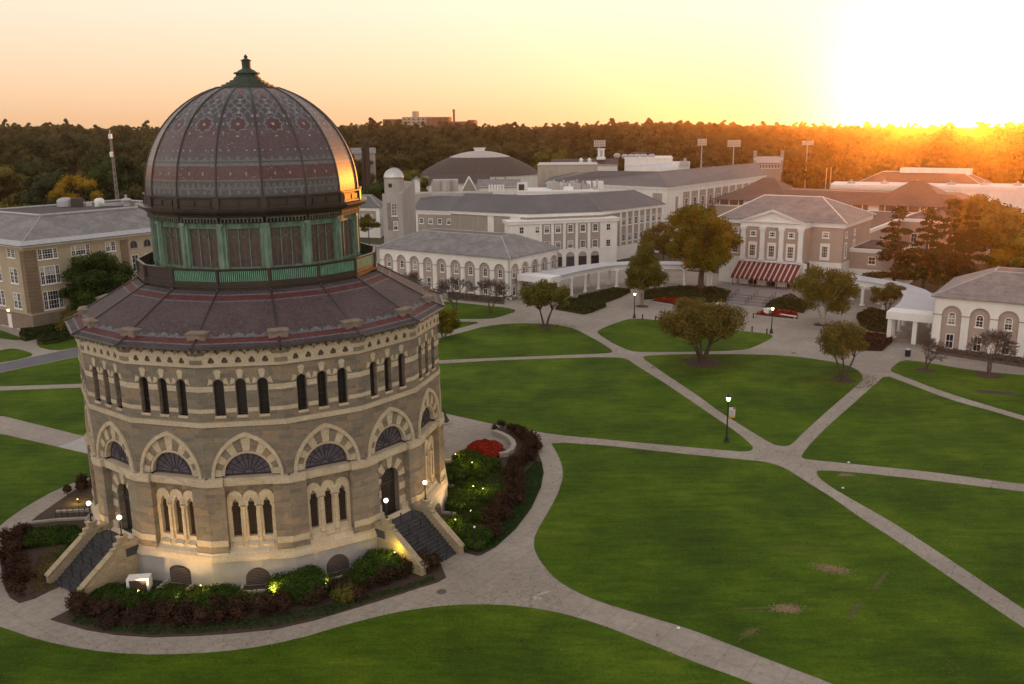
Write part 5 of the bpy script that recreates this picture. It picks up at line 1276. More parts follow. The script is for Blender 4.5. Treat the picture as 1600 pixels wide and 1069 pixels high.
b = MB(); x = -92.6 - b0; b.box(x - .6, x + .6, -.16, .05, -.3 + .3, 2.3, 0, M2); o = b.build('door', M_white, t); b = MB(); b.ball((x + .45, -.2, 1.1), .05, 6, M=M2); b.build('handle', M_metal, o)
b = MB(); b.box(x - .25, x + .25, -.3, -.1, 2.75, 3.05, 0, M2); b.build('door_lamp', M_bulbw, t)
hip4(t, P, 14.0, 17.6, 6.8, M_slate, 1.2, deck=M_dkroof)
b = MB(); b.add([(x, y, 14.03) for x, y in offset_poly(P, 1.25)] + [(x, y, 14.62) for x, y in offset_poly(P, .15)], [(i, (i + 1) % 4, 4 + (i + 1) % 4, 4 + i) for i in range(4)]); b.build('gutter_roof', M_metal, t)
b = MB(); Q = offset_poly(P, -6.8); 
for i in range(4): b.tube((*Q[i], 17.75), (*Q[(i + 1) % 4], 17.75), .22, n=6)
b.build('deck_kerb', M_metal, t)
for px, py, kind in ((103, 322, 'dome'), (121, 322, 'box'), (139, 322, 'small'), (156, 322, 'white'), (175, 322, 'long'), (198, 322, 'fan'), (216, 322, 'small')):
    q = at(px, py, 17.7); b = MB(); Mx = Matrix.Translation((q.x, q.y, 17.65)) @ Matrix.Rotation(.5, 4, 'Z')
    if kind == 'dome': b.tube((0, 0, 0), (0, 0, .9), 1.5, n=18, M=Mx); b.lathe([(1.5 * math.cos(a), .9 + .75 * math.sin(a)) for a in [PI / 2 * i / 6 for i in range(7)]], 18, 0, Mx)
    elif kind == 'box': b.box(-1, 1, -.8, .8, 0, 1.5, 0, Mx)
    elif kind == 'white': b.box(-.8, .8, -.7, .7, 0, .9, 0, Mx); b.lathe([(.9, .9), (.8, 1.3), (.4, 1.5)], 10, 0, Mx)
    elif kind == 'long': b.box(-2.2, 2.2, -.4, .4, .1, .6, 0, Mx)
    elif kind == 'fan': b.box(-.5, .5, -.5, .5, 0, .8, 0, Mx); b.lathe([(.9, .9), (1.0, 1.2), (.5, 1.5)], 10, 0, Mx); b.box(-.2, .2, -.2, .2, 1.4, 2.1, 0, Mx)
    else: b.box(-.5, .5, -.5, .5, 0, .6, 0, Mx)
    b.build('roof_unit', M_white if kind == 'white' else (M_dkroof if kind == 'box' else M_metal), t)
# ------------------------------------------------------------------ curved colonnades
def colonnade(label, s):
    inner = [(90.4, 29.2), (96.5, 29.0), (103.2, 28.2), (107.7, 26.8), (111.2, 24.3), (113.5, 20.9), (115.2, 15.6), (116.6, 9.5)]
    outer = [(90.4, 35.0), (98, 33.6), (105.0, 31.9), (110.0, 29.6), (113.9, 26.3), (116.6, 22.6), (118.6, 17.6), (120.0, 10.2)]
    t = thing('colonnade', label, 'colonnade', cw(100, 29 * s), 0, 'curved white colonnades either side of the pedimented hall')
    def q(p, z): return cw(p[0], p[1] * s, z)
    I = [q(p, 0) for p in inner]; O = [q(p, 0) for p in outer]
    I2 = [(v.x, v.y) for v in I]; O2 = [(v.x, v.y) for v in O]
    b = MB(); poly = I2 + O2[::-1]
    b.prism(poly, 3.55, 4.35); b.build('entablature', M_white, t)
    b = MB(); b.prism(offset_poly(poly, .3), 4.35, 4.55); b.build('roof_slab', mat('pale_roof_membrane', (.52, .53, .56), .7, (.44, .45, .48), .4), t)
    b = MB(); b.prism(offset_poly(poly, .1), .02, .16); b.build('floor', M_path, t)
    def rc(P, f0, n):
        L = [0]
        for a_, c_ in zip(P, P[1:]): L.append(L[-1] + (c_ - a_).length)
        for i in range(n):
            x = L[-1] * (f0 + (1 - 2 * f0) * i / (n - 1))
            for j in range(len(P) - 1):
                if x <= L[j + 1] + 1e-6: k_ = (x - L[j]) / (L[j + 1] - L[j]); yield P[j].lerp(P[j + 1], k_); break
    for Pq, n in ((I, 9), (O, 9)):
        for p in rc(Pq, .015, n):
            b = MB(); c0 = cw(103, 30 * s); d = (c0 - p); d.z = 0; d = d.normalized() * .38; p = p + (d if True else 0)
            Mx = Matrix.Translation((p.x, p.y, 0)); b.box(-.36, .36, -.36, .36, .15, .4, 0, Mx); b.tube((p.x, p.y, .4), (p.x, p.y, 3.3), .27, .23, 12); b.box(-.34, .34, -.34, .34, 3.3, 3.56, 0, Mx); b.build('column', M_white, t)
    # link to the arcade building
    b = MB(); b.prism([tuple(cw(*v)[:2]) for v in ((88.2, 28.7 * s), (88.2, 36.2 * s), (91.5, 36.2 * s), (91.5, 28.7 * s))], 3.5, 4.6); b.build('end_beam', M_white, t)
    for p in ((88.8, 29.2), (88.8, 32.6)):
        v = cw(p[0], p[1] * s); b = MB(); b.box(-.3, .3, -.3, .3, .1, 3.55, 0, Matrix.Translation((v.x, v.y, 0)) @ Matrix.Rotation(math.atan2(CB.y, CB.x), 4, 'Z')); b.build('square_column', M_white, t)
colonnade('curved white colonnade with flat roof running from the left arcade towards the striped awning', -1)
colonnade('curved white colonnade sweeping from the striped awning to the right arcade', 1)
# terrace and steps in front of the hall
M_stepD = mat('grey_step_dark', (.23, .20, .19), .8, (.17, .155, .15), 2)  # darker grey, used on every second step
t = thing('terrace', 'paved terrace with broad stone steps below the striped awning', 'steps', cw(110, 0))
b = MB(); b.prism(rect(111, 121.9, -9, 9), 0, .72); b.build('terrace_floor', M_stepL, t)
for i in range(7): b = MB(); b.prism(rect(111 - .95 * (7 - i), 111.0 - .95 * (6 - i) + .02, -5.6, 5.6), 0, .10 * (i + 1)); b.box(-5.6, 5.6, 111 - .95 * (7 - i) - 0, 0, 0, 0) if False else None; b.build('step', M_stepL if i % 2 else M_stepD, t)
for bb in (-2.0, 1.6, 4.9):
    b = MB(); p = [cw(104.5, bb, 0), cw(110.8, bb, .7)]
    for h_ in (.95, .5): b.tube(p[0] + Vector((0, 0, h_)), p[1] + Vector((0, 0, h_)), .035, n=6)
    for f in (0, .25, .5, .75, 1): v = p[0].lerp(p[1], f); b.tube(v, v + Vector((0, 0, .95)), .03, n=6)
    b.build('handrail', M_black, t)
# ------------------------------------------------------------------ entrance stairs, lamps
def stair(k, rails=True):
    M = FM(k, 13.7); y = lambda d: 13.7 - d
    o_ = rot; b = MB(); b.box(-2.3, 2.3, y(14.95), y(13.0), 1.9, 2.5, 0, M); b.box(-1.9, 1.9, y(14.95), y(13.6), .0, 1.9, 0, M)
    n = 14
    for i in range(n):
        z = 2.5 - (i + 1) * 2.5 / (n + .0) + .0; d0 = 14.95 + i * .245
        if z > .02: b.box(-1.86, 1.86, y(d0 + .27), y(14.0), 0, z, 0, M); b.box(-1.86, 1.86, y(d0 + .29), y(d0), z - .04, z + .004, 0, M)
    st = b.build('entrance_stair', M_step, rot)
    Z = Matrix(((0, 1, 0, 0), (1, 0, 0, 0), (0, 0, 1, 0), (0, 0, 0, 1)))
    for s in (-1, 1):
        b = MB(); T = M @ Z            # plate x -> frame y (depth), plate y -> frame x
        x0, x1 = sorted((s * 1.86, s * 2.26))
        out = [(y(18.55), 0), (y(18.55), .62), (y(18.3), .70), (y(15.9), 2.42), (y(15.9), 2.78), (y(15.62), 2.78), (y(15.62), 3.1), (y(15.32), 3.1), (y(15.32), 3.42), (y(14.72), 3.42), (y(14.72), 2.95), (y(13.8), 2.95), (y(13.8), 0)]
        b.plate(out, (), x0, x1, 0, T, back=True)
        b.plate([(y(18.62), .62), (y(18.62), .74), (y(15.88), 2.62), (y(15.88), 2.44)], (), x0 - .06, x1 + .06, 0, T, back=True)
        b.plate([(y(14.66), 3.42), (y(14.66), 3.52), (y(15.38), 3.52), (y(15.38), 3.42)], (), x0 - .06, x1 + .06, 0, T, back=True)
        b.build('stair_wall', M_stoneB, rot)
        c = M @ Vector((s * 2.06, y(15.02), 3.52)); side = {(5, -1): 'nearer the door, left of the right hand stair', (5, 1): 'on the right wall of the right hand stair', (1, -1): 'left of the dark left hand stair', (1, 1): 'in front of the left hand doorway'}.get((k, -s), 'by the back stair')
        side = {(5, -1): 'left of the right hand entrance stair', (5, 1): 'right of the right hand entrance stair', (1, -1): 'left of the left hand entrance stair', (1, 1): 'right of the left hand entrance stair', (9, -1): 'on the near wall of the back stair', (9, 1): 'on the far wall of the back stair'}[(k, s)]
        t = thing('globe_lamp', 'white lit globe lamp on black post ' + side, 'lamp', c, 0, 'globe lamps at the rotunda stairs'); Mx = Matrix.Translation(c)
        b = MB(); b.tube((0, 0, 0), (0, 0, .1), .13, .08, 10, M=Mx); b.tube((0, 0, .1), (0, 0, 1.12), .045, .035, 8, M=Mx); b.tube((0, 0, 1.12), (0, 0, 1.2), .1, .07, 10, M=Mx); b.build('post', M_black, t)
        b = MB(); b.ball((0, 0, 1.36), .165, 12, M=Mx); b.build('globe', M_globe, t, smooth=True)
        L = bpy.data.objects.new('globe_light', bpy.data.lights.new('globe_light', 'POINT')); L.data.energy = 22; L.data.color = (1, .8, .55); L.data.shadow_soft_size = .2; COL.objects.link(L); L.location = c + Vector((0, 0, 1.37)) + (M.to_3x3() @ Vector((0, -.45, 0)))
    if rails:
        for x in (-.62, .62):
            b = MB(); P0 = (x, y(14.5), 2.5); P1 = (x, y(15.0), 2.5); P2 = (x, y(18.3), .05)
            for h in (.9, .55):
                b.tube((P1[0], P1[1], P1[2] + h), (P2[0], P2[1], P2[2] + h), .03, n=6, M=M)
            for f in (0, .25, .5, .75, 1): q = Vector(P1).lerp(Vector(P2), f); b.tube(q, q + Vector((0, 0, .9)), .03, n=6, M=M)
            b.build('handrail', M_black, rot)
for k in (1, 5, 9): stair(k)
# uplights on the wall foot
def spot_fixture(p, tgt, energy, col, label, cone=80, grp='uplights around the rotunda', r=.12, lens=None):
    t = thing('uplight', label, 'light', p, 0, grp); Mx = Matrix.Translation(p)
    d = (Vector(tgt) - Vector(p)).normalized(); b = MB(); b.tube((0, 0, -.1), (0, 0, .12), .03, n=6, M=Mx); b.tube(Vector((0, 0, .14)) - d * .1, Vector((0, 0, .14)) + d * .1, .08, .10, 10, M=Mx); b.build('housing', M_black, t)
    b = MB(); b.tube(Vector((0, 0, .14)) + d * .101, Vector((0, 0, .14)) + d * .108, .085, n=10, M=Mx); b.build('lens', lens or M_bulbw, t)
    L = bpy.data.objects.new('uplight_beam', bpy.data.lights.new('uplight_beam', 'SPOT')); L.data.energy = energy; L.data.color = col; L.data.spot_size = R_(cone); L.data.spot_blend = .9; L.data.shadow_soft_size = r
    COL.objects.link(L); L.location = Vector(p) + Vector((0, 0, .16)) + d * .13; L.rotation_euler = d.to_track_quat('-Z', 'Y').to_euler()
for k, e in ((0, .6), (1, .7), (2, 1.2), (3, 1.25), (4, 1.2), (5, .5), (6, .8), (7, .8)):
    for uu in ((-1.5, 1.5) if k not in (1, 5) else ((-2.7,) if k == 1 else (2.7,))):
        M = FM(k, 13.7); p = M @ Vector((uu, -2.9, .25)); g_ = M @ Vector((uu * .9, 0, 3.0))
        spot_fixture(p, g_, 700 * e, (1, .60, .25), 'small black ground uplight at the ' + ('left' if uu < 0 else 'right') + ' of the ' + {0: 'wall bay behind the left stair', 1: 'left hand entrance stair foot', 2: 'window bay next to the left stair', 3: 'middle window bay', 4: 'window bay next to the right stair', 5: 'right hand entrance stair foot', 6: 'window bay behind the right stair', 7: 'window bay by the back stair'}[k], 88)
# ------------------------------------------------------------------ foliage generators
def leafcloud(rng, n, cl, size, flat=0.0, shell=.55):
    """cl: list of (x,y,z,rx,rz); n leaves as bent quads"""
    cl = np.array(cl, dtype=float); w_ = cl[:, 3] ** 2; w_ /= w_.sum(); ix = rng.choice(len(cl), n, p=w_); c = cl[ix]
    d = rng.normal(size=(n, 3)); d /= np.linalg.norm(d, axis=1)[:, None]
    rr = shell + (1 - shell) * rng.random(n) ** .6; rr *= rng.uniform(.85, 1.15, n)
    P = c[:, :3] + d * np.stack([c[:, 3], c[:, 3], c[:, 4]], 1) * rr[:, None]
    a = rng.normal(size=(n, 3)); a[:, 2] *= (1 - flat); a /= np.linalg.norm(a, axis=1)[:, None]
    nb = np.cross(a, d + rng.normal(size=(n, 3)) * .8); nb /= np.linalg.norm(nb, axis=1)[:, None] + 1e-6
    s = size * rng.uniform(.55, 1.35, n)[:, None]
    V = np.stack([P - a * s, P - nb * s * .55, P + a * s, P + nb * s * .55], 1).reshape(-1, 3)
    F = np.arange(4 * n).reshape(-1, 4)
    return V, F
def lumps(cl, k=.78, seg=8):
    V = []; F = []
    for (x, y, z, rx, rz) in cl:
        b0 = len(V); 
        for j in range(seg // 2 + 1):
            for i in range(seg):
                th = PI * j / (seg // 2); ph = 2 * PI * i / seg + j * .4
                q = k * (1 + .16 * math.sin(3 * ph + x * 3) * math.sin(th))
                V.append((x + rx * q * math.sin(th) * math.cos(ph), y + rx * q * math.sin(th) * math.sin(ph), z + rz * q * math.cos(th)))
        for j in range(seg // 2):
            for i in range(seg): F.append((b0 + j * seg + i, b0 + j * seg + (i + 1) % seg, b0 + (j + 1) * seg + (i + 1) % seg, b0 + (j + 1) * seg + i))
    return np.array(V), np.array(F)
def join(A, B): return np.concatenate([A[0], B[0]]), np.concatenate([A[1], B[1] + len(A[0])])
def limbs(b, cl, fork, rng, r0, stems=1, base=(0, 0, 0), spread=.3):
    tops = []
    for s in range(stems):
        a = 2 * PI * s / stems + rng.uniform(0, 1); o = Vector((base[0] + spread * .35 * math.cos(a) * (stems > 1), base[1] + spread * .35 * math.sin(a) * (stems > 1), base[2] - .15))
        m = Vector((base[0] + spread * math.cos(a) * (stems > 1) + rng.uniform(-.1, .1), base[1] + spread * math.sin(a) * (stems > 1), base[2] + fork * .5)); t_ = Vector((base[0] + spread * 2.0 * math.cos(a) * (stems > 1) + rng.uniform(-.15, .15), base[1] + spread * 2.0 * math.sin(a) * (stems > 1) + rng.uniform(-.15, .15), base[2] + fork))
        r = r0 / math.sqrt(stems) * 1.1
        b.tube(o, m, r * 1.25, r, 8); b.tube(m, t_, r, r * .75, 8); tops.append((t_, r * .75))
    for (x, y, z, rx, rz) in cl:
        e = Vector((x, y, z)); t_, r = min(tops, key=lambda q: (q[0] - e).length)
        m = t_.lerp(e, .5) + Vector((0, 0, -.08 * (e - t_).length)); b.tube(t_, m, r * .5, r * .3, 6, cap=False); b.tube(m, e, r * .3, r * .1, 5, cap=False)
        for q in range(3):
            e2 = e + Vector((rng.uniform(-1, 1) * rx, rng.uniform(-1, 1) * rx, rng.uniform(-.4, .9) * rz)) * .8; b.tube(m.lerp(e, .6), e2, r * .14, r * .04, 4, cap=False)
def clusters(rng, R, z0, z1, n, shape='round', rc=.34):
    out = []; H = (z1 - z0)
    for i in range(n):
        for _ in range(60):
            d = rng.normal(size=3); d /= np.linalg.norm(d); q = rng.random() ** .45
            x, y, z = d[0] * R * q, d[1] * R * q, (d[2] * q * .5 + .5)
            if shape == 'spread' and z < .35: continue
            if shape == 'vase' and math.hypot(x, y) > R * (.35 + .65 * z): continue
            if shape == 'cone' and math.hypot(x, y) > R * (1.05 - z): continue
            if all((x - o[0]) ** 2 + (y - o[1]) ** 2 + ((z0 + H * z) - o[2]) ** 2 > (rc * R * .62) ** 2 for o in out): break
        k = rng.uniform(.75, 1.25); out.append((x, y, z0 + H * (.08 + .84 * z), R * rc * k, R * rc * k * .8))
    return out
def tree(name, label, pos, R, z0, z1, m, n=14, leaves=6000, size=.16, shape='round', stems=1, seed=1, group=None, rc=.34, core=.6, bark=None, r0=None, fork=None, shell=.35, sx=1.0, rz=0.0, cat='tree', spread=.3):
    rng = np.random.default_rng(seed); t = thing(name, label, cat, pos, rz, group)
    cl = clusters(rng, R, z0, z1, n, shape, rc)
    b = MB(); limbs(b, cl, fork or z0 + (z1 - z0) * .15, rng, r0 or R * .055, stems, spread=spread); b.build('trunk', bark or M_bark, t, local=True, fix=False)
    L = leafcloud(rng, leaves, cl, size, shell=shell)
    if core: L = join(L, lumps(cl, core))
    o = npmesh('crown', L[0], L[1], m, t); return t
def T(px, py, z=0): return at(px, py, z)
tree('crab_apple_tree', 'olive green low spreading tree on the lawn in front of the left colonnade', T(852, 511), 3.7, 1.9, 7.8, M_lfOlive, 34, 15000, .15, 'spread', 2, 3, rc=.30, core=0, spread=.45)
tree('crab_apple_tree', 'broad multi-stemmed tree with rusty olive leaves in a mulch ring, middle of the lawn', T(1097, 566), 5.6, 1.8, 8.5, M_lfRust, 60, 30000, .14, 'spread', 5, 8, rc=.25, core=0, spread=.8, shell=.2)
tree('crab_apple_tree', 'small leaning tree with thinning rusty leaves near the right lawn path', T(1317, 593), 3.6, 2.0, 7.3, M_lfRust, 30, 10000, .13, 'spread', 3, 12, rc=.28, core=0, spread=.6, shell=.2)
tree('maple_tree', 'tall broad maple turning amber over green, left of the striped awning', T(1095, 457), 6.6, 3.2, 17.4, M_lfAmber, 75, 32000, .21, 'round', 1, 5, rc=.27, core=.62, r0=.5)
tree('maple_tree', 'small shrubby tree behind the left colonnade with orange tips', T(1035, 420) , 4.6, 2, 10.5, M_lfRust, 20, 6000, .24, 'round', 1, 6, core=.55)
tree('ash_tree', 'yellow green tree in two tiers standing over the left lamp post', T(1003, 477), 4.1, 2.4, 12.2, M_lfOlive, 40, 16000, .18, 'cone', 2, 9, rc=.34, core=.45, bark=M_barkp)
tree('birch_tree', 'white stemmed birch with thin olive leaves in front of the right colonnade', T(1285, 507), 4.9, 1.8, 9.3, M_lfOlive, 44, 18000, .16, 'round', 3, 14, rc=.28, core=.3, bark=mat('white_birch_bark', (.55, .50, .44), .8, (.2, .17, .14), 2.5), spread=.5, shell=.2)
tree('small_tree', 'rounded brown green tree beside the right colonnade curve', T(1385, 492), 2.7, 1.0, 5.6, M_lfRust, 16, 5000, .15, 'round', 2, 15, core=.5)
tree('maple_tree', 'dense round dark green tree against the buff hall', T(157, 506), 5.3, .8, 12.2, M_lfGreen, 90, 30000, .17, 'round', 1, 16, rc=.26, core=.6, shell=.4)
tree('shrub_tree', 'bushy yellow green tree just right of the rotunda eave', T(694, 529), 2.6, .5, 5.4, M_lfYellow.copy() if False else M_lfAmber, 14, 5000, .15, 'round', 2, 17, core=.55)
tree('shrub_tree', 'small amber tree between rotunda dome and the left arcade roof', T(577, 388), 2.6, 4, 9.5, M_lfAmber, 14, 3000, .2, 'round', 1, 18, core=.55)
tree('magnolia_shrub', 'leafy dark bush beside the basement windows of the buff hall', T(120, 520), 3.0, .3, 4.2, M_lfRust, 12, 3500, .17, 'round', 3, 19, core=.5)
# bare ornamental trees
def bare(label, pos, R, H, seed, rz=0):
    rng = random.Random(seed); t = thing('bare_tree', label, 'tree', pos, rz, 'leafless ornamental trees before the arcades'); b = MB(); tw = MB()
    def grow(p, d, L, r, lv):
        n = 2 if lv < 4 else 1; q = p
        for i in range(n):
            d = (d + Vector((rng.uniform(-.25, .25), rng.uniform(-.25, .25), rng.uniform(-.1, .12)))).normalized(); q2 = q + d * L / n
            (b if lv < 2 else tw).tube(q, q2, r, r * .8, 6 if lv < 2 else 3, cap=False); q = q2; r *= .8
        if lv >= 5: return
        for i in range(4 if lv in (0, 1, 2, 3) else 3):
            a = rng.uniform(0, 2 * PI); s = rng.uniform(.45, .95); dd_ = (d + Vector((math.cos(a) * s, math.sin(a) * s, rng.uniform(-.25, .25)))).normalized()
            grow(q, dd_, L * rng.uniform(.6, .82), max(.02, r * .62), lv + 1)
    for s in range(2): grow(Vector((0, 0, -.1)), Vector((.25 * (s - .5), .1 * (s - .5), 1)).normalized(), H * .27, .16, 0)
    b.build('trunk', M_bark, t, local=True, fix=False); tw.build('twigs', M_twig, t, local=True, fix=False)
    zmax = max(v.z for v in tw.v); rmax = sorted(math.hypot(v.x, v.y) for v in tw.v)[int(len(tw.v) * .97)]
    for o in KID[t.name]:
        for v in o.data.vertices: v.co.x *= R / rmax; v.co.y *= R / rmax; v.co.z *= H / zmax
    return t
b1 = bare('leafless grey tree before the left arcade, nearest the rotunda', T(712, 487), 3.8, 6.2, 31)
dup(b1, T(765, 490), 2.1, 'leafless grey tree before the middle arches of the left arcade'); dup(b1, T(645, 478), 4.4, 'leafless grey tree half hidden by the rotunda roof corner')
dup(b1, T(1446, 578), 1.2, 'small leafless tree beside the end column of the right arcade', scale=.72); dup(b1, T(1545, 586), 3.3, 'leafless tree before the second and third arches at the right edge', scale=.95)
# mulch rings
for px, py, r in ((1097, 567, 2.7), (1317, 594, 1.5), (852, 512, 1.3), (1003, 479, 1.2), (1285, 508, 1.3), (1446, 579, 1.2), (1545, 587, 1.6), (1555, 614, 2.2)):
    c = T(px, py); sheet('mulch_ring', blob(c, r, r * (.35 if px == 1555 else 1), -.35, seed=px, wob=.12), .062, M_mulch, .006)
# conifers by the right colonnade
def conifer(label, pos, R, H, seed, m=None, zb=.18, name='pine_tree', layered=True, group='pines behind the right colonnade'):
    rng = np.random.default_rng(seed); t = thing(name, label, 'tree', pos, 0, group); b = MB(); cl = []
    b.tube((0, 0, -.2), (0, 0, H * .55), .32, .22, 8); b.tube((0, 0, H * .55), (0, 0, H * .98), .22, .05, 8)
    nl = int(H / 1.3)
    for i in range(nl):
        f = i / (nl - 1); z = H * (zb + (1 - zb) * f); rr = R * (1 - f ** 1.5 * .72) * rng.uniform(.6, 1.2)
        for j in range(5):
            a = rng.uniform(0, 2 * PI); L = rr * rng.uniform(.55, 1.0)
            for q in (.45, .75, 1.0):
                cl.append((L * q * math.cos(a), L * q * math.sin(a), z - .12 * L * q + rng.uniform(-.2, .2), rr * .27, .5))
            b.tube((0, 0, z), (L * math.cos(a), L * math.sin(a), z - .12 * L), .09, .03, 5, cap=False)
    cl.append((0, 0, H - .4, R * .3, .9))
    b.build('trunk', M_bark, t, local=True, fix=False); L = leafcloud(rng, 15000, cl, .19, .3, .1); L = join(L, lumps(cl, .55, 6)); npmesh('crown', L[0], L[1], m or M_lfPine, t); return t
conifer('layered dark pine standing free at the left of the pine group', at_d(1396, 446, 176), 4.9, 14.0, 41)
conifer('tall dense pine behind the bend of the colonnade roof', at_d(1442, 452, 178), 5.0, 14.5, 42)
conifer('tallest pine in the middle of the pine group', at_d(1475, 456, 184), 5.0, 17.0, 43)
conifer('right hand pine of the group above the right arcade roof', at_d(1508, 452, 188), 4.6, 16.0, 44)
for (px, py, D, R, z1, m, lab, sd) in ((1548, 420, 215, 7.5, 15, M_lfRust, 'large rusty tree glowing in the low sun behind the right arcade roof', 51), (1590, 440, 195, 6.0, 10.5, M_lfAmber, 'amber tree cut by the right edge behind the arcade roof', 52),
        (1525, 400, 240, 7, 15, M_lfRust, 'rounded brown tree against the end of the brown tile roof', 53), (1245, 292, 330, 5, 9, M_lfWood, 'low rounded tree left of the white flat hall', 54), (1275, 300, 310, 4.5, 7, M_lfWood, 'dark low tree beside the thin mast', 55),
        (744, 275, 330, 6, 14.5, M_lfGreen, 'green tree against the left of the fieldhouse roof', 56), (782, 275, 335, 6.5, 14, M_lfGreen, 'green tree against the middle of the fieldhouse roof', 57), (820, 285, 330, 5, 8, M_lfRust, 'rusty low tree at the right of the fieldhouse', 58),
        (661, 295, 250, 3.4, 12.0, M_lfRust, 'small yellowing tree beside the plant room', 59), (866, 262, 430, 9, 22, M_lfOlive, 'bright yellow green tree above the putty block', 60), (605, 285, 300, 8, 15, M_lfGreen, 'wide green tree behind the observatory dome', 61),
        (635, 285, 330, 8, 18, M_lfOlive, 'olive tree right of the observatory dome behind', 62), (1010, 262, 420, 8, 22, M_lfWood, 'pale brown round tree behind the rooftop fans', 63),
        (122, 330, 255, 5.6, 22.5, M_lfYellow, 'golden autumn tree behind the buff hall', 64), (20, 340, 250, 9, 15, M_lfOlive, 'olive tree behind the left end of the buff hall', 65), (215, 335, 270, 5, 13, M_lfYellow, 'low golden tree touching the rotunda dome at left', 66), (75, 300, 290, 8, 24, M_lfPine, 'tall dark tree left of the golden tree', 67), (185, 300, 300, 9, 25, M_lfGreen, 'broad dark tree right of the radio mast', 68), (250, 285, 290, 8, 21, M_lfPine, 'dark tree half hidden behind the dome', 69), (30, 270, 330, 9, 23, M_lfRust, 'rust brown tree crown at the far left', 70)):
    g = at_d(px, py, D); tree('broad_tree', lab, (g.x, g.y, zterr(g.x, g.y)), R, z1 * .22, z1, m, 26, 4200, .036 * R + .10, 'round', 1, sd, core=.74, rc=.33)
# ------------------------------------------------------------------ woodland 
M_lfDark = leafm('dark_woodland_leaves', [(.014, .022, .008), (.028, .036, .012), (.048, .050, .016), (.075, .058, .020)], .15, .12, rand=.22, fine=.8)
protos = []
labs = ['rounded olive brown tree of the near wood', 'dense dull green tree of the near wood', 'uneven russet tree of the near wood', 'tall narrow tree of the near wood']
rngw = np.random.default_rng(99)
def wood_pos(n, d0f, d1, az0, az1, pw=1.0):
    out = []
    while len(out) < n:
        az = rngw.uniform(az0, az1); d0 = d0f(az); u = rngw.random() ** pw; d = math.sqrt(d0 ** 2 + (d1 ** 2 - d0 ** 2) * u); out.append((d * math.sin(R_(az)), d * math.cos(R_(az)), d))
    return out
def d0f(az):
    if az < -19: return 272
    if az < -9: return 345
    if az < 3: return 455
    if az < 14: return 440
    return 400
for i in range(4):
    R = (6.0, 6.6, 5.6, 4.6)[i]; z1 = (17, 18, 16, 21)[i]
    x, y, d = wood_pos(1, d0f, 350 if i < 2 else 470, *((-34, -20) if i < 2 else (-8, 20)))[0]
    t = tree('woodland_tree', labs[i], (x, y, zterr(x, y)), R, 2.5, z1, (M_lfWood, M_lfDark, M_lfWood, M_lfDark)[i], 22, 1900, .46, 'round', 1, 80 + i, 'trees of the near wood', core=.78, rc=.38, shell=.6)
    protos.append(t)
near = wood_pos(80, d0f, 372, -36, -18) + wood_pos(30, d0f, 430, -18, -9) + wood_pos(30, d0f, 520, -9, 14) + wood_pos(70, d0f, 490, 13, 36)
for i, (x, y, d) in enumerate(near):
    s = rngw.uniform(.8, 1.25); dup(protos[i % 4], (x, y, zterr(x, y) - .3), rngw.uniform(0, 6.28), scale=(s, s, s * rngw.uniform(.85, 1.15)))
# far wood as one mass: crowns scattered over the rising ground
pts = []; 
def d1f(az): return 372 if az < -18 else (430 if az < -9 else (520 if az < 13 else 490))
for band_, n in (((0, 260), 1700), ((260, 560), 2300), ((560, 1100), 2300)):
    k = 0
    while k < n:
        az = rngw.uniform(-38, 39); d = d1f(az) - 20 + rngw.uniform(*band_); x, y = d * math.sin(R_(az)), d * math.cos(R_(az)); pts.append((x, y, zterr(x, y) - .5)); k += 1
me = bpy.data.meshes.new('woodland'); me.from_pydata(pts, [], []); wo_ = bpy.data.objects.new('woodland', me); COL.objects.link(wo_); tag(wo_, 'autumn woodland covering the rising ground to the skyline', 'woodland', kind='stuff')
at1 = me.attributes.new('sc', 'FLOAT_VECTOR', 'POINT'); n = len(pts)
s = rngw.uniform(.62, 1.3, n) ; big = rngw.random(n) > .9; s[big] *= 1.1; sv = np.stack([s * rngw.uniform(.9, 1.25, n), s * rngw.uniform(.9, 1.25, n), s * rngw.uniform(.8, 1.15, n)], 1).astype(np.float32); at1.data.foreach_set('vector', sv.ravel())
at2 = me.attributes.new('rt', 'FLOAT_VECTOR', 'POINT'); rv = np.zeros((n, 3), dtype=np.float32); rv[:, 2] = rngw.uniform(0, 6.28, n); at2.data.foreach_set('vector', rv.ravel())
at3 = me.attributes.new('ix', 'INT', 'POINT'); at3.data.foreach_set('value', rngw.integers(0, 4, n).astype(np.int32))
ng = bpy.data.node_groups.new('woodland_scatter', 'GeometryNodeTree'); ng.interface.new_socket('Geometry', in_out='INPUT', socket_type='NodeSocketGeometry'); ng.interface.new_socket('Geometry', in_out='OUTPUT', socket_type='NodeSocketGeometry')
gi = ng.nodes.new('NodeGroupInput'); go = ng.nodes.new('NodeGroupOutput'); mp_ = ng.nodes.new('GeometryNodeMeshToPoints'); iop = ng.nodes.new('GeometryNodeInstanceOnPoints'); jn = ng.nodes.new('GeometryNodeJoinGeometry')
ng.links.new(gi.outputs[0], mp_.inputs[0]); ng.links.new(mp_.outputs[0], iop.inputs['Points'])
for t in protos[::-1]:
    cr = [c for c in KID[t.name] if c.name.startswith('crown')][0]; oi = ng.nodes.new('GeometryNodeObjectInfo'); oi.transform_space = 'ORIGINAL'; oi.inputs['Object'].default_value = cr; oi.inputs['As Instance'].default_value = True; ng.links.new(oi.outputs['Geometry'], jn.inputs[0])
ng.links.new(jn.outputs[0], iop.inputs['Instance']); iop.inputs['Pick Instance'].default_value = True
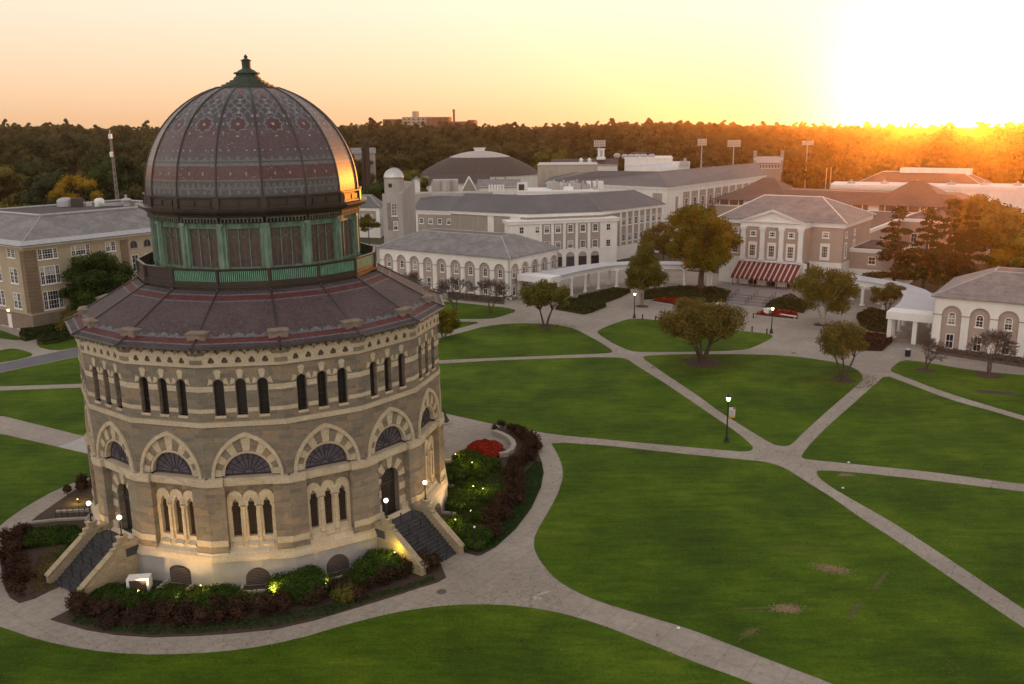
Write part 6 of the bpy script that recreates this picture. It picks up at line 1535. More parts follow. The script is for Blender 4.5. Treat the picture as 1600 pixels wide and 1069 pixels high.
for nm, typ, sock in (('sc', 'FLOAT_VECTOR', 'Scale'), ('rt', 'FLOAT_VECTOR', 'Rotation'), ('ix', 'INT', 'Instance Index')):
    na = ng.nodes.new('GeometryNodeInputNamedAttribute'); na.data_type = typ; na.inputs['Name'].default_value = nm; o_ = [q for q in na.outputs if q.enabled and q.name == 'Attribute'][0]
    if sock == 'Rotation':
        er = ng.nodes.new('FunctionNodeEulerToRotation'); ng.links.new(o_, er.inputs[0]); o_ = er.outputs[0]
    ng.links.new(o_, iop.inputs[sock])
ng.links.new(iop.outputs[0], go.inputs[0]); md = wo_.modifiers.new('scatter', 'NODES'); md.node_group = ng
# ------------------------------------------------------------------ planting around the rotunda
def W2(P): return [tuple(p[:2]) for p in pxs(P)]
wallring = lambda a0, a1, r: [tuple((NOTT + Vector((math.cos(a), math.sin(a), 0)) * r)[:2]) for a in np.linspace(a0, a1, 8)]
def azN(px, py): v = at(px, py) - NOTT; return math.atan2(v.y, v.x)
bedF = W2([(79, 969), (99, 975), (135, 985), (180, 993), (239, 996.6), (314, 994), (360, 991), (430, 984), (490, 970.5), (550, 952.5), (609, 934.5), (654, 919.6), (684, 910.6), (697, 903), (689, 884), (665, 881)])
inner = wallring(azN(640, 860), azN(160, 930), 14.2)
bedF += inner
bedL = W2([(143, 750), (115, 768), (99, 779), (60, 806), (42, 821), (12, 836), (4.5, 859), (1.5, 883), (4.5, 913), (15, 934), (30, 943), (54, 936), (76, 925)]) + wallring(azN(120, 900), azN(150, 700), 14.2)
bedR = W2([(723, 863), (745, 869), (752, 868), (774, 856), (806, 827), (830, 795), (845, 763), (849.7, 739), (847, 724), (840, 705), (835, 693), (820, 677), (800, 669), (781, 667), (774, 676), (791, 686), (804, 698), (800, 708), (786, 715), (779, 714), (725, 722), (690, 723)]) + wallring(azN(690, 745), azN(700, 850), 14.2)
for nm, P in (('front', bedF), ('left', bedL), ('right', bedR)):
    sheet('planting_bed', P, .075, M_mulch, .05)
def patch_leaves(name, label, poly, n, size, m, zf, seed, kind='stuff', cat='ground cover'):
    rng = np.random.default_rng(seed); P = np.array(poly); lo, hi = P.min(0), P.max(0); out = []
    def inside(x, y):
        c = np.zeros(len(x), bool); j = len(P) - 1
        for i in range(len(P)):
            cond = ((P[i, 1] > y) != (P[j, 1] > y)) & (x < (P[j, 0] - P[i, 0]) * (y - P[i, 1]) / (P[j, 1] - P[i, 1] + 1e-9) + P[i, 0]); c ^= cond; j = i
        return c
    X = rng.uniform(lo[0], hi[0], n * 4); Y = rng.uniform(lo[1], hi[1], n * 4); k = inside(X, Y); X, Y = X[k][:n], Y[k][:n]; m_ = len(X)
    C = np.stack([X, Y, .08 + zf * rng.random(m_)], 1); a = rng.normal(size=(m_, 3)); a[:, 2] *= .4; a /= np.linalg.norm(a, axis=1)[:, None]; bb = np.cross(a, rng.normal(size=(m_, 3))); bb /= np.linalg.norm(bb, axis=1)[:, None]; s = size * rng.uniform(.6, 1.4, m_)[:, None]
    V = np.stack([C - a * s, C - bb * s * .6, C + a * s, C + bb * s * .6], 1).reshape(-1, 3); o = npmesh(name, V, np.arange(4 * m_).reshape(-1, 4), m); tag(o, label, cat, kind=kind); return o
gcR = W2([(745, 866), (774, 856), (806, 827), (830, 795), (845, 763), (849, 739), (846, 724), (838, 722), (812, 748), (812, 775), (790, 808), (770, 840)])
sheet('lawn', gcR, .085, mat('ground_cover_earth', (.022, .045, .014), .9, (.014, .03, .010), 2, bump=.6), .02)
patch_leaves('ground_cover', 'low dark green ground cover between brown hedge and curving path', gcR, 9000, .06, M_ivy, .12, 3)
patch_leaves('ground_cover', 'dark groundcover under the shrubs in the right hand bed', W2([(700, 735), (775, 718), (790, 750), (780, 800), (755, 850), (725, 850), (700, 800)]), 9000, .065, M_lfYew, .3, 4)
patch_leaves('ground_cover', 'thin green edging between front hedge and ring path', W2([(110, 975), (180, 990), (240, 994), (314, 991), (430, 981), (520, 961), (600, 935), (684, 908), (676, 903), (600, 925), (500, 950), (400, 968), (300, 980), (200, 980), (120, 965)]), 8000, .06, M_ivy, .12, 5)
patch_leaves('ground_cover', 'green groundcover in front of the rotunda plinth', W2([(235, 915), (400, 925), (540, 898), (620, 875), (650, 890), (560, 925), (430, 955), (250, 962), (215, 945)]), 9000, .065, M_lfYew, .25, 6)
patch_leaves('fallen_leaves', 'scattered fallen twigs and leaves in the left bed', W2([(60, 870), (110, 850), (130, 880), (75, 925), (50, 930)]), 2500, .05, M_lfRust, .08, 7, cat='leaf litter')
def hedge(label, P, wd, h, m, dens, size, seed, name='hedge', group=None, lump=.5):
    rng = np.random.default_rng(seed); pts = [Vector(at(x, y)) for x, y in P]; c0 = pts[0].copy(); cl = []
    for a, b_ in zip(pts, pts[1:]):
        n = max(1, int((b_ - a).length / (wd * .13)))
        for i in range(n):
            q = a.lerp(b_, i / n) - c0; k = rng.uniform(.7, 1.3)
            cl.append((q.x + rng.uniform(-.34, .34) * wd, q.y + rng.uniform(-.34, .34) * wd, h * rng.uniform(.30, .66), wd * .24 * k, h * .42 * k))
    L = leafcloud(rng, int(dens * .62 * len(cl)), cl, size * 1.2, shell=.35); keep = L[0].reshape(-1, 4, 3)[:, :, 2].min(1) > -.02; V = L[0].reshape(-1, 4, 3)[keep].reshape(-1, 3)
    L = (V, np.arange(len(V)).reshape(-1, 4)); L = join(L, lumps(cl, lump, 10))
    o = npmesh(name, L[0], L[1], m); o.location = c0; tag(o, label, 'hedge', group); return o
hedge('long brown purple barberry hedge along the front ring path below the rotunda', [(112, 952), (150, 965), (240, 972), (330, 968), (430, 955), (510, 938), (560, 925)], 2.5, 1.25, M_lfBarb, 420, .075, 21)
hedge('brown barberry hedge ending beside the foot of the right hand stair', [(590, 918), (625, 905), (660, 895), (686, 886)], 2.0, 1.3, M_lfBarb, 420, .075, 22)
hedge('dark brown hedge curving round the left hand bed', [(42, 832), (20, 850), (16, 880), (24, 910), (38, 930)], 2.4, 1.3, M_lfBarb, 420, .075, 23)
hedge('dark brown hedge behind the left hand bed next to the lawn', [(150, 757), (128, 765), (112, 776)], 1.8, 1.2, M_lfBarb, 420, .075, 24)
hedge('winding brown hedge behind the curved bench and along the right hand bed', [(784, 674), (812, 678), (830, 695), (832, 712), (812, 728), (798, 748), (806, 768), (798, 788), (782, 804), (766, 826), (764, 850)], 2.1, 1.25, M_lfBarb, 430, .07, 25)
def shrub(label, px, py, r, h, m, seed, group='clipped green shrubs around the rotunda', name='shrub', n=3200, size=.065):
    r *= 1.02; h *= .98
    rng = np.random.default_rng(seed); g = at(px, py); cl = [(0, 0, h * .36, r * .9, h * .52)]
    for i in range(16): a = rng.uniform(0, 6.28); q = rng.uniform(.25, .78); cl.append((r * q * math.cos(a), r * q * math.sin(a), h * rng.uniform(.3, .62) * (1.15 - q * .5), r * .34, h * .36))
    L = leafcloud(rng, int(n * r * r * .8 + 1500), cl, size * 1.2, shell=.55); V = L[0].reshape(-1, 4, 3); V = V[V[:, :, 2].min(1) > 0].reshape(-1, 3); L = join((V, np.arange(len(V)).reshape(-1, 4)), lumps(cl, .7, 12))
    o = npmesh(name, L[0], L[1], m); o.location = g; tag(o, label, 'shrub', group); return o
shr = [(335, 948, 1.9, 1.3, 'rounded green shrub lit by a yellow lamp before the left cellar grille'), (474, 926, 2.3, 1.5, 'broad rounded green shrub between two cellar grilles'), (598, 896, 2.0, 1.7, 'rounded green shrub left of the right hand stair wall'), (560, 912, 1.2, .9, 'small green shrub under the right cellar grille'), (265, 938, 1.4, .8, 'low green shrub right of the white box'), (175, 935, 1.5, .8, 'low green shrub right of the foot of the left hand stair'), (205, 945, 1.3, .8, 'low green shrub in front of the white box'),
  (62, 846, 1.7, 1.1, 'green shrub behind the dark hedge of the left bed'), (98, 842, 1.5, 1.1, 'green shrub beside the railing in the left bed'), (128, 846, 1.5, 1.0, 'green shrub against the left stair lamp'), (112, 872, 1.1, .8, 'small green shrub left of the left hand stair wall'), (90, 900, .9, .7, 'tiny lit shrub beside the left hand stair'),
  (728, 722, 1.5, 1.2, 'dark green shrub in front of the red flower mound'), (708, 745, 2.0, 1.2, 'wide green shrub nearest the rotunda wall in the right bed'), (752, 733, 1.9, 1.2, 'green shrub lit by a yellow lamp behind the brown hedge'), (720, 790, 2.0, 1.3, 'large rounded green shrub in the middle of the right bed'), (768, 780, 1.6, 1.2, 'rounded green shrub beside the small path lamp'), (735, 850, 1.7, 1.5, 'clipped green shrub right of the right hand stair'), (712, 828, 1.4, 1.2, 'green shrub lit yellow beside the stair rail'), (735, 765, 1.3, .9, 'low green shrub between the two lit shrubs'), (760, 812, 1.3, .9, 'low green shrub near the inner hedge curve'), (745, 745, 1.2, .9, 'low dull shrub under the wide green shrub')]
for i, (px, py, r, h, lab) in enumerate(shr): shrub(lab, px, py, r, h, M_lfYew, 100 + i)
shrub('yellow green shrub in the brown front hedge', 540, 935, 1.0, 1.15, M_lfOlive, 140, None)
# yellow garden lamps among the shrubs
for px, py, z, lab in ((316, 940, 1.15, 'yellow garden light on the lit shrub before the left cellar grille'), (430, 935, .9, 'yellow garden light at the left of the broad shrub'), (618, 893, 1.45, 'yellow garden light on the shrub by the right stair'), (740, 781, 1.2, 'yellow garden light left of the small path lamp'), (755, 783, 1.1, 'yellow garden light right of the middle shrub'), (712, 836, 1.25, 'yellow garden light beside the stair rail'), (738, 741, 1.1, 'yellow garden light on the upper lit shrub'), (712, 726, 1.0, 'pale garden light by the dark shrub'), (98, 893, .8, 'yellow garden light beside the left stair'), (122, 787, .35, 'white garden light in the bare left bed')):
    p = at(px, py); p.z = z; t = thing('garden_light', lab, 'light', p, 0, 'garden lights among the shrubs'); Mx = Matrix.Translation(p)
    b = MB(); b.tube((0, 0, -.3), (0, 0, .04), .025, n=6, M=Mx); b.lathe([(.02, .12), (.07, .10), (.075, .08)], 8, 0, Mx); b.build('stake', M_black, t); b = MB(); b.tube((0, 0, .03), (0, 0, .08), .05, n=8, M=Mx); b.build('lens', M_bulbw, t)
    L = bpy.data.objects.new('garden_glow', bpy.data.lights.new('garden_glow', 'POINT')); L.data.energy = 45; L.data.color = (1, .72, .08); L.data.shadow_soft_size = .06; COL.objects.link(L); L.location = p + Vector((0, -.05, .22))
# red chrysanthemum mound
rngm = np.random.default_rng(8); c = at(757, 708); ex = at(781, 708) - at(733, 708); R0 = ex.length / 2 * 1.05
cl = [(0, 0, .2, .3, .24)]; L = leafcloud(rngm, 260, cl, .06, shell=.85); V = L[0].reshape(-1, 4, 3); V = V[V[:, :, 2].min(1) > 0].reshape(-1, 3); L = join((V, np.arange(len(V)).reshape(-1, 4)), lumps(cl, .95, 10))
m0 = npmesh('chrysanthemum', L[0], L[1], M_mum); tag(m0, 'round red chrysanthemum plant in the packed mound beside the curved bench', 'flower', 'red chrysanthemums in the round mound'); k = 0
cells = []
for i in range(-6, 7):
    for j in range(-8, 9):
        x = i * .50 + (j % 2) * .25; y = j * .43
        if (x / 1.75) ** 2 + (y / 2.6) ** 2 < 1: cells.append((x, y))
for x, y in cells:
    o = m0 if k == 0 else m0.copy()
    if k: COL.objects.link(o)
    o.location = (c.x + x + rngm.uniform(-.05, .05), c.y + y + rngm.uniform(-.05, .05), .05 + .35 * (1 - (x / 1.9) ** 2 - (y / 2.8) ** 2)); o.rotation_euler = (0, 0, rngm.uniform(0, 6)); o.scale = (rngm.uniform(.85, 1.1),) * 3; k += 1
b = MB(); b.lathe([(.01, .40), (.8, .36), (1.6, .2), (2.3, .02)], 20, 0, Matrix.Translation(c)); o = b.build('flower_bed', M_mulch); tag(o, kind='structure')
# curved bench wall, low kerbs
def kerbwall(name, label, cat, P, w_, h, m, closed=False):
    pts = [Vector(at(x, y)) for x, y in P]; b = MB(); n = len(pts); Lf = []; Rt = []
    for i in range(n):
        d = (pts[min(i + 1, n - 1)] - pts[max(i - 1, 0)]); d.z = 0; d.normalize(); q = Vector((-d.y, d.x, 0)) * w_ / 2; Lf.append(pts[i] + q); Rt.append(pts[i] - q)
    b.prism([tuple(p[:2]) for p in Lf + Rt[::-1]], 0, h); o = b.build(name, m)
    if label: tag(o, label, cat)
    else: tag(o, kind='structure')
    return o
kerbwall('bench_wall', 'curved pale stone bench wall round the red flower mound', 'bench', [(772, 679), (783, 683), (793, 688), (801, 695), (803, 702), (799, 709), (790, 714), (780, 715)], .5, .5, M_curb)
kerbwall('kerb_wall', 'low pale kerb between the shrubs and the back stair', 'wall', [(690, 723), (710, 723), (728, 724)], .3, .3, M_curb)
kerbwall('kerb_wall', 'low pale kerb along the bottom of the left bed railing', 'wall', [(45, 820), (90, 815), (150, 812)], .25, .25, M_curb)
kerbwall('kerb_wall', 'low pale ramp kerb behind the left bed railing', 'wall', [(88, 802), (120, 801), (152, 800)], .25, .25, M_curb)
t = thing('railing', 'thin black iron railing across the left hand bed', 'railing', at(90, 812)); 
for f in np.linspace(0, 1, 8):
    p = at(88, 812).lerp(at(152, 806), f); b = MB(); b.tube(p, p + Vector((0, 0, .95)), .025, n=6); b.build('post', M_black, t)
for h in (.95, .6, .25): b = MB(); b.tube(at(88, 812) + Vector((0, 0, h)), at(152, 806) + Vector((0, 0, h)), .02, n=6); b.build('rail', M_black, t)
# white equipment box
p = at(219, 923); t = thing('equipment_box', 'white metal box with dark front panel standing by the front bed', 'box', p, .12); Mx = PM[t.name]
b = MB(); b.box(-.75, .75, -.35, .45, .95, 1.05, 0, Mx); b.box(-.75, -.58, -.35, .45, .0, .95, 0, Mx); b.box(.58, .75, -.35, .45, 0, .95, 0, Mx); b.box(-.58, .58, .3, .44, 0, .95, 0, Mx); b.build('case', M_white, t); b = MB(); b.box(-.58, .58, -.25, -.2, 0.05, .95, 0, Mx); b.build('panel', mat('brown_screen', (.09, .06, .045), .8), t)
# monument
p = at(694, 661); t = thing('bell_monument', 'small black bell shaped monument on a round stone base', 'monument', p); Mx = PM[t.name]
b = MB(); b.lathe([(.85, 0), (.85, .16), (.8, .2)], 20, 0, Mx); b.build('base', M_curb, t)
b = MB(); b.lathe([(.55, .2), (.56, .3), (.42, .55), (.30, .85), (.24, 1.0), (.1, 1.08), (.07, 1.15), (.07, 1.5), (.12, 1.55), (.02, 1.65)], 18, 0, Mx); b.box(-.3, .3, -.03, .03, 1.2, 1.27, 0, Mx); b.build('bell', M_black, t)
# ------------------------------------------------------------------ lamp posts
def lamppost(label, p, H, bulb, banner=False):
    t = thing('lamp_post', label, 'street lamp', p, 0, 'lamp posts of the quadrangle'); Mx = Matrix.Translation(p)
    b = MB(); b.lathe([(.30, 0), (.30, .12), (.22, .2), (.20, .55), (.13, .65), (.10, .9), (.085, 1.0), (.07, H * .6), (.06, H - .75), (.10, H - .70), (.10, H - .64), (.05, H - .6)], 12, 0, Mx); b.build('post', mat('dark_green_iron', (.012, .018, .014), .5), t)
    b = MB(); b.lathe([(.10, H - .6), (.17, H - .52), (.24, H - .22), (.23, H - .16)], 12, 0, Mx); b.build('lantern_glass', bulb, t)
    b = MB(); b.lathe([(.26, H - .17), (.28, H - .14), (.20, H - .04), (.08, H + .04), (.03, H + .16)], 12, 0, Mx); b.build('lantern_cap', MATS['dark_green_iron'], t)
    L = bpy.data.objects.new('lamp_light', bpy.data.lights.new('lamp_light', 'POINT')); L.data.energy = 12; L.data.color = (1, .9, .6) if bulb is M_bulbw else (.8, 1, .5); L.data.shadow_soft_size = .1; COL.objects.link(L); L.location = Vector(p) + Vector((0, -.35, H - .4))
    if banner:
        b = MB(); b.tube((.0, 0, H - 1.22), (.80, 0, H - 1.22), .02, n=6, M=Mx); b.tube((0, 0, H - 2.36), (.80, 0, H - 2.36), .02, n=6, M=Mx); b.build('banner_arm', M_black, t)
        b = MB(); b.box(.12, .74, -.012, .012, H - 2.32, H - 1.24, 0, Mx); o = b.build('banner', mat('banner_cloth', (.62, .56, .56), .8), t)
        b = MB(); b.box(.12, .74, -.016, .016, H - 2.32, H - 2.08, 0, Mx); b.build('banner_stripe', mat('banner_orange', (.62, .36, .10), .8), o)
        b = MB(); b.plate([(.52, H - 1.26), (.72, H - 1.26), (.72, H - 1.36), (.62, H - 1.46), (.52, H - 1.36)][::-1], (), -.02, -.012, 0, Mx); b.build('banner_crest', mat('banner_plum', (.14, .05, .09), .8), o)
        b = MB()
        for x0, x1, z in ((.22, .48, 1.62), (.2, .5, 1.70), (.24, .56, 1.78), (.2, .62, 1.98)): b.box(x0, x1, -.018, -.012, H - z - .03, H - z + (.03 if z < 1.9 else .06), 0, Mx)
        b.build('banner_lettering', mat('banner_grey', (.30, .27, .32), .8), o)
    return t
lamppost('tall dark lamp post with greenish light and hanging banner in the middle of the lawns', at(1135, 691), 4.9, M_bulbg, True)
lamppost('lit lamp post at the left corner of the paved plaza', at(991, 497), 4.4, M_bulbw); lamppost('lit lamp post at the right corner of the small central lawn', at(1205, 521), 4.2, M_bulbw)
p = at(753, 862); t = thing('path_lamp', 'short dark path lamp at the tip of the right hand bed', 'lamp', at(742, 862)); Mx = PM[t.name]; b = MB(); b.tube((0, 0, 0), (0, 0, 1.9), .05, n=8, M=Mx); b.build('post', M_black, t); b = MB(); b.ball((0, 0, 2.0), .09, 8, M=Mx); b.build('head', M_white, t)
# bollards
k = 0
for px, py, lab in ((1004, 499, 'first black bollard right of the left plaza lamp post'), (1024, 502, 'second black bollard right of the left plaza lamp post'), (1044, 505, 'black bollard left of the rusty multi-stemmed tree crown'), (1175, 518, 'black bollard right of the rusty multi-stemmed tree'), (1198, 522, 'black bollard touching the right plaza lamp post'), (1177, 497, 'black post at the left end of the right flower bed')):
    b = MB(); b.lathe([(.14, 0), (.14, .1), (.09, .16), (.09, .62), (.14, .66), (.14, .74), (.10, .80), (.02, .86)], 10, 0); o = b.build('bollard', M_black); o.location = at(px, py); tag(o, lab, 'bollard', 'black bollards along the plaza')
# litter bin
t = thing('litter_bin', 'dark round litter bin at the left corner of the right arcade', 'bin', at(1418, 557)); Mx = PM[t.name]; b = MB(); b.lathe([(.33, 0), (.36, .1), (.38, .95), (.30, 1.02)], 14, 0, Mx); b.build('bin_body', M_black, t); b = MB(); b.lathe([(.40, .95), (.40, 1.03), (.2, 1.15), (.05, 1.18)], 14, 0, Mx); b.build('lid', M_metal, t)
# planters and low benches by the plaza steps, far flower beds, hedges
for px, py, lab in ((1124, 483, 'small white planter box left of the plaza steps'), (1200, 492, 'small white planter box right of the plaza steps')):
    t = thing('planter_box', lab, 'planter', at(px, py), .6); Mx = PM[t.name]; b = MB(); b.box(-.55, .55, -.5, .5, 0, .95, 0, Mx); b.box(-.65, .65, -.6, .6, .95, 1.08, 0, Mx); b.build('box', M_white, t); b = MB(); b.box(-.35, .35, -.53, -.5, .2, .8, 0, Mx); b.build('panel', M_tan, t)
def bench(label, p0, p1):
    a = at(*p0); c_ = at(*p1); t = thing('bench', label, 'bench', a); M = wallM(a, c_); L = seglen(a, c_)
    b = MB(); b.box(0, L, 0, .5, .38, .46, 0, M); b.build('seat', M_white, t)
    for x in (.15, L - .35): b = MB(); b.box(x, x + .2, .03, .45, 0, .38, 0, M); b.build('support', M_curb, t)
bench('pale low bench in front of the left red flower bed', (1056, 478), (1075, 481)); bench('pale low bench in front of the right red flower bed', (1217, 495), (1243, 499))
def flowerbed(label, P, seed, n=1500):
    W = W2(P); sheet('flower_bed', W, .12, M_mulch, .08); patch_leaves('flower_bed_planting', label, W, n, .14, M_mum, .38, seed, 'stuff', 'flowers')
flowerbed('red flower bed left of the plaza steps', [(1018, 470), (1040, 466.5), (1075, 469), (1088, 475), (1085, 480), (1060, 477.5)], 71); flowerbed('red flower bed right of the plaza steps', [(1180, 492), (1195, 486.5), (1225, 486), (1246, 490), (1246, 498), (1215, 496)], 72)
for nm, P in (('a', [(1016, 473), (1055, 479.5), (1085, 483)]), ('b', [(1178, 495.5), (1215, 500), (1246, 503)])):
    kerbwall('kerb_wall', 'low kerb before the ' + ('left' if nm == 'a' else 'right') + ' red flower bed', 'wall', P, .35, .35, M_curb)
def hedgebed(label, P, h, m, n, seed, name='hedge_bed'):
    W = W2(P); c = np.mean(np.array(W), 0); b = MB(); b.prism(W, 0, h * .82); o = b.build(name, m); tag(o, label, 'hedge')
    rng = np.random.default_rng(seed); 
    o2 = patch_leaves('leaf_top', label, W, n, .15, m, .35, seed); 
    for v in o2.data.vertices: v.co.z += h * .72 - .08
    # merge: the leafy top belongs to the hedge
    for kx in ('kind', 'label', 'category'):
        if kx in o2: del o2[kx]
    o2.parent = o
hedgebed('dark hedge bed between the left colonnade and the plaza, nearest the lawn tree', [(868, 484), (890, 470), (942, 476), (947, 480), (925, 489), (912, 492)], .6, M_lfHedge, 5000, 81)
hedgebed('dark hedge under the columns of the left colonnade', [(903, 468), (930, 462), (960, 455), (985, 457), (970, 465), (945, 474), (925, 472)], .7, M_lfHedge, 5000, 82)
hedgebed('long dark hedge bank left of the plaza steps', [(1000, 469), (1010, 459), (1060, 453), (1110, 454), (1142, 461), (1132, 474), (1095, 473), (1060, 468), (1030, 467)], .9, M_lfHedge, 7000, 83)
hedgebed('low dark hedge right of the plaza steps', [(1195, 484), (1205, 475), (1235, 465), (1262, 480), (1255, 490), (1225, 484)], .7, M_lfHedge, 4000, 84)
hedgebed('dark green hedge bed inside the right colonnade curve', [(1338, 497), (1358, 487), (1393, 494), (1396, 522), (1360, 518), (1345, 510)], .7, M_lfHedge, 5000, 85)
hedgebed('triangular brown hedge bed left of the right arcade entrance', [(1282, 532), (1306, 520), (1352, 526), (1392, 530), (1394, 535), (1378, 549), (1345, 548), (1300, 541)], .7, M_lfBarb, 5500, 86)
hedgebed('clipped dark hedge at the corner of the buff hall', [(31, 531), (34, 522), (90, 514), (100, 520), (66, 528), (40, 534)], .9, M_lfHedge, 3000, 87)
hedgebed('low clipped hedge right of the buff hall entrance path', [(58, 537), (62, 530), (104, 523), (122, 528), (90, 537), (66, 540)], .7, M_lfHedge, 3000, 88)
hedgebed('low brown planting strip below the right arcade windows', [(1462, 553), (1600, 575), (1640, 581), (1640, 572), (1600, 566), (1465, 546)], .5, M_twig, 4000, 89)
hedgebed('low brown planting strip below the left arcade windows', [(700, 468), (788, 476), (786, 470), (700, 461)], .5, M_twig, 3500, 90)
# ------------------------------------------------------------------ masts and floodlights in the distance
def mast(label, px, pt, pb, D, rows, wpx, name='floodlight_mast'):
    p1 = at_d(px, pt, D); zb_ = zterr(p1.x, p1.y); t = thing(name, label, 'floodlight', (p1.x, p1.y, zb_), 0, 'floodlight masts of the sports field'); W_ = wpx / FPX * D / 2
    b = MB(); b.tube((p1.x, p1.y, zb_), (p1.x, p1.y, p1.z), .38, .2, 8); b.build('pole', M_metal, t)
    for r in range(rows):
        z = p1.z - r * 3.4 / FPX * D; b = MB(); b.box(p1.x - W_, p1.x + W_, p1.y - .1, p1.y + .1, z - .12, z + .05)
        for i in range(7): x = p1.x - W_ + 2 * W_ * (i + .5) / 7; b.box(x - W_ * .10, x + W_ * .10, p1.y - .5, p1.y - .1, z - .35, z + .55)
        b.build('lamp_bank', mat('floodlight_face', (.60, .55, .50), .4), t)
mast('floodlight mast behind the white lantern tower', 937, 221, 260, 400, 3, 18); mast('floodlight mast right of the wood gap above the grey roofs', 1097, 219, 262, 400, 3, 14); mast('floodlight mast with the widest lamp bank left of the stone house', 1147, 221, 255, 400, 3, 20); mast('floodlight mast on the right of the stone house', 1262, 222, 272, 400, 2, 17)
p = at_d(172, 210, 236); t = thing('radio_mast', 'slender grey radio mast with small antennas above the buff hall roof', 'mast', (p.x, p.y, 0)); Mx = Matrix.Translation((p.x, p.y, 0)); b = MB(); zt2 = p.z
for s in range(3): a = 2 * PI * s / 3; b.tube((.6 * math.cos(a), .6 * math.sin(a), 0), (.22 * math.cos(a), .22 * math.sin(a), zt2), .07, n=5, M=Mx)
nb = 22
for i in range(nb):
    z0_, z1_ = zt2 * i / nb, zt2 * (i + 1) / nb; r0_ = .6 - .38 * i / nb
    for s in range(3): a, a2 = 2 * PI * s / 3, 2 * PI * (s + 1) / 3; b.tube((r0_ * math.cos(a), r0_ * math.sin(a), z0_), (r0_ * math.cos(a2), r0_ * math.sin(a2), z1_), .04, n=4, M=Mx)
b.build('lattice', mat('mast_steel', (.30, .26, .24), .7), t)
b = MB(); b.tube((0, 0, zt2), (0, 0, zt2 + 1.0), .08, n=6, M=Mx); b.box(-.35, .35, -.3, .3, zt2 - 1.0, zt2 + .1, 0, Mx); b.build('antenna', M_white, t); b = MB(); b.box(-.5, .1, -.3, .3, zt2 - 5.2, zt2 - 4.0, 0, Mx); b.build('antenna', M_white, t)
for px, lab in ((1292, 'thin pale pole left of the white flat hall'), (1299, 'thinner pale pole beside the white flat hall')):
    p = at_d(px, 262, 300); b = MB(); b.tube((0, 0, 0), (0, 0, p.z), .22, .14, 8); o = b.build('pole', mat('pale_pole', (.42, .36, .26), .7)); o.location = (p.x, p.y, 0); tag(o, lab, 'pole', 'poles beside the white flat hall')
p = at_d(1003, 238, 372); t = thing('equipment_tower', 'distant steel frame tower with pale panels behind the rooftop fans', 'tower', (p.x, p.y, 0)); Mx = Matrix.Translation((p.x, p.y, 0)); b = MB()
for x in (-3, 3):
    for y in (-2, 2): b.tube((x, y, 0), (x, y, p.z), .2, n=6, M=Mx)
for z in (p.z, p.z - 2.5, p.z - 5): b.box(-3.2, 3.2, -2.2, 2.2, z - .2, z, 0, Mx)
b.build('frame', M_black, t); b = MB(); b.box(-2.4, 1.6, -2.4, 2, p.z - 4.6, p.z - .6, 0, Mx); b.build('panel', M_metal, t)

# leaves dropped under the lawn trees, small lawn markers, drain covers
for i, (px, py, r, m_) in enumerate(((1097, 570, 6.5, M_lfRust), (1317, 597, 4.5, M_lfRust), (852, 514, 4.5, M_lfOlive))):
    c = at(px, py); patch_leaves('fallen_leaves', 'fallen leaves scattered on the grass under a lawn tree', blob(c, r, r * .8, 0, seed=i), 900, .07, m_, .03, 200 + i, cat='leaf litter')
for px, py, lab in ((1326, 723, 'small white lawn marker beside the right hand path'), (1317, 763, 'tiny white lawn marker in the triangular right lawn'), (1060, 982, 'pale scrap at the edge of the wide front path')):
    b = MB(); b.box(-.10, .10, -.07, .07, 0, .06); b.box(-.06, .06, -.04, .04, .06, .10); o = b.build('lawn_marker', M_white); o.location = at(px, py, .05); tag(o, lab, 'marker')
M_cover = mat('drain_iron', (.11, .10, .095), .7, (.07, .065, .06), 6)
for px, py, lab in ((690, 925, 'round dark drain cover on the ring path below the front hedge'), (905, 480, 'round drain cover on the plaza by the left hedge bed'), (1240, 552, 'round drain cover at the edge of the plaza')):
    b = MB(); b.tube((0, 0, .02), (0, 0, .034), .34, n=20); o = b.build('drain_cover', M_cover); g = at(px, py); o.location = (g.x, g.y, 0); tag(o, lab, 'drain cover')
M_stain = mat('pale_path_stain', (.46, .44, .42), .9, (.36, .33, .31), 3)
for px, py, rx, ry, ro in ((850, 927, .8, .10, .5), (838, 935, .3, .2, 0)):
    sheet('path_stain', blob(at(px, py), rx, ry, ro, seed=px, wob=.5), .026, M_stain, .004)

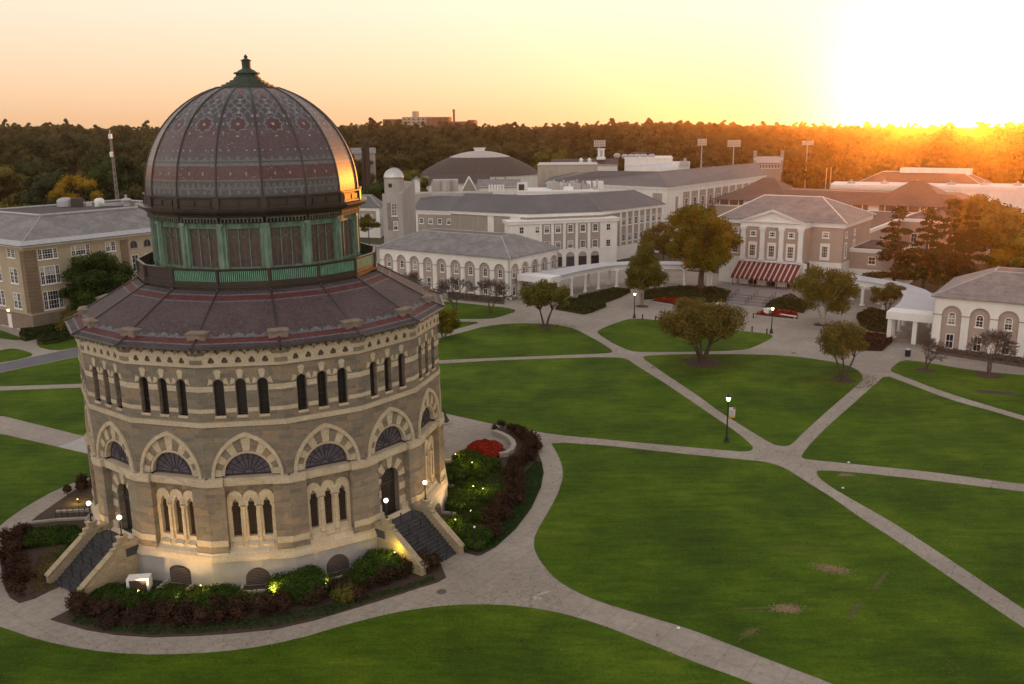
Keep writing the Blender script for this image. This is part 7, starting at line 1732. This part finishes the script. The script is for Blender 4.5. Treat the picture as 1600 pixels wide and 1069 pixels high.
patch_leaves('fallen_leaves', 'single brown leaves blown over the lawns and paths', W2([(860, 700), (1200, 560), (1390, 575), (1600, 600), (1600, 1069), (1100, 1069), (700, 1000), (850, 900)]), 5200, .05, M_lfRust, .02, 300, cat='leaf litter')
patch_leaves('fallen_leaves', 'thin scatter of brown leaves on the lawns beside the rotunda', W2([(690, 660), (690, 520), (930, 510), (1160, 700), (860, 690)]), 2200, .05, M_lfRust, .02, 301, cat='leaf litter')
patch_leaves('fallen_leaves', 'dry leaves lying on the ring path and front lawn', W2([(60, 990), (300, 1010), (700, 930), (860, 880), (900, 1000), (500, 1069), (0, 1069)]), 2600, .04, M_lfRust, .02, 302, cat='leaf litter')

for c_, rx, ry, ro, m_, sd in WORN:                 # worn turf: dead straw lying in and around the bare spot
    rng = np.random.default_rng(sd); n = int(900 * rx * max(ry, .3)) + 150
    u = rng.normal(size=(n, 2)) * np.array([rx * .55, ry * .6]); ca_, sa_ = math.cos(ro), math.sin(ro)
    C = np.stack([c_.x + u[:, 0] * ca_ - u[:, 1] * sa_, c_.y + u[:, 0] * sa_ + u[:, 1] * ca_, .056 + .02 * rng.random(n)], 1)
    a = rng.normal(size=(n, 3)); a[:, 2] *= .15; a /= np.linalg.norm(a, axis=1)[:, None]; bb = np.cross(a, [0, 0, 1.0]); s_ = .075 * rng.uniform(.5, 1.4, n)[:, None]
    Vw = np.stack([C - a * s_, C - bb * s_ * .5, C + a * s_, C + bb * s_ * .5], 1).reshape(-1, 3)
    o = npmesh('worn_patch', Vw, np.arange(4 * n).reshape(-1, 4), m_); tag(o, 'dry worn turf patch on the big right lawn', 'worn turf', kind='stuff')
# ------------------------------------------------------------------ air
bh = MB(); X0, X1, Y0, Y1 = -1400, 1600, -60, 2300
bh.box(X0, X1, Y0, Y1, -25, 75); hz_ = bh.build('haze', [])
m = bpy.data.materials.new('air'); m.use_nodes = True; nt = m.node_tree; nt.nodes.clear(); o = nt.nodes.new('ShaderNodeOutputMaterial'); pv = nt.nodes.new('ShaderNodeVolumePrincipled')
pv.inputs['Density'].default_value = .00010; pv.inputs['Anisotropy'].default_value = .90; pv.inputs['Color'].default_value = (1, .74, .48, 1)
nt.links.new(pv.outputs[0], o.inputs['Volume']); hz_.data.materials.append(m); tag(hz_, 'warm evening haze over the campus', 'haze', kind='stuff')
